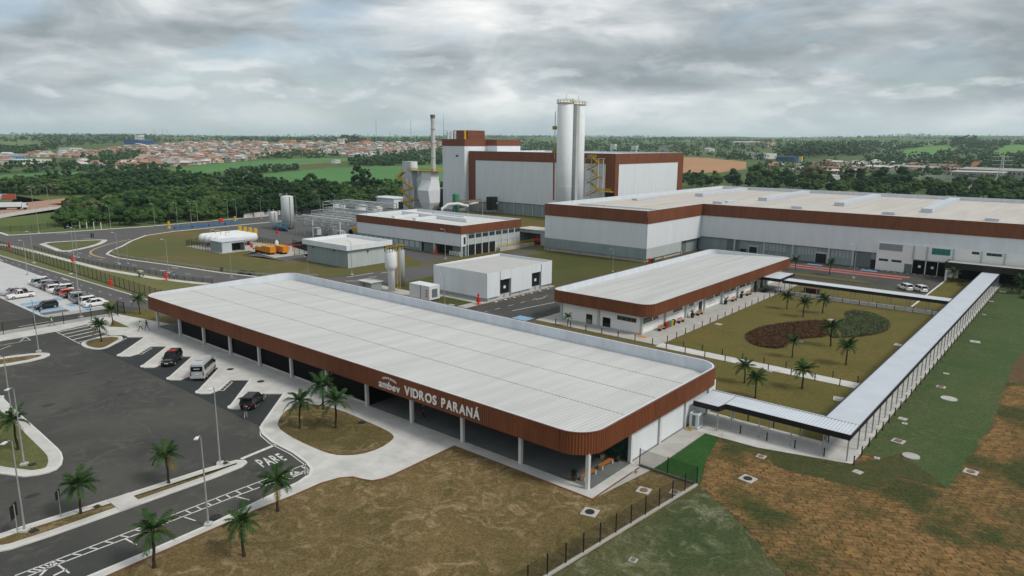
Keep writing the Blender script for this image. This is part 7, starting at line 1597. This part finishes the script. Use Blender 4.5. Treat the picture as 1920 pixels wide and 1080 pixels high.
# right-hand settlement beyond the hall
for a in ((1425, 297, 22, 60, 9, HWALL[0], ROOFS[4], 'long white warehouse beyond the ploughed field', 2, True, 60), (1478, 303, 14, 40, 7, BLUE, BLUE, 'blue sheet shed right of the white warehouse', 2, True, 60), (1330, 284, 14, 30, 6, HWALL[0], ROOFS[4], 'white house among trees left of the warehouse', 2, False, 50), (1190, 285, 12, 12, 14, STEELW, STEELW, 'pale grain bin tower behind the furnace hall', 2, True, 10), (1150, 283, 12, 12, 16, STEELW, STEELW, 'left grain bin behind the furnace hall', 2, True, 10), (1245, 284, 26, 14, 12, HWALL[3], ROOFS[3], 'grey mill building behind the furnace hall', 2, False, 30), (1400, 272, 30, 90, 8, HWALL[0], ROOFS[4], 'far row of pale houses below the hills', 2, False, 70), (1430, 274, 30, 60, 10, HWALL[1], ROOFS[1], 'far brick block below the hills', 2, True, 70),
          (1650, 312, 18, 34, 5, HWALL[0], ROOFS[4], 'white-roofed shed in the right settlement', 1.5, False, 40), (1655, 319, 16, 50, 4, HWALL[1], ROOFS[4], 'long white roof before the white shed', 1.5, False, 50), (1570, 310, 16, 30, 5, HWALL[1], ROOFS[4], 'cream house by the road sign tower', 1.5, False, 40), (1610, 309, 14, 22, 5, HWALL[0], ROOFS[3], 'pale house right of the cream one', 1.5, False, 40), (1720, 322, 14, 60, 5, HWALL[3], ROOFS[3], 'long grey tiled row of workshops', 2, False, 55), (1760, 318, 14, 50, 5, HWALL[3], ROOFS[2], 'brown tiled workshop behind the frame building', 2, False, 55), (1715, 315, 12, 16, 5, HWALL[2], ROOFS[0], 'orange-roofed house in the right settlement', 2, False, 40), (1730, 311, 12, 18, 5, HWALL[1], ROOFS[3], 'cream house above the grey workshops', 2, False, 40), (1780, 314, 12, 14, 7, mat('apricot', (.55, .28, .13), .8), ROOFS[0], 'apricot house below the bright field', 2, True, 40), (1822, 317, 10, 12, 9, mat('apricot', (.55, .28, .13), .8), ROOFS[0], 'tall apricot house by the wood', 2, True, 40), (1890, 333, 20, 90, 7, HWALL[3], ROOFS[3], 'long low grey hall at the right edge', 2, False, 60), (1715, 301, 14, 30, 5, HWALL[0], mat('pale_blue_sheet', (.28, .40, .52), .7), 'pale blue shed below the bright field', 1.5, False, 30), (1545, 320, 16, 46, 4, HWALL[2], ROOFS[1], 'low red-roofed shed by the sign tower', 1.5, False, 60), (1560, 336, 12, 20, 3.5, HWALL[0], ROOFS[4], 'small white shed behind the tree belt', 1, True, 45), (1805, 352, 10, 26, 3, HWALL[0], ROOFS[0], 'orange-roofed shed under the concrete frame', 1.5, False, 45)): big(*a)
g_ = T(1500, 312); t = thing('sign_tower', 'tall yellow and blue sign tower beyond the ploughed field', 'sign', g_); MB().box(g_[0] - 2, g_[0] + 2, g_[1] - 2, g_[1] + 2, g_[2] + 8, g_[2] + 13).build('top_panel', mat('sign_yellow', (.7, .5, .1), .6), t); MB().box(g_[0] - 2, g_[0] + 2, g_[1] - 2, g_[1] + 2, g_[2], g_[2] + 8).build('shaft', mat('sign_blue', (.25, .5, .6), .6), t)
# unfinished concrete frame
x, y = A(1800, 352); fm = thing('unfinished_building', 'unfinished concrete frame with a white roof behind the hall', 'building', (x, y, 0))
for i in range(6):
    for j in range(3):
        if i < 2 and j == 1: continue
        px_, py_ = x - 28 + i * 11, y - 8 + j * 14; MB().box(px_ - .6, px_ + .6, py_ - .6, py_ + .6, 0, 12.5 if i > 1 else 9).build('column', CONCW, fm)
for j in range(3): MB().box(x - 28, x + 27, y - 8.3 + j * 14, y - 7.7 + j * 14, 7.6, 8.6).build('beam', CONCW, fm); MB().box(x - 6, x + 27, y - 8.3 + j * 14, y - 7.7 + j * 14, 11.5, 12.5).build('beam', CONCW, fm)
MB().box(x - 7, x + 28, y - 9, y + 21, 12.5, 13.0).build('roof', CONCW, fm)
# masts
def pylon(px, py, h, w, label, m=STEEL):
    g_ = A(px, py); t = thing('lattice_pylon', label, 'pylon', (*g_, 0)); x, y = g_
    def c(i, z): k = w / 2 * (1 - .82 * min(1, z / (h * .75))); return (x + k * (1 if i in (0, 3) else -1), y + k * (1 if i < 2 else -1), z)
    lv = [h * q for q in (0, .12, .24, .36, .48, .6, .72, .86, 1)]
    for i in range(4): MB().tube([c(i, z) for z in lv], .14, 4).build('leg', m, t)
    for a, b in zip(lv, lv[1:]):
        for i in range(4): j = (i + 1) % 4; MB().bar(c(i, a), c(j, b), .1, .1).build('brace', m, t); MB().bar(c(j, a), c(i, b), .1, .1).build('brace', m, t)
    for z in (h * .74, h * .86, h * .97): MB().bar((x - 6, y - 4, z), (x + 6, y + 4, z), .25, .25).build('cross_arm', m, t)
pylon(1872, 358, 26, 7.5, 'steel lattice power pylon at right beyond the hall', STEELW)
def mast(px, py, h, label):
    g_ = T(px, py); t = thing('radio_mast', label, 'mast', g_)
    mb = MB(); 
    for i in range(3): a = i * 2.094; mb.tube([(g_[0] + 1.2 * cos(a), g_[1] + 1.2 * sin(a), g_[2]), (g_[0] + .5 * cos(a), g_[1] + .5 * sin(a), g_[2] + h)], .28, 4)
    mb.build('lattice', STEEL, t); MB().tube([(g_[0], g_[1], g_[2] + h * .98), (g_[0], g_[1], g_[2] + h * 1.1)], .2, 4).build('antenna', STEEL, t)
    for z in range(1, 8): MB().lathe(g_[0], g_[1], [(1.2 - .09 * z, g_[2] + h * z / 8), (1.3 - .09 * z, g_[2] + h * z / 8 + .5)], 6).build('collar', STEEL, t)
for px, py, h, lb in ((706, 270, 62, 'thin radio mast left of the chimney above the town'), (771, 272, 66, 'thin radio mast nearest the chimney above the town'), (292, 266, 34, 'left mast on the skyline above the blue warehouse'), (307, 266, 40, 'middle mast on the skyline right of the blue warehouse'), (315, 266, 36, 'right mast on the skyline right of the blue warehouse')): mast(px, py, h, lb)

# ------------------------------------------------------------------ air
hz = MB().box(-17000, 17000, -17000, 17000, -25, 215).build('haze', None); hz.data.materials.clear()
tag(hz, kind='stuff', label='thin bluish haze lying over the whole landscape', cat='haze')
hm = bpy.data.materials.new('haze_air'); hm.use_nodes = True; nt = hm.node_tree; nt.nodes.clear(); o_ = nt.nodes.new('ShaderNodeOutputMaterial'); v_ = nt.nodes.new('ShaderNodeVolumePrincipled'); v_.inputs['Color'].default_value = (.70, .85, .95, 1); v_.inputs['Density'].default_value = .00007; v_.inputs['Anisotropy'].default_value = .2
nt.links.new(v_.outputs[0], o_.inputs['Volume']); hz.data.materials.append(hm)
